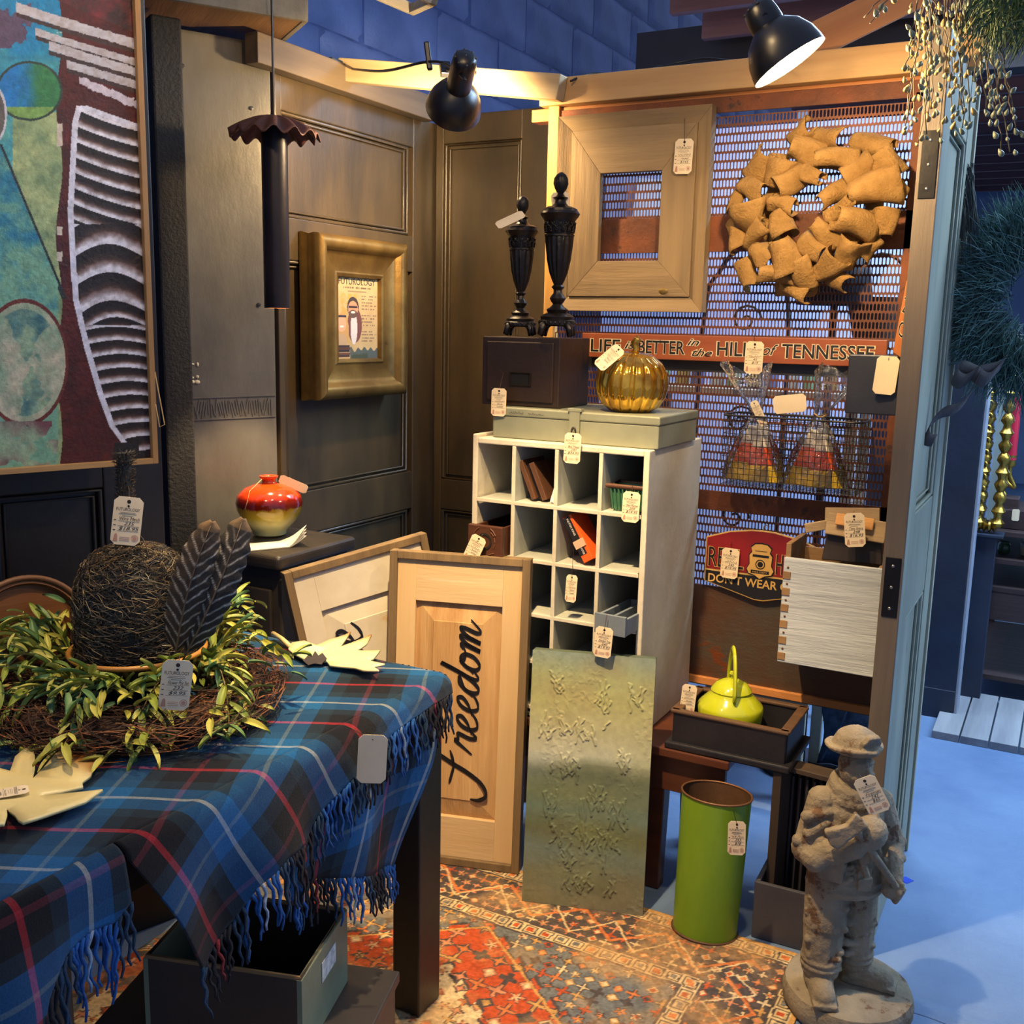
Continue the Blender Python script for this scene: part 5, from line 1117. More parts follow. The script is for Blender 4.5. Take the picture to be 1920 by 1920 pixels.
def cloth(name, fn, uvf, nu, nv, parent, th=.004):
    q = MB(); q.sheet(fn, nu, nv); me = q.mesh(name, TARTAN); uvl = me.uv_layers.new(name='UVMap')
    co = [uvf(i/(nu-1), j/(nv-1)) for j in range(nv) for i in range(nu)]
    for l in me.loops: uvl.data[l.index].uv = co[l.vertex_index]
    me.polygons.foreach_set('use_smooth', [True]*len(me.polygons))
    return link(name, me, parent, solid=th, offs=0)
def fringe(pts, us, parent, ln=.085, seed=1, out=Vector((.01, 0, 0))):
    r_ = random.Random(seed); q = MB()
    for p, u in zip(pts, us):
        q.k = wool(u); L_ = ln*r_.uniform(.75, 1.2); a = r_.uniform(-1, 1); c_ = r_.uniform(-1, 1); p = Vector(p); n_ = 8
        q.tube([p+Vector((.006*c_*math.sin(3*t/n_)+out.x*t/n_, .014*a*(t/n_)+.0035*math.sin(t*1.7+a*5), -L_*t/n_)) for t in range(n_+1)], [.0034*(1-.5*t/n_)*(1+.18*(t % 2)) for t in range(n_+1)], 6)
    return tagp(q.build('fringe', FRM, parent, smooth=179), kind='stuff')
bk_ = thing('tartan_blanket', 'blue black and red tartan wool blanket draped over the table', 'blanket', (0, 0, 0))
TH_ = R(27); ca, sa_ = math.cos(TH_), math.sin(TH_)
U0, V0 = .147, .115   # pattern phase
def uvp(s, t): return (ca*t-sa_*s+U0, ca*s+sa_*t+V0)
rr_ = .022; ZT = TT+.004
def fold(s, t, off=0.0):   # s past the table edge, t along it
    if s < 0: return Vector((XE+s, t, ZT+off+.0022*mnoise.noise(Vector((s*9, t*9, 1)))))
    a = min(s/rr_, PI/2); x = XE+rr_*math.sin(a); z = ZT-rr_*(1-math.cos(a))
    if s > rr_*PI/2:
        d = s-rr_*PI/2; z -= d; x += .016*math.sin(t*26+1.3)*min(1, d/.12)+.010*min(1, d/.1)
    return Vector((x+off*min(1, s/.06)+.001, t, z+.001))
cloth('top_layer', lambda u, v: fold(-.655+.655*u, .705+1.085*v), lambda u, v: uvp(-.655+.655*u, .705+1.085*v), 60, 90, bk_)
def S1(t): return float(np.interp(t, [.93, 1.055, 1.085, 1.13, 1.17, 1.23, 1.30, 1.34, 1.41, 1.5, 1.6, 1.70, 1.785], [.03, .275, .25, .225, .185, .16, .175, .14, .105, .075, .06, .05, .05]))
TA, TB = .93, 1.785
l1 = lambda u, v: (S1(TA+(TB-TA)*u)*v, TA+(TB-TA)*u)
cloth('corner_drape', lambda u, v: fold(l1(u, v)[0], l1(u, v)[1], .008), lambda u, v: uvp(*l1(u, v)), 130, 30, bk_)
ts = np.arange(1.05, 1.785, .0085); fringe([fold(S1(t), t, .008) for t in ts], [uvp(S1(t), t)[1]*.0+uvp(S1(t), t)[0] for t in ts], bk_, .085, 3)
def l2(u, v):
    t = 1.285+.49*u; s = v*(.235+.125*u); return s, t-.15*u*v*1.0-.03*v
cloth('under_drape', lambda u, v: fold(l2(u, v)[0], l2(u, v)[1], -.006), lambda u, v: (.02+.46*u, .05+v*(.235+.125*u)), 60, 30, bk_)
fringe([fold(*l2(u, 1), -.006) for u in np.linspace(0, 1, 54)], [.02+.46*u for u in np.linspace(0, 1, 54)], bk_, .075, 5)
def S3(t): return float(np.interp(t, [.70, .74, .78, .82, .86, .90, .925], [.26, .24, .15, .115, .105, .11, .09]))
l3 = lambda u, v: (S3(.705+.22*u)*v, .705+.22*u)
cloth('near_drape', lambda u, v: fold(l3(u, v)[0], l3(u, v)[1]+.0, .004), lambda u, v: (l3(u, v)[1]+.033, l3(u, v)[0]+.12), 40, 20, bk_)
fringe([fold(S3(t), t, .004) for t in np.arange(.705, .925, .0075)], [t+.033 for t in np.arange(.705, .925, .0075)], bk_, .095, 8)
fringe([Vector((XE-.10+.016*k, TYF+.002, ZT+.001)) for k in range(8)], [.13]*8, bk_, .03, 12)
tag('blank back of a tag hanging on the blanket edge', fold(.02, 1.455, .03)+Vector((.045, -.01, .005)), 34, 3, blank=True, s=1.06, string=[fold(.0, 1.45, .006)])

# ================================================================ twig nest, pot, cloche, feathers, garland
nc_ = PZ(258, 1302, .80); NR = .205; TOPZ = ZT+.003
nest = thing('twig_wreath', 'brown tangled vine root wreath lying on the blanket', 'wreath', (nc_.x, nc_.y, TOPZ))
r_ = random.Random(21); q = MB()
TWM = [mat('root_brown', C(112, 72, 40), C(80, 50, 28), 20, rough=.85, bump=0), mat('root_dark', C(66, 44, 28), C(46, 30, 20), 20, rough=.85, bump=0), mat('root_red', C(136, 78, 38), C(104, 58, 30), 20, rough=.85, bump=0)]
for k in range(2600):
    q.k = r_.choice((0, 0, 1, 1, 2)); a = r_.uniform(0, 2*PI); da = r_.uniform(.15, .55)*r_.choice((-1, 1)); ph = r_.uniform(0, 2*PI); dp = r_.uniform(-1.6, 1.6); tr0 = .062*math.sqrt(r_.random())*(1.25 if r_.random() < .12 else 1); pts = []
    for j in range(6):
        t = j/5; A = a+da*t; P_ = ph+dp*t; rr = NR+tr0*math.cos(P_)*1.15+r_.uniform(-.005, .005); zz = .038+tr0*.62*math.sin(P_)+r_.uniform(-.004, .004); pts.append((rr*math.cos(A), rr*math.sin(A), max(.001, zz)))
    q.tube(pts, r_.uniform(.0006, .0013), 3)
tagp(q.build('tangled_twigs', TWM, nest), kind='stuff')
MB().tube([(NR*math.cos(2*PI*k/40), NR*math.sin(2*PI*k/40), .034) for k in range(40)], .030, 8, closed=True).build('core', TWM[1], nest, smooth=179)
pz_ = TOPZ+.001; PC = Vector((nc_.x, nc_.y, 0)); pcx = PZ(259, 1214, pz_+.115); PC = Vector((pcx.x, pcx.y, 0))
pot = thing('glazed_bowl', 'dark glazed bowl with a tan rim inside the vine wreath', 'bowl', (PC.x, PC.y, pz_))
DG = mat('dark_glaze', C(40, 32, 20), C(24, 22, 18), 6, rough=.25, bump=.05); PR = .122
q = MB(); q.lathe([(.070, 0), (.074, .004), (.085, .02), (.105, .06), (.115, .095), (PR, .112), (PR-.008, .113), (.105, .09), (.09, .06), (.05, .03)], 56); q.build('body', DG, pot, smooth=60)
q = MB(); q.tube([(PR*math.cos(2*PI*k/56), PR*math.sin(2*PI*k/56), .113) for k in range(56)], .0052, 8, closed=True); q.build('rim', mat('tan_rim', C(176, 124, 58), C(140, 94, 40), 12, rough=.3), pot, smooth=179)
q = MB(); q.lathe([(.0, .058), (.093, .060), (.094, .062), (.0, .064)], 40, cap=False); q.build('soil', TWM[1], pot, smooth=60)
# cloche
CB = mat('black_moss', C(40, 38, 34), C(22, 22, 20), 30, rough=.8, bump=.4, bsc=90); CBL = [mat('black_wire', C(44, 40, 36), rough=.5, bump=0), mat('brown_wire', C(84, 64, 40), rough=.7, bump=0), mat('pale_wire', C(134, 118, 84), rough=.6, bump=0)]
ck_ = thing('wire_cloche', 'black fuzzy wire dome with a bristly post handle in the bowl', 'cloche', (PC.x-.004, PC.y, pz_+.066)); CRr, CHh = .106, .245
def dome(t): # radius, z
    if t < .55: return CRr*(.98+.04*math.sin(t*4)), CHh*t*1.02
    k = (t-.55)/.45*PI/2; return CRr*(.16+.857*math.cos(k)**.8), CHh*(.561+.439*math.sin(k))
q = MB(); q.lathe([(dome(t)[0]*.95, dome(t)[1]*.985) for t in np.linspace(0, .999, 24)]+[(.001, CHh*.99)], 40); q.build('dome', CB, ck_, smooth=60)
q = MB(); r_ = random.Random(4)
for k in range(2600):
    q.k = r_.choice((0, 0, 0, 1, 1, 2)); a = r_.uniform(0, 2*PI); t = r_.uniform(0, 1); da = r_.uniform(-.6, .6); dt = r_.uniform(-.18, .18); pts = []; bow = r_.uniform(0, .007)
    for j in range(5):
        s_ = j/4; rr, zz = dome(min(1, max(0, t+dt*s_))); rr = rr*.965+bow*math.sin(PI*s_)+.002; A = a+da*s_+.12*math.sin(7*s_+k); pts.append((rr*math.cos(A), rr*math.sin(A), zz+r_.uniform(-.003, .003)))
    q.tube(pts, .0007, 3)
tagp(q.build('tangled_wire', CBL, ck_), kind='stuff')
hz = CHh+.0; htop = PY(240, 850, PC.y).z-(pz_+.066)
MB().tube([(-.010, 0, hz-.02), (-.012, 0, hz+.05), (-.012, 0, htop)], [.012, .012, .013], 12).build('handle_post', CB, ck_, smooth=60)
q = MB()
for k in range(700):
    z = r_.uniform(hz-.01, htop); a = r_.uniform(0, 2*PI); r0 = .010; l = r_.uniform(.006, .011)*(1.4 if z > htop-.02 else 1)
    q.k = r_.choice((0, 0, 1)); q.tube([(-.012+r0*math.cos(a), r0*math.sin(a), z), (-.012+(r0+l)*math.cos(a+.2), (r0+l)*math.sin(a+.2), z+r_.uniform(-.002, .010))], .0007, 3)
tagp(q.build('bristles', CBL, ck_), kind='stuff')
MB().tube([(.02+.045*math.cos(R(a)), -.02, CHh*.93+.055*math.sin(R(a))) for a in range(0, 181, 15)], .0012, 5).build('wire_loop', CBL[1], ck_, smooth=179)
dpt = (Vector((PC.x, PC.y, .98))-EYE).dot(FWD)
tag('price tag marked $18.95 on the black wire cloche', PD(243, 932, dpt-.09), 46, 8, lines=('Wire Mesh', '235', '$18.95'), string=[PD(242, 918, dpt-.06), PD(238, 905, dpt-.01)])
tag('price tag marked $9.95 on the rim of the glazed bowl', PD(335, 1238, dpt-.20), 46, 8, lines=('Flower Pot Set', '232', '$9.95'), string=[PD(338, 1224, dpt-.14)])
# feathers
def feather(label, p0, p1, w, bend, seed, base):
    p0, p1 = Vector(p0), Vector(p1); ax = (p1-p0); L_ = ax.length; ax.normalize(); nrm = (EYE-p0).normalized(); side = ax.cross(nrm).normalized(); nrm = side.cross(ax)
    t = thing('feather', label, 'feather', p0)
    def mp_(u, v):
        s_ = (u-.5)*2; pr = np.interp(v, [0, .06, .2, .5, .8, .95, 1], [.10, .55, .85, 1, .9, .55, .12]); pr = pr*(1+.06*np.sin(v*60+seed)*np.abs(s_))
        return np.outer(v*L_, ax)+np.outer(s_*pr*w/2+bend*np.sin(v*PI), side)+np.outer(-.010*s_*s_+.012*np.sin(v*PI), nrm)
    def cf(u, v):
        s_ = (u-.5)*2; ph = v*11-np.abs(s_)*1.5+.4*fbm(u*6+seed, v*14)+seed; f = ph-np.floor(ph); n_ = fbm(u*30, v*80, 3)
        c_ = L3(base, tuple(k*.55 for k in base), n_); w_ = np.clip(1-np.abs(f-.5)/.16, 0, 1)*(.5+.6*n_)*np.clip((.96-v)*8, 0, 1)
        c_ = c_*(1-w_[:, None])+np.array((212, 206, 190))*w_[:, None]; m_ = np.abs(s_) < .06; c_[m_] = (70, 58, 46); k = v > .93; c_[k] = c_[k]*.5+np.array((150, 118, 78))*.5
        return np.clip(c_, 0, 255)
    vgrid('vane', mp_, cf, 31, 90, vcolmat('feather_mat', .8, .2, 300, .1), t, solid=.0008)
    MB().tube([ax*(L_*v)+side*(bend*math.sin(v*PI))+nrm*(.012*math.sin(v*PI)+.001) for v in [-.08, 0, .2, .4, .6, .8, .97]], [.0018, .002, .0018, .0015, .0012, .0008, .0004], 6).build('quill', mat('quill', C(92, 74, 54), rough=.5, bump=0), t, smooth=179)
feather('brown barred turkey feather standing against the cloche', PD(330, 1222, dpt-.075), PD(398, 978, dpt-.12), .066, -.008, 0, (64, 50, 38)); feather('darker black and white barred feather leaning outward from the bowl', PD(350, 1224, dpt-.07), PD(456, 972, dpt-.09), .066, .006, 3, (44, 40, 38))
# garland
LF = [mat('leaf_green', C(140, 152, 60), C(108, 128, 50), 12, rough=.5, bump=.05), mat('leaf_yellow', C(186, 180, 80), C(156, 156, 66), 12, rough=.5, bump=.05), mat('leaf_blue', C(90, 126, 70), C(70, 104, 60), 12, rough=.5, bump=.05)]
lms = []
for i in range(3):
    q = MB(); q.sheet(lambda u, v: ((u-.5)*.017*math.sin(PI*min(1, v*.92+.08))**.8*(1.1-.2*v), v*.058, -.010*v*v+.006*abs(u-.5)*2+.003*math.sin(v*3)), 5, 8); me = q.mesh('leaf', LF[i]); me.polygons.foreach_set('use_smooth', [True]*len(me.polygons)); lms.append(me)
gar = thing('leaf_garland', 'green leafy garland wound around the glazed bowl', 'garland', (PC.x, PC.y, pz_)); r_ = random.Random(33); nleaf = 0
STM = mat('vine_stem', C(120, 104, 60), C(92, 80, 46), 12, rough=.7, bump=0)
fwd2 = math.atan2(-PC.y, -PC.x)   # toward the viewer
stems = []
for k in range(27):
    a = fwd2+R(-150+300*k/26)+r_.uniform(-.1, .1); stems.append((a, r_.uniform(.11, .18), r_.uniform(.0, .14) if abs(a-fwd2) > 1.0 else r_.uniform(-.03, .03), r_.uniform(-.9, .9)))
for (a, ext, rise, sw) in stems:
    pts = []; n_ = 9
    for j in range(n_+1):
        t = j/n_; A = a+sw*t*.8; rr = .128+ext*t**1.15; z = .065+.05*math.sin(PI*min(1, t*1.2))+rise*t-.035*t*t; pts.append(Vector((rr*math.cos(A), rr*math.sin(A), max(.012, z))))
    so = MB().tube(pts, [.0019*(1-.6*j/n_) for j in range(n_+1)], 5).build('stem', STM, gar, smooth=179)
    for j in range(1, n_+1):
        if nleaf >= 296: break
        d = (pts[j]-pts[j-1]).normalized(); sd_ = 1 if j % 2 else -1
        for rep in range(2 if j in (3, 6, n_) else 1):
            if nleaf >= 296: break
            ld = (Matrix.Rotation(R(sd_*r_.uniform(25, 60)*(1-2*rep)), 3, 'Z') @ d); ld.z += r_.uniform(-.3, .5); ld.normalize()
            Z = Vector((r_.uniform(-.5, .5), r_.uniform(-.5, .5), 1)); M = frame3(pts[j], Vector(ld).cross(Z).normalized(), Z)
            X_ = ld.cross(Z).normalized(); Zz = X_.cross(ld); M3 = Matrix((X_, ld, Zz)).transposed()
            o = link('leaf', lms[r_.choice((0, 0, 1, 1, 2))], so, pts[j], M3.to_euler()); s_ = r_.uniform(.75, 1.1); o.scale = (s_*.85, s_, s_); nleaf += 1
q = MB(); lv_ = [Vector(v.co) for v in lms[0].vertices]; lf_ = [tuple(p.vertices) for p in lms[0].polygons]
for k in range(380):
    a, ext, rise, sw = stems[r_.randrange(len(stems))]; t = r_.uniform(.05, 1); A = a+sw*t*.8+r_.uniform(-.25, .25); rr = .125+ext*t**1.15+r_.uniform(-.02, .02); z = max(.015, .065+.05*math.sin(PI*min(1, t*1.2))+rise*t-.035*t*t+r_.uniform(-.02, .02))
    q.k = r_.choice((0, 1, 1, 2)); s_ = r_.uniform(.5, .85); q.add([v*s_ for v in lv_], lf_, Matrix.Translation((rr*math.cos(A), rr*math.sin(A), z)) @ Euler((r_.uniform(-.7, .9), r_.uniform(-.6, .6), A-PI/2+r_.uniform(-1, 1))).to_matrix().to_4x4())
tagp(q.build('small_leaves', LF, gar, smooth=179), kind='stuff')
# leaf dishes
def leaf_dish(label, pxs, z, base, tipc, h, tipf):
    pts = [PZ(x, y, z) for x, y in pxs]; c_ = sum(pts, Vector())/len(pts); t = thing('leaf_dish', label, 'dish', (c_.x, c_.y, z)); q = MB(); n_ = len(pts); mx = max((p-c_).length for p in pts)
    lift = lambda p: h*(p.length/mx)**2
    loc = [Vector((p.x-c_.x, p.y-c_.y, 0)) for p in pts]
    bm = bmesh.new(); vs = [bm.verts.new((p.x, p.y, 0)) for p in loc]; f = bm.faces.new(vs); f.normal_update()
    if f.normal.z < 0: f.normal_flip()
    bmesh.ops.triangulate(bm, faces=bm.faces[:]); bmesh.ops.subdivide_edges(bm, edges=bm.edges[:], cuts=2, use_grid_fill=True)
    bmesh.ops.triangulate(bm, faces=bm.faces[:])
    for v in bm.verts: v.co.z = lift(Vector((v.co.x, v.co.y, 0)))+.003
    me = bpy.data.meshes.new('dish'); bm.to_mesh(me); bm.free(); me.polygons.foreach_set('use_smooth', [True]*len(me.polygons))
    a_ = me.color_attributes.new('Col', 'FLOAT_COLOR', 'POINT'); ca_ = []
    for v in me.vertices:
        k = tipf(v.co.x+c_.x, v.co.y+c_.y, v.co.length/mx); k = max(0, min(1, k+.3*mnoise.noise(v.co*40))); ca_ += [C(*base)[i]*(1-k)+C(*tipc)[i]*k for i in range(3)]+[1]
    a_.data.foreach_set('color', ca_); me.materials.append(vcolmat('leaf_glaze', .3, .08, 60, .10, 25)); link('dish', me, t, solid=.005, offs=1); return t
Z1 = [(-60, 500), (0, 480), (60, 490), (90, 420), (140, 385), (185, 365), (205, 410), (205, 470), (190, 525), (250, 470), (320, 400), (360, 378), (395, 378), (398, 405), (560, 375), (555, 440), (530, 510), (480, 545), (485, 575), (350, 605), (220, 625), (430, 612), (600, 605), (550, 640), (500, 680), (340, 740), (140, 825), (110, 800), (90, 760), (40, 712), (45, 760), (30, 835), (-20, 845), (-60, 800)]
e0 = PZ(100, 1447, TOPZ)
leaf_dish('large cream leaf shaped dish with brown tips on the blanket', [(x/3.097, 1300+y/3.097) for x, y in Z1], TOPZ+.004, (226, 206, 142), (150, 92, 42), .014, lambda x, y, r: (y-e0.y)*26+.1)
tag('small tag lying on the large leaf dish', PZ(54, 1478, TOPZ+.020), 60, 92, pitch=-86, s=.8, w=.7)
Z2 = [(450, 1240), (470, 1205), (545, 1190), (620, 1210), (690, 1180), (790, 1155), (825, 1140), (760, 1215), (950, 1155), (920, 1200), (860, 1235), (1000, 1240), (960, 1290), (930, 1300), (1030, 1335), (960, 1350), (995, 1388), (900, 1375), (850, 1350), (700, 1330), (680, 1300), (560, 1300), (480, 1260)]
e1 = PZ(690, 1222, TOPZ)
ld_ = leaf_dish('smaller cream oak leaf shaped dish with a stem at the table corner', [(400+x/3.2, 840+y/3.2) for x, y in Z2], TOPZ+.004, (222, 208, 160), (176, 120, 60), .012, lambda x, y, r: (y-e1.y)*16)
s0_ = PZ(545, 1213, TOPZ+.008)-ld_.location; s1_ = PZ(512, 1188, TOPZ+.016)-ld_.location
MB().tube([s0_, (s0_+s1_)/2+Vector((0, 0, .004)), s1_], [.006, .005, .006], 8).build('stem', mat('leaf_stem', C(206, 186, 132), rough=.35), ld_, smooth=179)
tag('small cream tag lying on the smaller leaf dish', PZ(566, 1212, TOPZ+.017), 40, -60, pitch=-84, s=.62, blank=True)
q = MB(); dl = PZ(590, 1246, TOPZ+.004)
q.prism([(-.024, -.004), (-.012, .012), (-.006, .006), (.0, .018), (.008, .008), (.016, .014), (.026, .002), (.016, -.012), (.0, -.010), (-.012, -.014)], -.002, .002)
tagp(q.build('dark_leaf', mat('dark_leaf', C(42, 30, 36), rough=.6), loc=(dl.x, dl.y, dl.z+.012), rot=(R(-35), 0, R(30))), 'small dark curled leaf in front of the smaller leaf dish', 'leaf')
# round wooden tray leaning at the back
tc_ = PD(42, 1085, 1.98); dq = (tc_-Vector((wl.x, wl.y, 0))).dot(QN)
RTR = .115
rt = thing('round_tray', 'round brown wooden tray leaning behind the cloche', 'tray', (tc_.x, tc_.y, TOPZ+RTR+.002), (R(-10), 0, math.atan2(QD.y, QD.x)))
Mx = Matrix.Rotation(R(90), 4, 'X')
q = MB(); q.lathe([(.001, 0), (RTR*.93, 0), (RTR, .006), (RTR, .018), (RTR-.010, .020), (RTR-.014, .010), (.001, .008)], 56, Mx, cap=False); q.build('disc', wood('tray_wood', C(120, 76, 40), C(90, 54, 28), 'x', 6, .5), rt, smooth=40)
MB().tube([(RTR*math.cos(2*PI*k/56), -.018, RTR*math.sin(2*PI*k/56)) for k in range(56)], .006, 8, closed=True).build('rim', wood('tray_rim', C(104, 68, 40), C(74, 48, 28), 'x', 6, .5), rt, smooth=179)

# ================================================================ under the table
rzu = R(17.7); szt = .22
sp0 = PZ(750, 1826, szt); st2 = thing('step_stool', 'worn black step stool under the display table', 'stool', (sp0.x, sp0.y, .0065), (0, 0, rzu))
STB = mat('worn_black', C(46, 42, 42), C(34, 32, 34), 6, rough=.5, wear=C(120, 116, 108), wsc=22, wlev=.70)
MB().box((-.25, -.14, szt-.012), (.50, .28, .024)).build('tread', STB, st2, bevel=.003); MB().box((-.25, -.26, (szt-.025)/2), (.48, .018, szt-.026)).build('front_board', STB, st2, bevel=.002)
for x in (-.012, -.488): MB().box((x, -.135, (szt-.025)/2), (.018, .226, szt-.026)).build('side_board', STB, st2, bevel=.002)
mb0 = PZ(566, 1845, szt+.155); mb1 = PZ(650, 1710, szt+.155); ml = min(.34, (Vector((mb1.x-mb0.x, mb1.y-mb0.y))).length)
md = thing('sage_bin', 'sage painted metal drawer with wooden rim on the step stool', 'drawer', (mb0.x, mb0.y, szt+.0075), (0, 0, rzu)); SGE = mat('sage_metal', C(110, 120, 98), C(88, 98, 80), 5, rough=.5, wear=C(70, 58, 44), wsc=16, wlev=.70); RM = wood('drawer_rim', C(136, 104, 64), C(104, 78, 48), 'x', 10)
BRD = mat('drawer_dark', C(52, 38, 28), C(34, 26, 22), 5, rough=.6)
hD = .153; wD = .30
MB().box((-.005, ml/2, hD/2), (.010, ml, hD)).build('side_panel', SGE, md, bevel=.001); MB().box((-wD+.005, ml/2, hD/2), (.010, ml, hD)).build('side_panel', SGE, md, bevel=.001)
MB().box((-wD/2, .005, hD/2), (wD-.02, .010, hD)).build('front_panel', BRD, md, bevel=.001); MB().box((-wD/2, ml-.005, hD/2), (wD-.02, .010, hD)).build('back_panel', BRD, md, bevel=.001); MB().box((-wD/2, ml/2, .004), (wD-.02, ml-.02, .006)).build('bottom_panel', BRD, md)
q = MB(); q.tube([(-.005, .005, hD), (-.005, ml-.005, hD), (-wD+.005, ml-.005, hD), (-wD+.005, .005, hD)], .0055, 6, closed=True); q.build('rim', RM, md, smooth=50)
MB().box((.001, ml*.55, hD*.70), (.001, ml*.30, hD*.26)).build('paper_label', mat('paper_label', C(190, 194, 190), C(130, 140, 146), 60, rough=.8, bump=0), md)
# ================================================================ rug
RX0, RX1, RY0, RY1 = -1.85, -.405, .75, 2.372
def rugc(u, v):
    x = RX0+(RX1-RX0)*u; y = RY0+(RY1-RY0)*v; x = x+.006*(fbm(x*40, y*40, 2)-.5); y = y+.006*(fbm(x*40+9, y*40+4, 2)-.5)
    d = np.minimum(RY1-y, RX1-x); al = np.where(RY1-y < RX1-x, x, y); n = len(x)
    hsh = lambda a, b_: np.abs(np.sin(a*127.1+b_*311.7)*43758.5453) % 1
    RED, ORG, CRE, GOL, CHA, BLU, SAL = (188, 84, 50), (206, 120, 70), (220, 194, 148), (200, 154, 92), (84, 76, 74), (112, 114, 114), (210, 138, 100)
    PALS = np.array([RED, CRE, CHA, GOL, SAL, BLU, ORG, CRE], float)
    col = np.tile(np.array(ORG, float), (n, 1))
    def motifs(cs, base, pal, dens, seed, ox=0.0):
        out = np.tile(np.array(base, float), (n, 1)); cx = np.floor((x+ox)/cs); cy = np.floor((y+ox)/cs); h = hsh(cx+seed, cy); lx = ((x+ox)/cs-cx-.5)*2; ly = ((y+ox)/cs-cy-.5)*2; k = hsh(cx, cy+seed*3); r_ = np.hypot(lx, ly); an = np.arctan2(ly, lx)
        sh_ = np.where(k < .25, np.abs(lx)+np.abs(ly)-.85, np.where(k < .5, r_-(.55+.3*np.cos(5*an+h*9)), np.where(k < .75, np.minimum(np.abs(lx), np.abs(ly))-.24+.5*np.maximum(0, r_-.8), np.abs(lx*ly)-.12+.4*np.maximum(0, r_-.8))))
        pi_ = (hsh(cx*3+seed, cy*7)*len(pal)).astype(int) % len(pal); pa = np.array(pal, float); m_ = (sh_ < 0) & (h < dens); out[m_] = pa[pi_[m_]]; m2 = (sh_ < -.35) & (h < dens); out[m2] = pa[(pi_[m2]+3) % len(pal)]; m3 = (np.abs(sh_) < .07) & (h < dens); out[m3] = CHA
        return out
    f1 = motifs(.050, RED, [CRE, GOL, SAL, CHA, ORG], .8, 1); f2 = motifs(.035, CRE, [RED, ORG, GOL, SAL], .75, 4); f3 = motifs(.036, BLU, [ORG, CRE, CHA, GOL, RED], .85, 7, .013); f4 = motifs(.034, CHA, [CRE, ORG, GOL, RED, CRE, SAL], .97, 9, .02)
    apx, apy = -1.17, 2.10
    def md(k): return (apy-k-y)-.76*np.abs(x-apx)
    ser = .012*np.sign(np.sin(x*90))
    fld = d > .27
    col[fld] = f3[fld]; m_ = fld & (md(.0)+ser > 0); col[m_] = f1[m_]; m_ = fld & (np.abs(md(.0)+ser) < .006); col[m_] = CHA; m_ = fld & (md(.20)+ser > 0); col[m_] = f2[m_]; m_ = fld & (np.abs(md(.20)+ser) < .005); col[m_] = CHA
    m_ = fld & (np.abs(md(.015)) < .004); col[m_] = GOL; cr_ = fld & ((x > -.66) & (y < 1.98)); f5 = motifs(.07, SAL, [CRE, RED, BLU, GOL], .8, 12); col[cr_] = f5[cr_]
    brd = (d > .062) & (d < .215); col[brd] = f4[brd]; z_ = .135+.05*(2*np.abs(((al/.22) % 1)-.5)-.5)*2; m_ = brd & (np.abs(d-z_) < .006); col[m_] = ORG; z_ = .15-.05*(2*np.abs((((al+.05)/.17) % 1)-.5)-.5)*2; m_ = brd & (np.abs(d-z_) < .004); col[m_] = CRE
    for a, b_ in ((.012, .055), (.222, .262)):
        m_ = (d > a) & (d < b_); col[m_] = CRE; q_ = (al/.042) % 1; t_ = (d-a)/(b_-a); e = np.maximum(np.abs(q_-.5), np.abs(t_-.5)); k = m_ & (np.abs(e-.36) < .05); col[k] = CHA; h = hsh(np.floor(al/.042), np.floor(al*0+a*100)); k = m_ & (e < .2); ci = (h*3).astype(int) % 3; col[k] = np.array([RED, BLU, ORG], float)[ci[k]]
    for a, b_, c_ in ((0, .012, GOL), (.055, .062, CHA), (.215, .222, CHA), (.262, .27, CHA)): m_ = (d >= a) & (d < b_); col[m_] = c_
    wrn = np.clip((fbm(x*9, y*9, 4)-.42)*2.6, 0, .6); col = col*(1-wrn[:, None])+np.array((204, 158, 104))*wrn[:, None]
    return np.clip(col*(.82+.36*fbm(x*150, y*150, 2))[:, None], 0, 255)
rg = vgrid('area_rug', lambda u, v: np.stack([RX0+(RX1-RX0)*u, RY0+(RY1-RY0)*v, np.full_like(u, .0045)+.0012*fbm(u*160, v*200, 2)], 1), rugc, 420, 470, vcolmat('rug_pile', .95, .5, 260, .22, 120, .1), None, solid=.004, offs=-1)
tagp(rg, 'worn orange cream and charcoal patterned oriental rug on the floor', 'rug')

# ================================================================ fireman statue
sc_ = PZ(1596, 1838, .055); sc_ = Vector((-.318, 2.228, 0)); fz_t = PY(1592, 1362, 2.228).z
BHs = .058; FHt = fz_t-BHs
CON = mat('cast_stone', C(150, 136, 112), C(116, 104, 84), 9, rough=.85, bump=.7, bsc=70, wear=C(96, 70, 48), wsc=13, wlev=.57)
sta = thing('fireman_statue', 'cast stone fireman statue holding an axe on a round base', 'statue', (sc_.x, sc_.y, .0062), (0, 0, R(30)))
q = MB(); q.lathe([(.134, .0), (.140, .012), (.141, .040), (.136, .054), (.125, BHs), (.001, BHs)], 64, mod=lambda t, a: 1+.006*math.sin(9*a)+.004*math.sin(23*a), cap=False); q.build('base', CON, sta, smooth=50)
K = FHt
def SP(x, y, z): return Vector((x*K*.82-.026, y*K*.84, BHs+z*K))
STX = bpy.data.textures.new('stone_folds', 'CLOUDS'); STX.noise_scale = .028; STX.noise_depth = 2
STF = bpy.data.textures.new('stone_grain', 'CLOUDS'); STF.noise_scale = .008; STF.noise_depth = 3
def remesh(q, name, vox, sm, parent=sta):
    o = q.build(name, CON, parent, smooth=179); k = o.modifiers.new('r', 'REMESH'); k.mode = 'VOXEL'; k.voxel_size = vox; k.use_smooth_shade = True
    k = o.modifiers.new('m', 'SMOOTH'); k.factor = .5; k.iterations = sm
    for tx, st in ((STX, .003), (STF, .0016)): k = o.modifiers.new('d', 'DISPLACE'); k.texture = tx; k.strength = st; k.mid_level = .5; k.texture_coords = 'LOCAL'
    return o
q = MB()
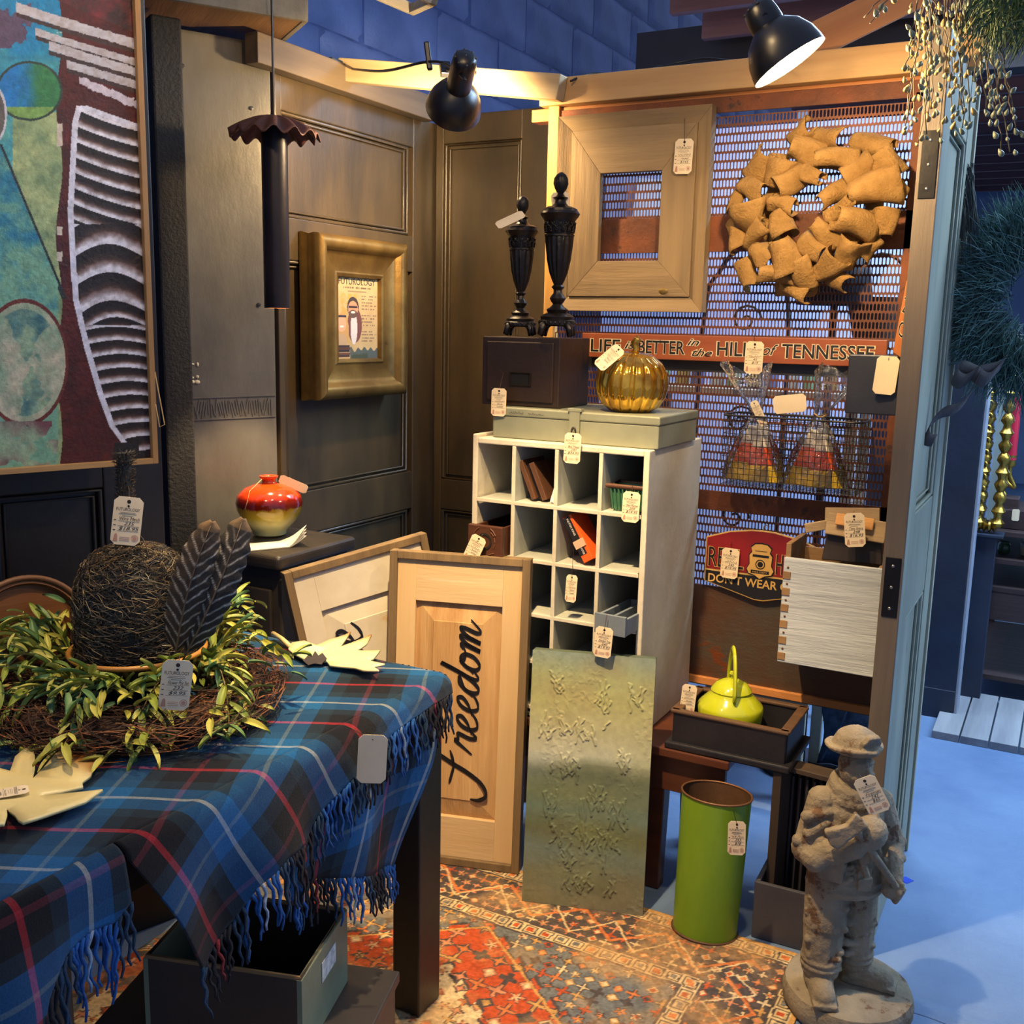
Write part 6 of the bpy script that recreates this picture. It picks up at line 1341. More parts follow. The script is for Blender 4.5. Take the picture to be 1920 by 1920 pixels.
def cp(a, b_, ra, rb): q.cap2(SP(*a), SP(*b_), ra*K, rb*K, 14)
def el(c_, r3, rot=None): q.ell(SP(*c_), tuple(v*K for v in r3), 16, rot)
# legs: bunker trousers, cuffs, boots
cp((-.075, .0, .44), (-.085, -.02, .27), .085, .080); cp((-.085, -.02, .27), (-.090, -.025, .09), .078, .072)
cp((.065, .02, .44), (.075, .02, .27), .080, .074); cp((.075, .02, .27), (.085, .03, .09), .072, .066)
for z, r_ in ((.095, .080), (.118, .079)): q.tube([SP(-.090+r_*math.cos(2*PI*k/24), -.025+r_*math.sin(2*PI*k/24), z) for k in range(24)], .010*K, 8, closed=True)
for z, r_ in ((.095, .073), (.118, .072)): q.tube([SP(.085+r_*math.cos(2*PI*k/24), .03+r_*math.sin(2*PI*k/24), z) for k in range(24)], .009*K, 8, closed=True)
cp((-.092, -.02, .075), (-.095, -.03, .04), .062, .058); cp((-.097, -.05, .038), (-.110, -.150, .028), .050, .042)
cp((.088, .03, .075), (.095, .025, .04), .058, .054); cp((.11, .01, .036), (.195, -.035, .028), .048, .040)
q.box(SP(-.103, -.09, .010), (.085*K, .20*K, .020*K), (0, 0, R(-8))); q.box(SP(.145, -.01, .010), (.19*K, .08*K, .020*K), (0, 0, R(-28)))
# wrinkles on trousers
for (a, b_, r_) in (((-.16, -.05, .20), (-.03, -.09, .17), .016), ((-.16, -.03, .30), (-.02, -.09, .26), .016), ((-.15, -.06, .14), (-.04, -.10, .145), .014), ((-.155, -.03, .36), (-.02, -.085, .34), .014), ((.01, -.05, .19), (.14, -.02, .16), .014), ((.01, -.05, .27), (.14, -.02, .25), .014), ((.02, -.04, .14), (.14, .0, .135), .012)): cp(a, b_, r_*1.25, r_*.9)
# coat
vsr = []
for z, rx, ry, cy in ((.385, .165, .120, 0), (.40, .168, .122, 0), (.47, .152, .112, 0), (.55, .145, .108, .0), (.63, .150, .110, .0), (.70, .152, .102, .005), (.745, .130, .088, .01), (.775, .085, .070, .012), (.80, .060, .058, .0)):
    vsr.append([SP(rx*math.cos(2*PI*k/32), cy+ry*math.sin(2*PI*k/32), z) for k in range(32)])
q.add([p for r_ in vsr for p in r_], [(i*32+k, i*32+(k+1) % 32, (i+1)*32+(k+1) % 32, (i+1)*32+k) for i in range(8) for k in range(32)]+[tuple(range(31, -1, -1)), tuple(8*32+k for k in range(32))])
q.tube([SP(.166*math.cos(2*PI*k/32), .121*math.sin(2*PI*k/32), .405) for k in range(32)], .008*K, 6, closed=True); q.tube([SP(.160*math.cos(2*PI*k/32), .117*math.sin(2*PI*k/32), .435) for k in range(32)], .006*K, 6, closed=True)
q.box(SP(-.105, -.105, .50), (.085*K, .03*K, .075*K), (0, R(4), R(-28))); q.box(SP(-.105, -.112, .53), (.092*K, .03*K, .025*K), (0, R(4), R(-28)))
q.box(SP(.035, -.115, .54), (.050*K, .022*K, .20*K), (R(3), R(0), R(8))); q.box(SP(.035, -.122, .455), (.054*K, .022*K, .05*K), (R(3), 0, R(8)))
for (a, b_, r_) in (((-.13, -.06, .47), (-.02, -.115, .52), .012), ((-.02, -.115, .47), (-.10, -.09, .42), .012), ((.08, -.09, .60), (.14, -.03, .50), .014)): cp(a, b_, r_, r_)
# arms
cp((-.130, .005, .715), (-.190, -.02, .545), .058, .056); cp((-.190, -.02, .545), (-.170, -.08, .535), .057, .052); cp((-.170, -.07, .54), (-.035, -.150, .605), .052, .042)
cp((.125, .01, .712), (.185, .0, .57), .056, .052); cp((.185, .0, .57), (.165, -.095, .470), .051, .042)
for (a, b_) in (((-.20, -.06, .62), (-.13, -.06, .66)), ((-.235, -.03, .58), (-.15, -.075, .60)), ((-.22, -.05, .545), (-.14, -.09, .575)), ((-.21, -.05, .68), (-.12, -.055, .70)), ((-.16, -.105, .545), (-.12, -.10, .60)), ((-.11, -.135, .56), (-.08, -.12, .62)), ((.15, -.04, .60), (.235, -.01, .57)), ((.14, -.07, .52), (.22, -.05, .52))): cp(a, b_, .023, .018)
# hands: palm, four bent fingers, thumb
def hand(c_, X, Yv, Zv, s_):
    c_ = Vector(c_); f = lambda a, b_, e: c_+Vector(X)*a*s_+Vector(Yv)*b_*s_+Vector(Zv)*e*s_
    def cc(a, b_, ra, rb): q.cap2(SP(*f(*a)), SP(*f(*b_)), ra*K*s_, rb*K*s_, 8)
    cc((0, 0, 0), (.03, 0, 0), .030, .032)
    for i, (ln, o_) in enumerate(((.030, .024), (.034, .008), (.032, -.008), (.026, -.023))): cc((.035, -.012, o_), (.048+ln*.3, -.035, o_), .011, .010); cc((.048+ln*.3, -.035, o_), (.035, -.052, o_), .010, .009)
    cc((.005, -.010, .028), (.025, -.036, .036), .012, .010); cc((.025, -.036, .036), (.040, -.046, .026), .010, .008)
hand((-.040, -.150, .610), (.85, -.35, .35), (-.2, -.9, .1), (-.3, .1, .95), 1.05); hand((.160, -.105, .455), (-.35, -.75, -.55), (-.85, .2, .1), (.1, -.5, .85), 1.05)
# neck, collar, head with face
cp((0, .0, .77), (0, -.005, .84), .052, .048)
for z, r_ in ((.770, .084), (.785, .080), (.752, .092)): q.tube([SP(r_*math.cos(2*PI*k/24), .005+r_*.92*math.sin(2*PI*k/24), z-.020*(-math.sin(2*PI*k/24))) for k in range(24)], .020*K, 8, closed=True)
hr = R(22); HX = Vector((math.cos(hr), math.sin(hr), 0)); HF = Vector((math.sin(hr), -math.cos(hr), 0))
def HP(a, f, z): v = HX*a+HF*f; return (v.x, v.y-.008, z)
el(HP(0, 0, .858), (.060, .066, .082)); el(HP(0, .030, .818), (.042, .036, .036)); el(HP(0, .054, .800), (.021, .018, .018))
cp(HP(0, .062, .878), HP(0, .088, .846), .009, .016); 
for s_ in (-1, 1): el(HP(s_*.024, .056, .870), (.012, .008, .006)); cp(HP(s_*.008, .068, .888), HP(s_*.042, .054, .886), .010, .008); el(HP(s_*.032, .050, .838), (.020, .018, .018)); el(HP(s_*.056, -.005, .872), (.010, .014, .020))
cp(HP(-.017, .068, .826), HP(.017, .068, .826), .006, .006); cp(HP(-.014, .067, .812), HP(.014, .067, .812), .007, .007)
# breathing mask and hose on the chest, strap
el((.030, -.150, .662), (.062, .050, .064)); cp((.030, -.150, .62), (.035, -.13, .56), .022, .022); cp((-.02, -.13, .62), (.035, -.14, .50), .012, .012)
cp((.055, -.12, .74), (.045, -.14, .70), .02, .02)
remesh(q, 'figure', .0023, 2)
q = MB()
cp((-.055, -.190, .700), (.165, -.150, .455), .015, .015); remesh(q, 'axe_handle', .003, 2)
q = MB(); M_ = Matrix.Translation(SP(-.075, -.190, .690)) @ Euler((0, R(-42), R(-10))).to_matrix().to_4x4()
q.prism([(-.075*K, -.030*K), (-.085*K, .0), (-.070*K, .050*K), (.0, .022*K), (.055*K, .040*K), (.060*K, -.022*K), (.0, -.024*K)], -.016*K, .016*K, M_); remesh(q, 'axe_head', .0032, 2)
q = MB()
for (r_, z) in ((.083, .925),):
    q.lathe([(.001, .005*K), (.082*K, .0), (.086*K, .010*K), (.080*K, .035*K), (.066*K, .062*K), (.040*K, .080*K), (.001, .086*K)], 36, Matrix.Translation(SP(HP(0, 0, 0)[0], HP(0, 0, 0)[1]+.014, .914)))
for k in range(4): a = hr+R(45*k); q.tube([SP(HP(0, 0, 0)[0]+.086*math.cos(R(t))*math.cos(a), HP(0, 0, 0)[1]+.010+.086*math.cos(R(t))*math.sin(a), .918+.082*math.sin(R(t))) for t in range(0, 181, 12)], .007*K, 6)
def brim(u, v):
    A = 2*PI*u; r_ = .076+.034*v; h0 = HP(0, -.022, 0); return SP(h0[0]+r_*math.cos(A), h0[1]+r_*1.12*math.sin(A), .919-.004*v+.016*abs(math.cos(A-hr))*v*v+.022*max(0, -math.sin(A-hr))*v)
q.sheet(brim, 40, 6, cu=True)
q.tube([Vector(brim(k/40, 1)) for k in range(40)], .010*K, 8, closed=True)
for r_ in (.2, .5, .75): q.tube([Vector(brim(k/40, r_)) for k in range(40)], .009*K, 6, closed=True)
b_ = HP(0, .074, .954); M_ = Matrix.Translation(SP(*b_)) @ Euler((R(18), 0, hr)).to_matrix().to_4x4(); q.prism([(-.030*K, -.034*K), (.030*K, -.034*K), (.042*K, .018*K), (.022*K, .046*K), (-.022*K, .046*K), (-.042*K, .018*K)], -.010*K, .014*K, M_)
remesh(q, 'helmet', .003, 3)
tag('price tag hung around the neck of the fireman statue', PD(1618, 1458, (sc_-EYE).dot(FWD)-.30+.02), 14, -30, lines=('Fireman', '242', '$65'), string=[PD(1611, 1452, (sc_-EYE).dot(FWD)-.24)], s=.9)

# ================================================================ more price tags
tag('price tag on the dark card file box', PY(936, 728, FY-.055), 8, 1, lines=(None, None, None), string=[PY(944, 700, FY-.012), PY(938, 694, FY-.010)], s=.86)
tag('price tag on the hasp of the grey green metal box', PY(1075, 812, CY0-.016), 8, 2, lines=('Box Metal', '230', '$34.95'), string=[PY(1078, 800, BY-.010)], s=.9)
tag('price tag on the green planter in the cubby', PY(1185, 922, CY0-.012), 8, 2, lines=('Mini Planter', '209', '$14.95'), string=[PY(1186, 910, CY0+.006)], s=.9)
tag('price tag hanging by a thread below the orange carton', PY(1073, 1078, CY0-.01), 8, 3, lines=(None, None, None), string=[PY(1075, 1030, CY0-.004)], s=.85, w=.72)
tag('price tag on the pull hole of the carved brown drawer', PY(900, 1006, CY0-.065), 8, 24, lines=(None, None, None), string=[PY(906, 1002, CY0-.052)], s=.88)
tag('price tag on the grey divided tray over the abstract canvas', PY(1134, 1176, CY0-.09), 8, 4, lines=('Divided Tray', '240', '$19.95'), string=[PY(1138, 1152, CY0-.084)], s=.92)
tag('price tag hanging on the green oval bin', PD(1382, 1540, (bc-EYE).dot(FWD)-.15-.02), 20, -2, lines=(None, '253', '$18'), string=[PD(1374, 1516, (bc-EYE).dot(FWD)-.19)], s=.98, w=.85)
kd_ = (Vector(ke.location)-EYE).dot(FWD)
tag('cream price tag standing in the black tray left of the kettle', PD(1294, 1284, kd_-.03), 12, 4, lines=(None, None, None), s=.9, w=.85)
tag('price tag peeking over the tray rim in front of the kettle', PD(1365, 1334, kd_-.085), 20, 0, blank=True, s=.42, w=1.6)
ud = (u1-EYE).dot(FWD)
tag('price tag hanging on the taller black urn', PD(1049, 360, ud-.07), 24, -8, lines=(None, None, None), string=[PD(1046, 352, ud-.03)], s=.95)
tag('tag sticking out edgeways from the shorter black urn', PD(982, 400, ud-.05), 28, 58, pitch=-35, blank=True, s=.95, w=.55)
tag('tag lying aslant over the gold glass pumpkin', PD(1164, 652, (pc_-EYE).dot(FWD)-.09), 24, 46, pitch=-25, lines=(None, None, None), s=.9, w=.8)

# ================================================================ lamps
LB = mat('lamp_black', C(20, 20, 24), C(15, 15, 18), 4, rough=.35, bump=0); LI = mat('lamp_inside', C(230, 226, 214), rough=.5, bump=0)
def lamp(label, neck, mouth, energy, r=.075, clamp=None, bulb=26):
    neck, mouth = Vector(neck), Vector(mouth); ax = (mouth-neck); L_ = ax.length; ax.normalize(); M = ax.to_track_quat('-Z', 'Y').to_matrix().to_4x4(); M.translation = mouth
    t = thing('clip_lamp', label, 'lamp'); t.matrix_world = M
    q = MB(); q.lathe([(r, 0), (r*.985, .012), (r*.92, .035), (r*.74, .062), (r*.50, .078), (r*.42, .083)], 48, cap=False); q.build('shade', LB, t, smooth=60)
    q = MB(); q.lathe([(r*.985, .002), (r*.965, .012), (r*.90, .033), (r*.72, .058), (r*.40, .077)], 48, cap=False); q.build('reflector', LI, t, smooth=60)
    q = MB(); q.lathe([(r*.42, .080), (r*.44, .086), (r*.43, L_-.03), (r*.40, L_-.012), (r*.26, L_), (.001, L_+.002)], 32, cap=False); nk = q.build('socket_cup', LB, t, smooth=50)
    q = MB()
    for k in range(8): q.ell((r*.35*math.cos(R(45*k)), r*.35*math.sin(R(45*k)), L_-.007), (.004, .004, .003), 8)
    tagp(q.build('vent_holes', mat('vent_glow', C(60, 50, 40), rough=.5, bump=0), nk, smooth=179), kind='stuff')
    q = MB(); q.lathe([(.012, .072), (.014, .060), (.026, .044), (.029, .030), (.024, .014), (.010, .006), (.001, .005)], 24, cap=False); q.build('bulb', emis('bulb_glow', (1, .80, .50, 1), bulb), t, smooth=179)
    if clamp: 
        c_ = M.inverted() @ Vector(clamp); MB().tube([(r*.42, 0, L_*.72), c_*.5+Vector((r*.3, 0, L_*.36)), c_], .006, 8).build('arm', LB, t, smooth=60); MB().box(c_, (.03, .045, .02)).build('clamp', LB, t, bevel=.002)
    l = bpy.data.lights.new('lamp_light', 'POINT'); l.energy = energy; l.color = WARM; l.shadow_soft_size = .026
    lo = bpy.data.objects.new('lamp_light', l); COL.objects.link(lo); lo.parent = t; lo.location = (0, 0, .0)
    return t
lm1 = lamp('black clip lamp with hidden bulb aimed down in the booth corner', PD(874, 104, 2.74), PD(850, 205, 2.92), 40, .079, PD(835, 130, 2.98))
lm2 = lamp('lit black clip lamp with its glowing mouth turned down', PD(1416, 8, 2.025), PD(1481, 118, 2.03), 30, .076, PD(1400, -40, 2.3), 40)
lm3 = lamp('black clip lamp overhead lighting the leaning boards and rug', (-.95, 1.42, 2.62), (-1.0, 1.56, 2.52), 14, .076)
lm4 = lamp('black clip lamp overhead lighting the blanket and leaf dishes', (-1.32, .95, 2.55), (-1.36, 1.02, 2.44), 8, .076)
spot('rug_lamp', (-.98, 1.52, 2.49), (-1.0, 2.0, .3), 370, WARM, 66, .7, .03)
spot('blanket_lamp', (-1.34, .98, 2.42), (-1.40, 1.32, .78), 55, WARM, 46, .8, .03)
spot('wreath_lamp', PD(1484, 124, 2.01), wc, 15, WARM, 100, .9, .03)
spot('corner_lamp_beam', PD(850, 207, 2.92), PX(650, 300, LX), 60, WARM, 88, .8, .03)
# pendant tube light above the vase
tp0 = PY(520, 578, 2.30); ptop = PY(512, 240, 2.30)
pd = thing('pendant_tube', 'dark metal tube pendant with ruffled rusty collar above the vase', 'lamp', (tp0.x, 2.30, tp0.z)); PL = ptop.z-tp0.z; TRd = .036
TBM = mat('tube_iron', C(40, 36, 44), C(28, 26, 30), 5, rough=.4, metal=.5, bump=.08)
q = MB(); q.lathe([(TRd-.003, .004), (TRd-.003, 0), (TRd, 0), (TRd, PL), (.001, PL)], 40, cap=False); q.build('tube', TBM, pd, smooth=40)
q = MB(); q.lathe([(TRd-.004, 0), (TRd-.004, .10), (.001, .10)], 32, cap=False); q.build('reflector', mat('tube_copper', C(150, 96, 60), rough=.4, metal=.6), pd, smooth=40)
q = MB(); CRl = .118
q.sheet(lambda u, v: ((.004+CRl*v)*math.cos(2*PI*u)*(1+.03*math.sin(11*2*PI*u)*v**2), (.004+CRl*v)*math.sin(2*PI*u)*(1+.03*math.sin(11*2*PI*u)*v**2), PL+.030-.052*v**2+.010*math.sin(14*2*PI*u+1)*v**2), 110, 14, cu=True)
q.build('ruffled_collar', mat('collar_rust', C(96, 52, 40), C(62, 44, 36), 8, rough=.55, metal=.3), pd, solid=.003, smooth=179)
MB().tube([(0, 0, PL+.02), (0, 0, PL+.8)], .0035, 6).build('cable', LB, pd, smooth=60)
q = MB(); q.ell((0, 0, .070), .020, 16); q.build('bulb', emis('bulb_glow', (1, .80, .50, 1), 26), pd, smooth=179)
spot('pendant_light', (tp0.x, 2.30, tp0.z+.03), (tp0.x+.01, 2.26, 0), 34, WARM, 84, .45, .012)
# odds and ends on the lumber
gd_ = PX(630, 118, LX+.03); tagp(MB().box((0, 0, 0), (.03, .075, .032)).build('power_adapter', mat('adapter', C(52, 62, 66), rough=.5), loc=(gd_.x, gd_.y, gd_.z-.006), bevel=.006), 'small dark power adapter lying on the corner timber', 'adapter')
c0 = PX(650, 130, LX); cpts = [PX(650, 128, LX+.02), PD(720, 133, 3.0), PD(800, 116, 2.9), PD(840, 122, 2.85), PD(872, 150, 2.72)]
tagp(MB().tube(catmull([tuple(p) for p in cpts], 8), .004, 6).build('lamp_cord', LB, smooth=179), 'black cord drooping from the power adapter to the corner lamp', 'cord')
cpts = [PD(1070, 152, 2.95), PD(1110, 138, 3.0), PD(1180, 140, 3.05), PD(1250, 122, 3.1), PD(1320, 110, 3.05), PD(1400, 112, 2.9), PD(1425, 60, 2.5)]
tagp(MB().tube(catmull([tuple(p) for p in cpts], 8), .0035, 6).build('lamp_cord', LB, smooth=179), 'black cord running over the header beam to the lit lamp', 'cord')
clp = PD(803, 105, 2.9); tagp(MB().box((0, 0, 0), (.016, .02, .075)).build('spring_clamp', LB, loc=clp, rot=(0, R(-8), R(28)), bevel=.004), 'black spring clamp standing on the corner timber', 'clamp')
# ================================================================ hanging berry vines and greenery at the top right
vd = 1.95
bv = thing('berry_vine', 'hanging bunch of thin stems with pale bead-like berries above the sage door', 'vine', PD(1775, -60, vd))
BE = [mat('berry_pale', C(128, 136, 112), C(104, 112, 92), 12, rough=.45, bump=0), mat('berry_gold', C(168, 142, 84), C(140, 116, 66), 12, rough=.45, bump=0)]
bms = []
for m_ in BE:
    q = MB(); q.lathe([(.0004, .0072), (.0024, .0042), (.0042, .0), (.0044, -.0028), (.003, -.0056), (.0006, -.0068)], 9); me = q.mesh('berry', m_); me.polygons.foreach_set('use_smooth', [True]*len(me.polygons)); bms.append(me)
VS = mat('vine_twig', C(96, 84, 66), C(70, 62, 50), 20, rough=.8, bump=0); r_ = random.Random(17); nb_ = 0; org = Vector(bv.location)
ends = [(1695, 240), (1700, 205), (1712, 225), (1722, 265), (1735, 252), (1728, 180), (1742, 215), (1750, 190), (1765, 258), (1772, 220), (1780, 165), (1788, 230), (1796, 205), (1806, 240), (1812, 200), (1822, 228), (1830, 180), (1700, 120), (1715, 95), (1740, 130), (1760, 110), (1790, 140), (1850, 205), (1866, 225), (1880, 190), (1893, 285), (1905, 240), (1878, 280), (1860, 170), (1900, 200), (1630, 45), (1622, 32)]
for i, (ex, ey) in enumerate(ends):
    dd = vd+r_.uniform(-.10, .10); sx_ = 1775+(ex-1775)*.55+r_.uniform(-20, 20); p0 = PD(sx_, -60, dd); p1 = PD(ex, ey, dd); n_ = 12
    pts = [p0.lerp(p1, k/n_)+Vector((r_.uniform(-.004, .004), r_.uniform(-.004, .004), 0)) for k in range(n_+1)]
    so = MB().tube([p-org for p in pts], .0011, 5).build('strand', VS, bv, smooth=179)
    cnt = 0
    for k in range(3, n_+1):
        for s_ in range(1 if k < n_ else 2):
            if nb_ >= 298 or r_.random() < .12: continue
            a = r_.uniform(0, 2*PI); off = Vector((math.cos(a)*.011, math.sin(a)*.011, r_.uniform(-.012, .0))) if k < n_ or s_ else Vector((0, 0, -.006))
            o = link('berry', bms[1 if (ex < 1830 and r_.random() < .38) else 0], so, pts[k]-org+off, (r_.uniform(-.7, .7), r_.uniform(-.7, .7), 0)); f = r_.uniform(.7, 1.25); o.scale = (f, f, f); nb_ += 1
gr = thing('hanging_grass', 'bushy green hanging grass plant in the upper corner over the aisle', 'plant', PD(1900, -70, 1.9)); go_ = Vector(gr.location)
q = MB(); GM = [mat('grass_a', C(64, 92, 40), C(46, 72, 34), 9, rough=.6, bump=0), mat('grass_b', C(104, 116, 60), C(84, 96, 48), 9, rough=.6, bump=0), mat('grass_c', C(44, 74, 50), C(32, 56, 40), 9, rough=.6, bump=0)]
for k in range(1400):
    q.k = r_.choice((0, 0, 1, 2)); x0, y0 = r_.uniform(1840, 2060), r_.uniform(-80, 60); dd = 1.9+r_.uniform(-.1, .12); p = PD(x0, y0, dd)-go_; dv = Vector((r_.uniform(-.05, .03), r_.uniform(-.04, .04), -r_.uniform(.02, .07)))
    q.tube([p, p+dv*.5+Vector((0, 0, .012)), p+dv], [.0016, .0013, .0004], 3)
tagp(q.build('grass_blades', GM, gr), kind='stuff')
MB().tube([(.02, .02, .11), (.02, .02, 3.0-go_.z)], .003, 6).build('hanging_cord', TWINE, gr)
MB().lathe([(.09, 0), (.12, .12), (.001, .12)], 24, cap=False).build('basket_liner', GM[2], gr, loc=(.02, .02, .0))
# pine wreath with ribbon on the aisle face
pwc = PD(1945, 560, 2.75)
pw_ = thing('pine_wreath', 'bushy blue green pine wreath with a gauzy ribbon hanging beside the sage door', 'wreath', pwc)
q = MB(); PM = [mat('needle_a', C(84, 124, 112), C(60, 98, 92), 9, rough=.55, bump=0), mat('needle_b', C(120, 152, 142), C(96, 128, 124), 9, rough=.55, bump=0), mat('needle_c', C(32, 54, 56), C(24, 42, 46), 9, rough=.6, bump=0)]
RXv, UPz = RGT, Vector((0, 0, 1)); 
for k in range(7000):
    a = r_.uniform(0, 2*PI); rr = .150+r_.uniform(-.07, .06); c_ = RXv*(rr*math.cos(a))+UPz*(rr*1.1*math.sin(a))+FWD*r_.uniform(-.05, .05)
    dv = (RXv*(math.cos(a)+r_.uniform(-.8, .8))+UPz*(math.sin(a)+r_.uniform(-.8, .8))-FWD*r_.uniform(-.4, .9)).normalized()*r_.uniform(.06, .115)
    q.k = r_.choice((0, 0, 1, 2)); q.tube([c_, c_+dv*.55, c_+dv+Vector((0, 0, -.006))], [.0012, .0010, .0004], 3)
tagp(q.build('needles', PM, pw_), kind='stuff')
MB().tube([RXv*(.150*math.cos(2*PI*k/30))+UPz*(.165*math.sin(2*PI*k/30)) for k in range(30)], .028, 8, closed=True).build('ring_core', PM[2], pw_, smooth=179)
MB().tube([UPz*.165, Vector((0, 0, CZ-.04-pwc.z))], .002, 6).build('hanging_cord', TWINE, pw_)
GZ = mat('gauze', C(92, 86, 84), C(74, 68, 68), 30, rough=.8, bump=.2)
def pr_(x, y, d): return PD(x, y, d)-pwc
q = MB(); path = catmull([tuple(pr_(*p, 2.62)) for p in ((1840, 690), (1818, 740), (1795, 765), (1765, 775), (1742, 800), (1738, 822), (1752, 826))], 6)
wv = Vector((.006, 0, .016)); q.add([tuple(Vector(p)+wv*s_) for p in path for s_ in (-1, 1)], [(2*i, 2*i+1, 2*i+3, 2*i+2) for i in range(len(path)-1)]); q.build('ribbon_tail', GZ, pw_, solid=.001, smooth=179)
for (pts) in (((1828, 700), (1870, 690), (1880, 680), (1850, 712), (1828, 700)), ((1828, 700), (1800, 690), (1790, 705), (1805, 715), (1828, 700))):
    q = MB(); path = catmull([tuple(pr_(*p, 2.62)) for p in pts], 6); q.add([tuple(Vector(p)+wv*1.2*s_) for p in path for s_ in (-1, 1)], [(2*i, 2*i+1, 2*i+3, 2*i+2) for i in range(len(path)-1)]); q.build('bow_loop', GZ, pw_, solid=.001, smooth=179)
q = MB()
for k in range(70):
    x0 = r_.uniform(1782, 1828); p0 = pr_(x0, r_.uniform(300, 340), 2.66); p1 = pr_(x0+r_.uniform(-14, 18), r_.uniform(400, 480), 2.68); q.tube([p0, p0.lerp(p1, .5)+Vector((r_.uniform(-.01, .01), 0, 0)), p1], .0014, 3)
tagp(q.build('raffia_hanger', mat('raffia_grey', C(88, 90, 84), C(60, 62, 60), 20, rough=.8, bump=0), pw_), kind='stuff')

# ================================================================ down the aisle
pk0 = PZ(1728, 1333, 0); pk1 = PZ(1786, 1351, 0); ay = pk1.y; NV = mat('navy_partition', C(34, 44, 62), C(26, 34, 50), 4, rough=.5)
ap = thing('display_partition', 'dark navy display partition with a pale edge standing in the aisle', 'partition', (pk1.x, ay, 0)); phz = PY(1866, 700, ay).z+.06
MB().box((-.20, .02, phz/2), (.40, .04, phz)).build('end_panel', NV, ap, bevel=.003); MB().box((.006, .05, phz/2), (.012, .10, phz)).build('side_panel', mat('pale_edge', C(150, 156, 166), C(128, 134, 146), 4, rough=.5), ap, bevel=.003)
MB().box((-.20, .012, .06), (.40, .03, .12)).build('kick_board', NV, ap, bevel=.003)
by_ = ay+.26
BRS = mat('brass_bright', C(196, 158, 70), C(160, 122, 46), 8, rough=.25, metal=.9, bump=.3, bsc=40)
gm = thing('gilt_mirror', 'slim mirror in an ornate gilt frame beyond the navy partition', 'mirror', (PY(1842, 900, by_).x, by_, PY(1842, 985, by_).z)); gmh = PY(1862, 690, by_).z-gm.location.z
MB().box((.035, .03, gmh/2), (.07, .012, gmh-.04)).build('glass', mat('mirror_glass', C(200, 215, 235), rough=.05, metal=1, bump=0), gm)
for x in (0, .07):
    q = MB(); q.tube([(x, 0, gmh*k/40) for k in range(41)], [.020+.008*math.sin(k*1.9) for k in range(41)], 10); q.build('frame_stile', BRS, gm, smooth=60)
for z in (0, gmh):
    q = MB(); q.tube([(.07*k/12, 0, z) for k in range(13)], [.020+.008*math.sin(k*1.9) for k in range(13)], 10); q.build('frame_rail', BRS, gm, smooth=60)
r1 = random.Random(2)
pdz = gm.location.z-.03
ped = thing('mirror_pedestal', 'narrow dark pedestal carrying the gilt mirror in the aisle', 'pedestal', (gm.location.x+.035, by_+.01, 0)); MB().box((0, 0, pdz/2), (.08, .06, pdz-.02)).build('shaft', NV, ped, bevel=.002); MB().box((0, 0, pdz-.005), (.13, .10, .012)).build('cap', NV, ped, bevel=.002)
for k in range(14):
    q = MB(); q.tube([(-.006+.02*math.cos(t*.9), -.015, gmh*k/13+.018*math.sin(t*.9)) for t in range(7)], [.009, .008, .007, .006, .006, .007, .004], 7); q.build('scroll', BRS, gm, smooth=179)
# shelf unit with candlestick
sy = ay+.35; sxl = PY(1842, 1100, sy).x; sxr = PY(1893, 1100, sy).x
sh_ = thing('shelf_unit', 'dark brown wooden shelf unit along the aisle with trinkets', 'shelf', (sxl, sy, 0)); sw2 = .62; DKB = wood('dark_shelf', C(62, 44, 40), C(46, 34, 34), 'x', 6, .5)
sH = PY(1880, 1000, sy).z
zs_ = [PY(1880, 1052, sy).z, PY(1880, 1105, sy).z, .10]
for x in (0, sw2): MB().box((x, .0, sH/2), (.035, .035, sH)).build('post', DKB, sh_, bevel=.002); MB().box((x, .9, sH/2), (.035, .035, sH)).build('post', DKB, sh_, bevel=.002)
for z in [sH]+zs_: MB().box((sw2/2, .45, z), (sw2+.03, .93, .022)).build('shelf_board', DKB, sh_, bevel=.002)
MB().box((sw2/2, -.005, zs_[1]-.07), (sw2, .016, .12)).build('front_board', DKB, sh_, bevel=.002)
bxp = PY(1876, 1000, sy+.06)
pb = thing('dark_pedestal_box', 'dark stepped wooden box on the aisle shelf under the candle sconce', 'box', (bxp.x, sy+.12, sH+.012)); MB().box((0, 0, .04), (.18, .14, .08)).build('box_body', DKB, pb, bevel=.003); MB().box((0, 0, .10), (.11, .10, .05)).build('upper_step', DKB, pb, bevel=.003)
tag('small paper tag hanging at the dark stepped box on the aisle shelf', Vector((bxp.x+.05, sy+.03, sH+.10)), 0, 0, blank=True, s=.55)
cs = thing('brass_candlestick', 'curled brass candlestick holding a tall red candle in the aisle', 'candlestick', (bxp.x, sy+.12, sH+.138)); zc_ = PY(1895, 862, sy+.12).z-(sH+.138); xc_ = PY(1896, 862, sy+.12).x-bxp.x
MB().tube(catmull([(0, 0, 0), (-.03, 0, .05), (-.055, 0, .08), (-.04, 0, .11), (-.01, 0, .10), (0, 0, .06), (.03, 0, .04), (xc_, 0, zc_*.6), (xc_, 0, zc_)], 6), .009, 8).build('scroll_arm', BRS, cs, smooth=179)
MB().lathe([(.012, 0), (.02, .01), (.016, .03), (.022, .05), (.001, .05)], 16, Matrix.Translation((xc_, 0, zc_-.03)), cap=False).build('candle_cup', BRS, cs, smooth=50)
ch_ = PY(1905, 722, sy+.12).z-(sH+.138)-zc_
MB().lathe([(.019, 0), (.016, ch_*.8), (.010, ch_*.97), (.002, ch_)], 16, Matrix.Translation((xc_, 0, zc_))).build('candle', mat('red_wax', C(176, 30, 52), C(150, 24, 44), 5, rough=.4, bump=0), cs, smooth=50)
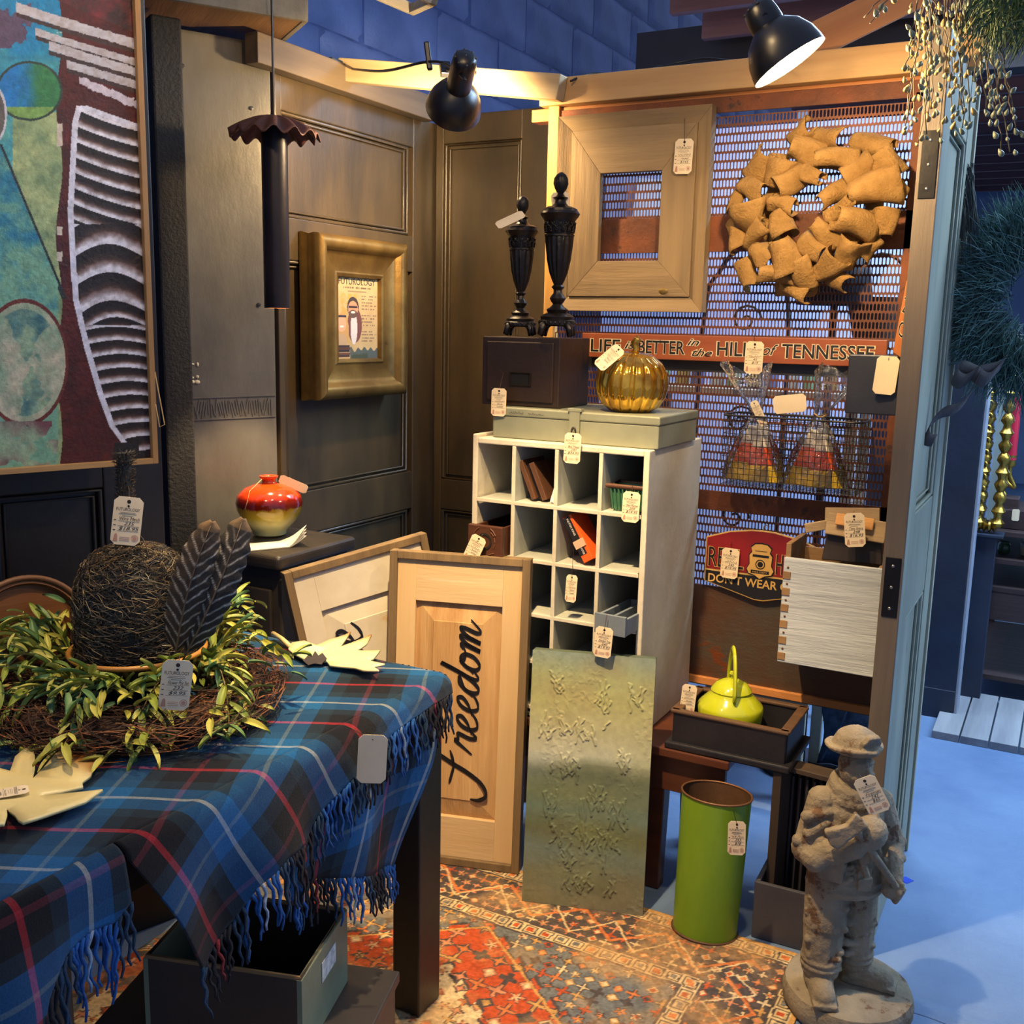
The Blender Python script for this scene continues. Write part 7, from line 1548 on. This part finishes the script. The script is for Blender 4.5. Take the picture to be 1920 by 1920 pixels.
for i, (dx, w_, h_, c_, lb) in enumerate(((.06, .05, .05, (60, 84, 50), 'small green jar on the middle shelf in the aisle'), (.16, .08, .07, (150, 150, 130), 'pale cup on the middle shelf in the aisle'), (.30, .06, .09, (120, 60, 50), 'brick red canister on the middle shelf in the aisle'))):
    q = MB(); q.lathe([(w_*.4, 0), (w_*.5, h_*.1), (w_*.5, h_*.75), (w_*.36, h_*.88), (w_*.38, h_), (.001, h_)], 20, cap=False); tagp(q.build('trinket_jar', mat('jar_%d' % i, C(*c_), rough=.3), loc=(sxl+dx, sy+.12, zs_[0]+.0115), smooth=50), lb, 'jar')
wt = thing('white_plank_tray', 'whitewashed plank deck lying on the floor before the aisle shelf', 'tray', (sxl-.1, sy-.46, 0)); WP = wood('white_plank', C(150, 152, 154), C(112, 114, 120), 'y', 8, .6)
for k in range(5): MB().box((.06+.10*k, .15, .015), (.094, .55, .03)).build('plank', WP, wt, bevel=.002)
bt = thing('far_bench', 'round topped pale wooden stool further down the aisle', 'stool', (PY(1935, 1065, ay+1.95).x, ay+1.95, 0)); bzz = PY(1915, 1062, ay+1.95).z
MB().lathe([(.15, bzz-.03), (.16, bzz-.02), (.16, bzz-.005), (.15, bzz), (.001, bzz)], 28, cap=True).build('seat', wood('pale_stool', C(176, 150, 112), C(146, 120, 84), 'x'), bt, smooth=40)
for k in range(4): a = R(45+90*k); MB().tube([(.10*math.cos(a), .10*math.sin(a), bzz-.03), (.15*math.cos(a), .15*math.sin(a), 0)], .015, 8).build('leg', wood('pale_stool', C(176, 150, 112), C(146, 120, 84), 'x'), bt, smooth=60)
# bright shop window at the end of the aisle
wz = thing('window_1', 'bright shop window at the far end of the aisle', 'window', (1.15, 11.92, 0)); wz['kind'] = 'structure'
MB().box((0, 0, 1.45), (2.6, .02, 1.7)).build('pane', emis('daylight_pane', (.45, .70, 1, 1), 1.5), wz)
for x in (-1.3, -.43, .43, 1.3): MB().box((x, -.03, 1.45), (.06, .06, 1.76)).build('mullion', mat('window_white', C(190, 196, 204), rough=.5), wz, bevel=.004)
for z in (.6, 2.3): MB().box((0, -.03, z), (2.66, .06, .06)).build('rail', mat('window_white', C(190, 196, 204)), wz, bevel=.004)

# ================================================================ neighbouring booth seen through the mesh
nw = tagp(MB().box((-1.45, 5.3, 1.25), (1.75, .06, 2.5)).build('wall_back', mat('lavender_wall', C(176, 184, 214), C(156, 164, 198), 2, rough=.8)), kind='structure')
wpn = PY(1185, 370, 4.9); tagp(MB().box((0, 0, 0), (.34, .02, .30)).build('white_board', mat('white_board', C(214, 220, 228), rough=.6), loc=(wpn.x+.05, 5.22, wpn.z-.03), rot=(0, R(6), 0), bevel=.002), 'plain white board behind the empty rustic frame', 'board')
cy_ = 4.15
nt_ = thing('neighbour_table', 'pale table with bottles behind the mesh screen', 'table', (-1.15, cy_, 0)); tz_ = 1.28
MB().box((0, 0, tz_-.015), (.9, .35, .03)).build('table_top', wood('pale_shelf', C(150, 140, 126), C(120, 110, 98), 'x'), nt_, bevel=.002)
for x in (-.42, .42):
    for y in (-.14, .14): MB().box((x, y, tz_/2-.02), (.04, .04, tz_-.04)).build('leg', wood('pale_shelf', C(150, 140, 126), C(120, 110, 98), 'x'), nt_, bevel=.002)
GLS = [mat('bottle_a', C(120, 150, 120), rough=.1, bump=0), mat('bottle_b', C(190, 200, 205), rough=.1, bump=0), mat('bottle_c', C(90, 100, 140), rough=.1, bump=0), mat('bottle_d', C(170, 150, 90), rough=.15, bump=0)]
bt_ = []
for g in GLS:
    q = MB(); q.lathe([(.026, 0), (.028, .01), (.028, .10), (.012, .135), (.010, .165), (.012, .17), (.001, .17)], 14, cap=False); me = q.mesh('bottle', g); me.polygons.foreach_set('use_smooth', [True]*len(me.polygons)); bt_.append(me)
for k in range(11): tagp(link('bottle', bt_[(k*3) % 4], None, (-1.52+.075*k, cy_-.04+.03*(k % 2), tz_+.001)), 'glass bottle in the row behind the mesh screen', 'bottle', 'bottles in the neighbouring booth')
fl_ = thing('floor_lamp', 'black shaded floor lamp behind the mesh under the burlap wreath', 'lamp', (PY(1565, 560, 3.5).x, 3.5, 0)); z_ = PY(1560, 560, 3.5).z
MB().lathe([(.14, 0), (.14, .02), (.015, .03), (.012, z_), (.001, z_)], 24, cap=False).build('stand', LB, fl_, smooth=40); MB().lathe([(.12, z_-.02), (.085, z_+.20)], 32, cap=False).build('shade', mat('shade_black', C(24, 24, 30), rough=.7), fl_, solid=.003, smooth=60)
bk2 = thing('wicker_basket', 'dark wicker basket hanging behind the mesh right of the black lamp', 'basket', (PY(1645, 590, 3.6).x, 3.6, PY(1645, 640, 3.6).z)); WK = mat('wicker', C(92, 72, 54), C(64, 50, 40), 30, rough=.8, bump=.8, bsc=80)
MB().lathe([(.07, 0), (.10, .14), (.095, .14), (.065, .01)], 24, cap=False).build('bowl', WK, bk2, smooth=60); MB().tube([(.10*math.cos(R(a)), 0, .14+.14*math.sin(R(a))) for a in range(0, 181, 15)], .006, 6).build('handle', WK, bk2, smooth=179)
tr2 = thing('iron_trellis', 'black scrolled iron trellis behind the mesh below the burlap wreath', 'trellis', (PY(1400, 560, 3.75).x, 3.75, 0)); tzz = PY(1400, 455, 3.75).z
for s_ in (-1, 1): MB().tube(catmull([(s_*.16, 0, 0), (s_*.16, 0, tzz*.8), (s_*.10, 0, tzz*.95), (0, 0, tzz)], 8), .008, 6).build('rod', LB, tr2, smooth=60)
for k in range(5):
    z = tzz*(.45+.1*k)
    MB().tube([(.06*math.cos(t*.5)*(1-t/20), 0, z+.06*math.sin(t*.5)*(1-t/20)) for t in range(18)], .005, 5).build('scroll', LB, tr2, smooth=60)
# under the screen: a pale chair and a piece of denim
pcx_ = PZ(1440, 1482, 0); pch = thing('pale_stool', 'pale painted stool under the far side of the screen', 'stool', (pcx_.x-.05, pcx_.y+.12, 0)); PST = mat('pale_stool_paint', C(150, 150, 132), C(128, 128, 112), 5, rough=.6); psz = .34
MB().box((0, 0, psz), (.34, .34, .03)).build('seat', PST, pch, bevel=.006)
for x in (-.14, .14):
    for y in (-.14, .14): MB().box((x, y, psz/2-.008), (.035, .035, psz-.016)).build('leg', PST, pch, bevel=.003)
MB().box((0, -.14, psz-.06), (.25, .018, .06)).build('apron', PST, pch, bevel=.002)
MB().box((-.02, .05, psz+.09), (.22, .14, .14), (R(8), 0, R(20))).build('cushion', mat('sage_cushion', C(126, 136, 116), C(104, 114, 98), 8, rough=.9), pch, bevel=.03, seg=4)
dn_ = PY(1605, 1350, 3.5); DEN = mat('denim', C(52, 78, 104), C(34, 54, 78), 40, rough=.9, bump=.4, bsc=200)
dno = thing('denim_cloth', 'folded blue denim hanging low behind the sage door', 'cloth', (dn_.x, 3.5, dn_.z-.18))
MB().sheet(lambda u, v: (-.12+.26*u+.02*math.sin(v*5), .02*math.sin(u*9), .34*v-.10*(1-u)*0), 12, 10).build('panel', DEN, dno, solid=.01, smooth=60)
for k in range(3): MB().tube([(-.10+.08*k, -.024, .02), (-.04+.08*k, -.024, .17), (.0+.08*k, -.022, .33)], .004, 5).build('seam', DEN, dno, smooth=60)
dbx = thing('denim_stand', 'dark crate holding up the denim behind the sage door', 'crate', (dn_.x, 3.52, 0)); MB().box((0, .05, (dn_.z-.185)/2), (.3, .2, dn_.z-.185)).build('crate_body', NV, dbx, bevel=.004)
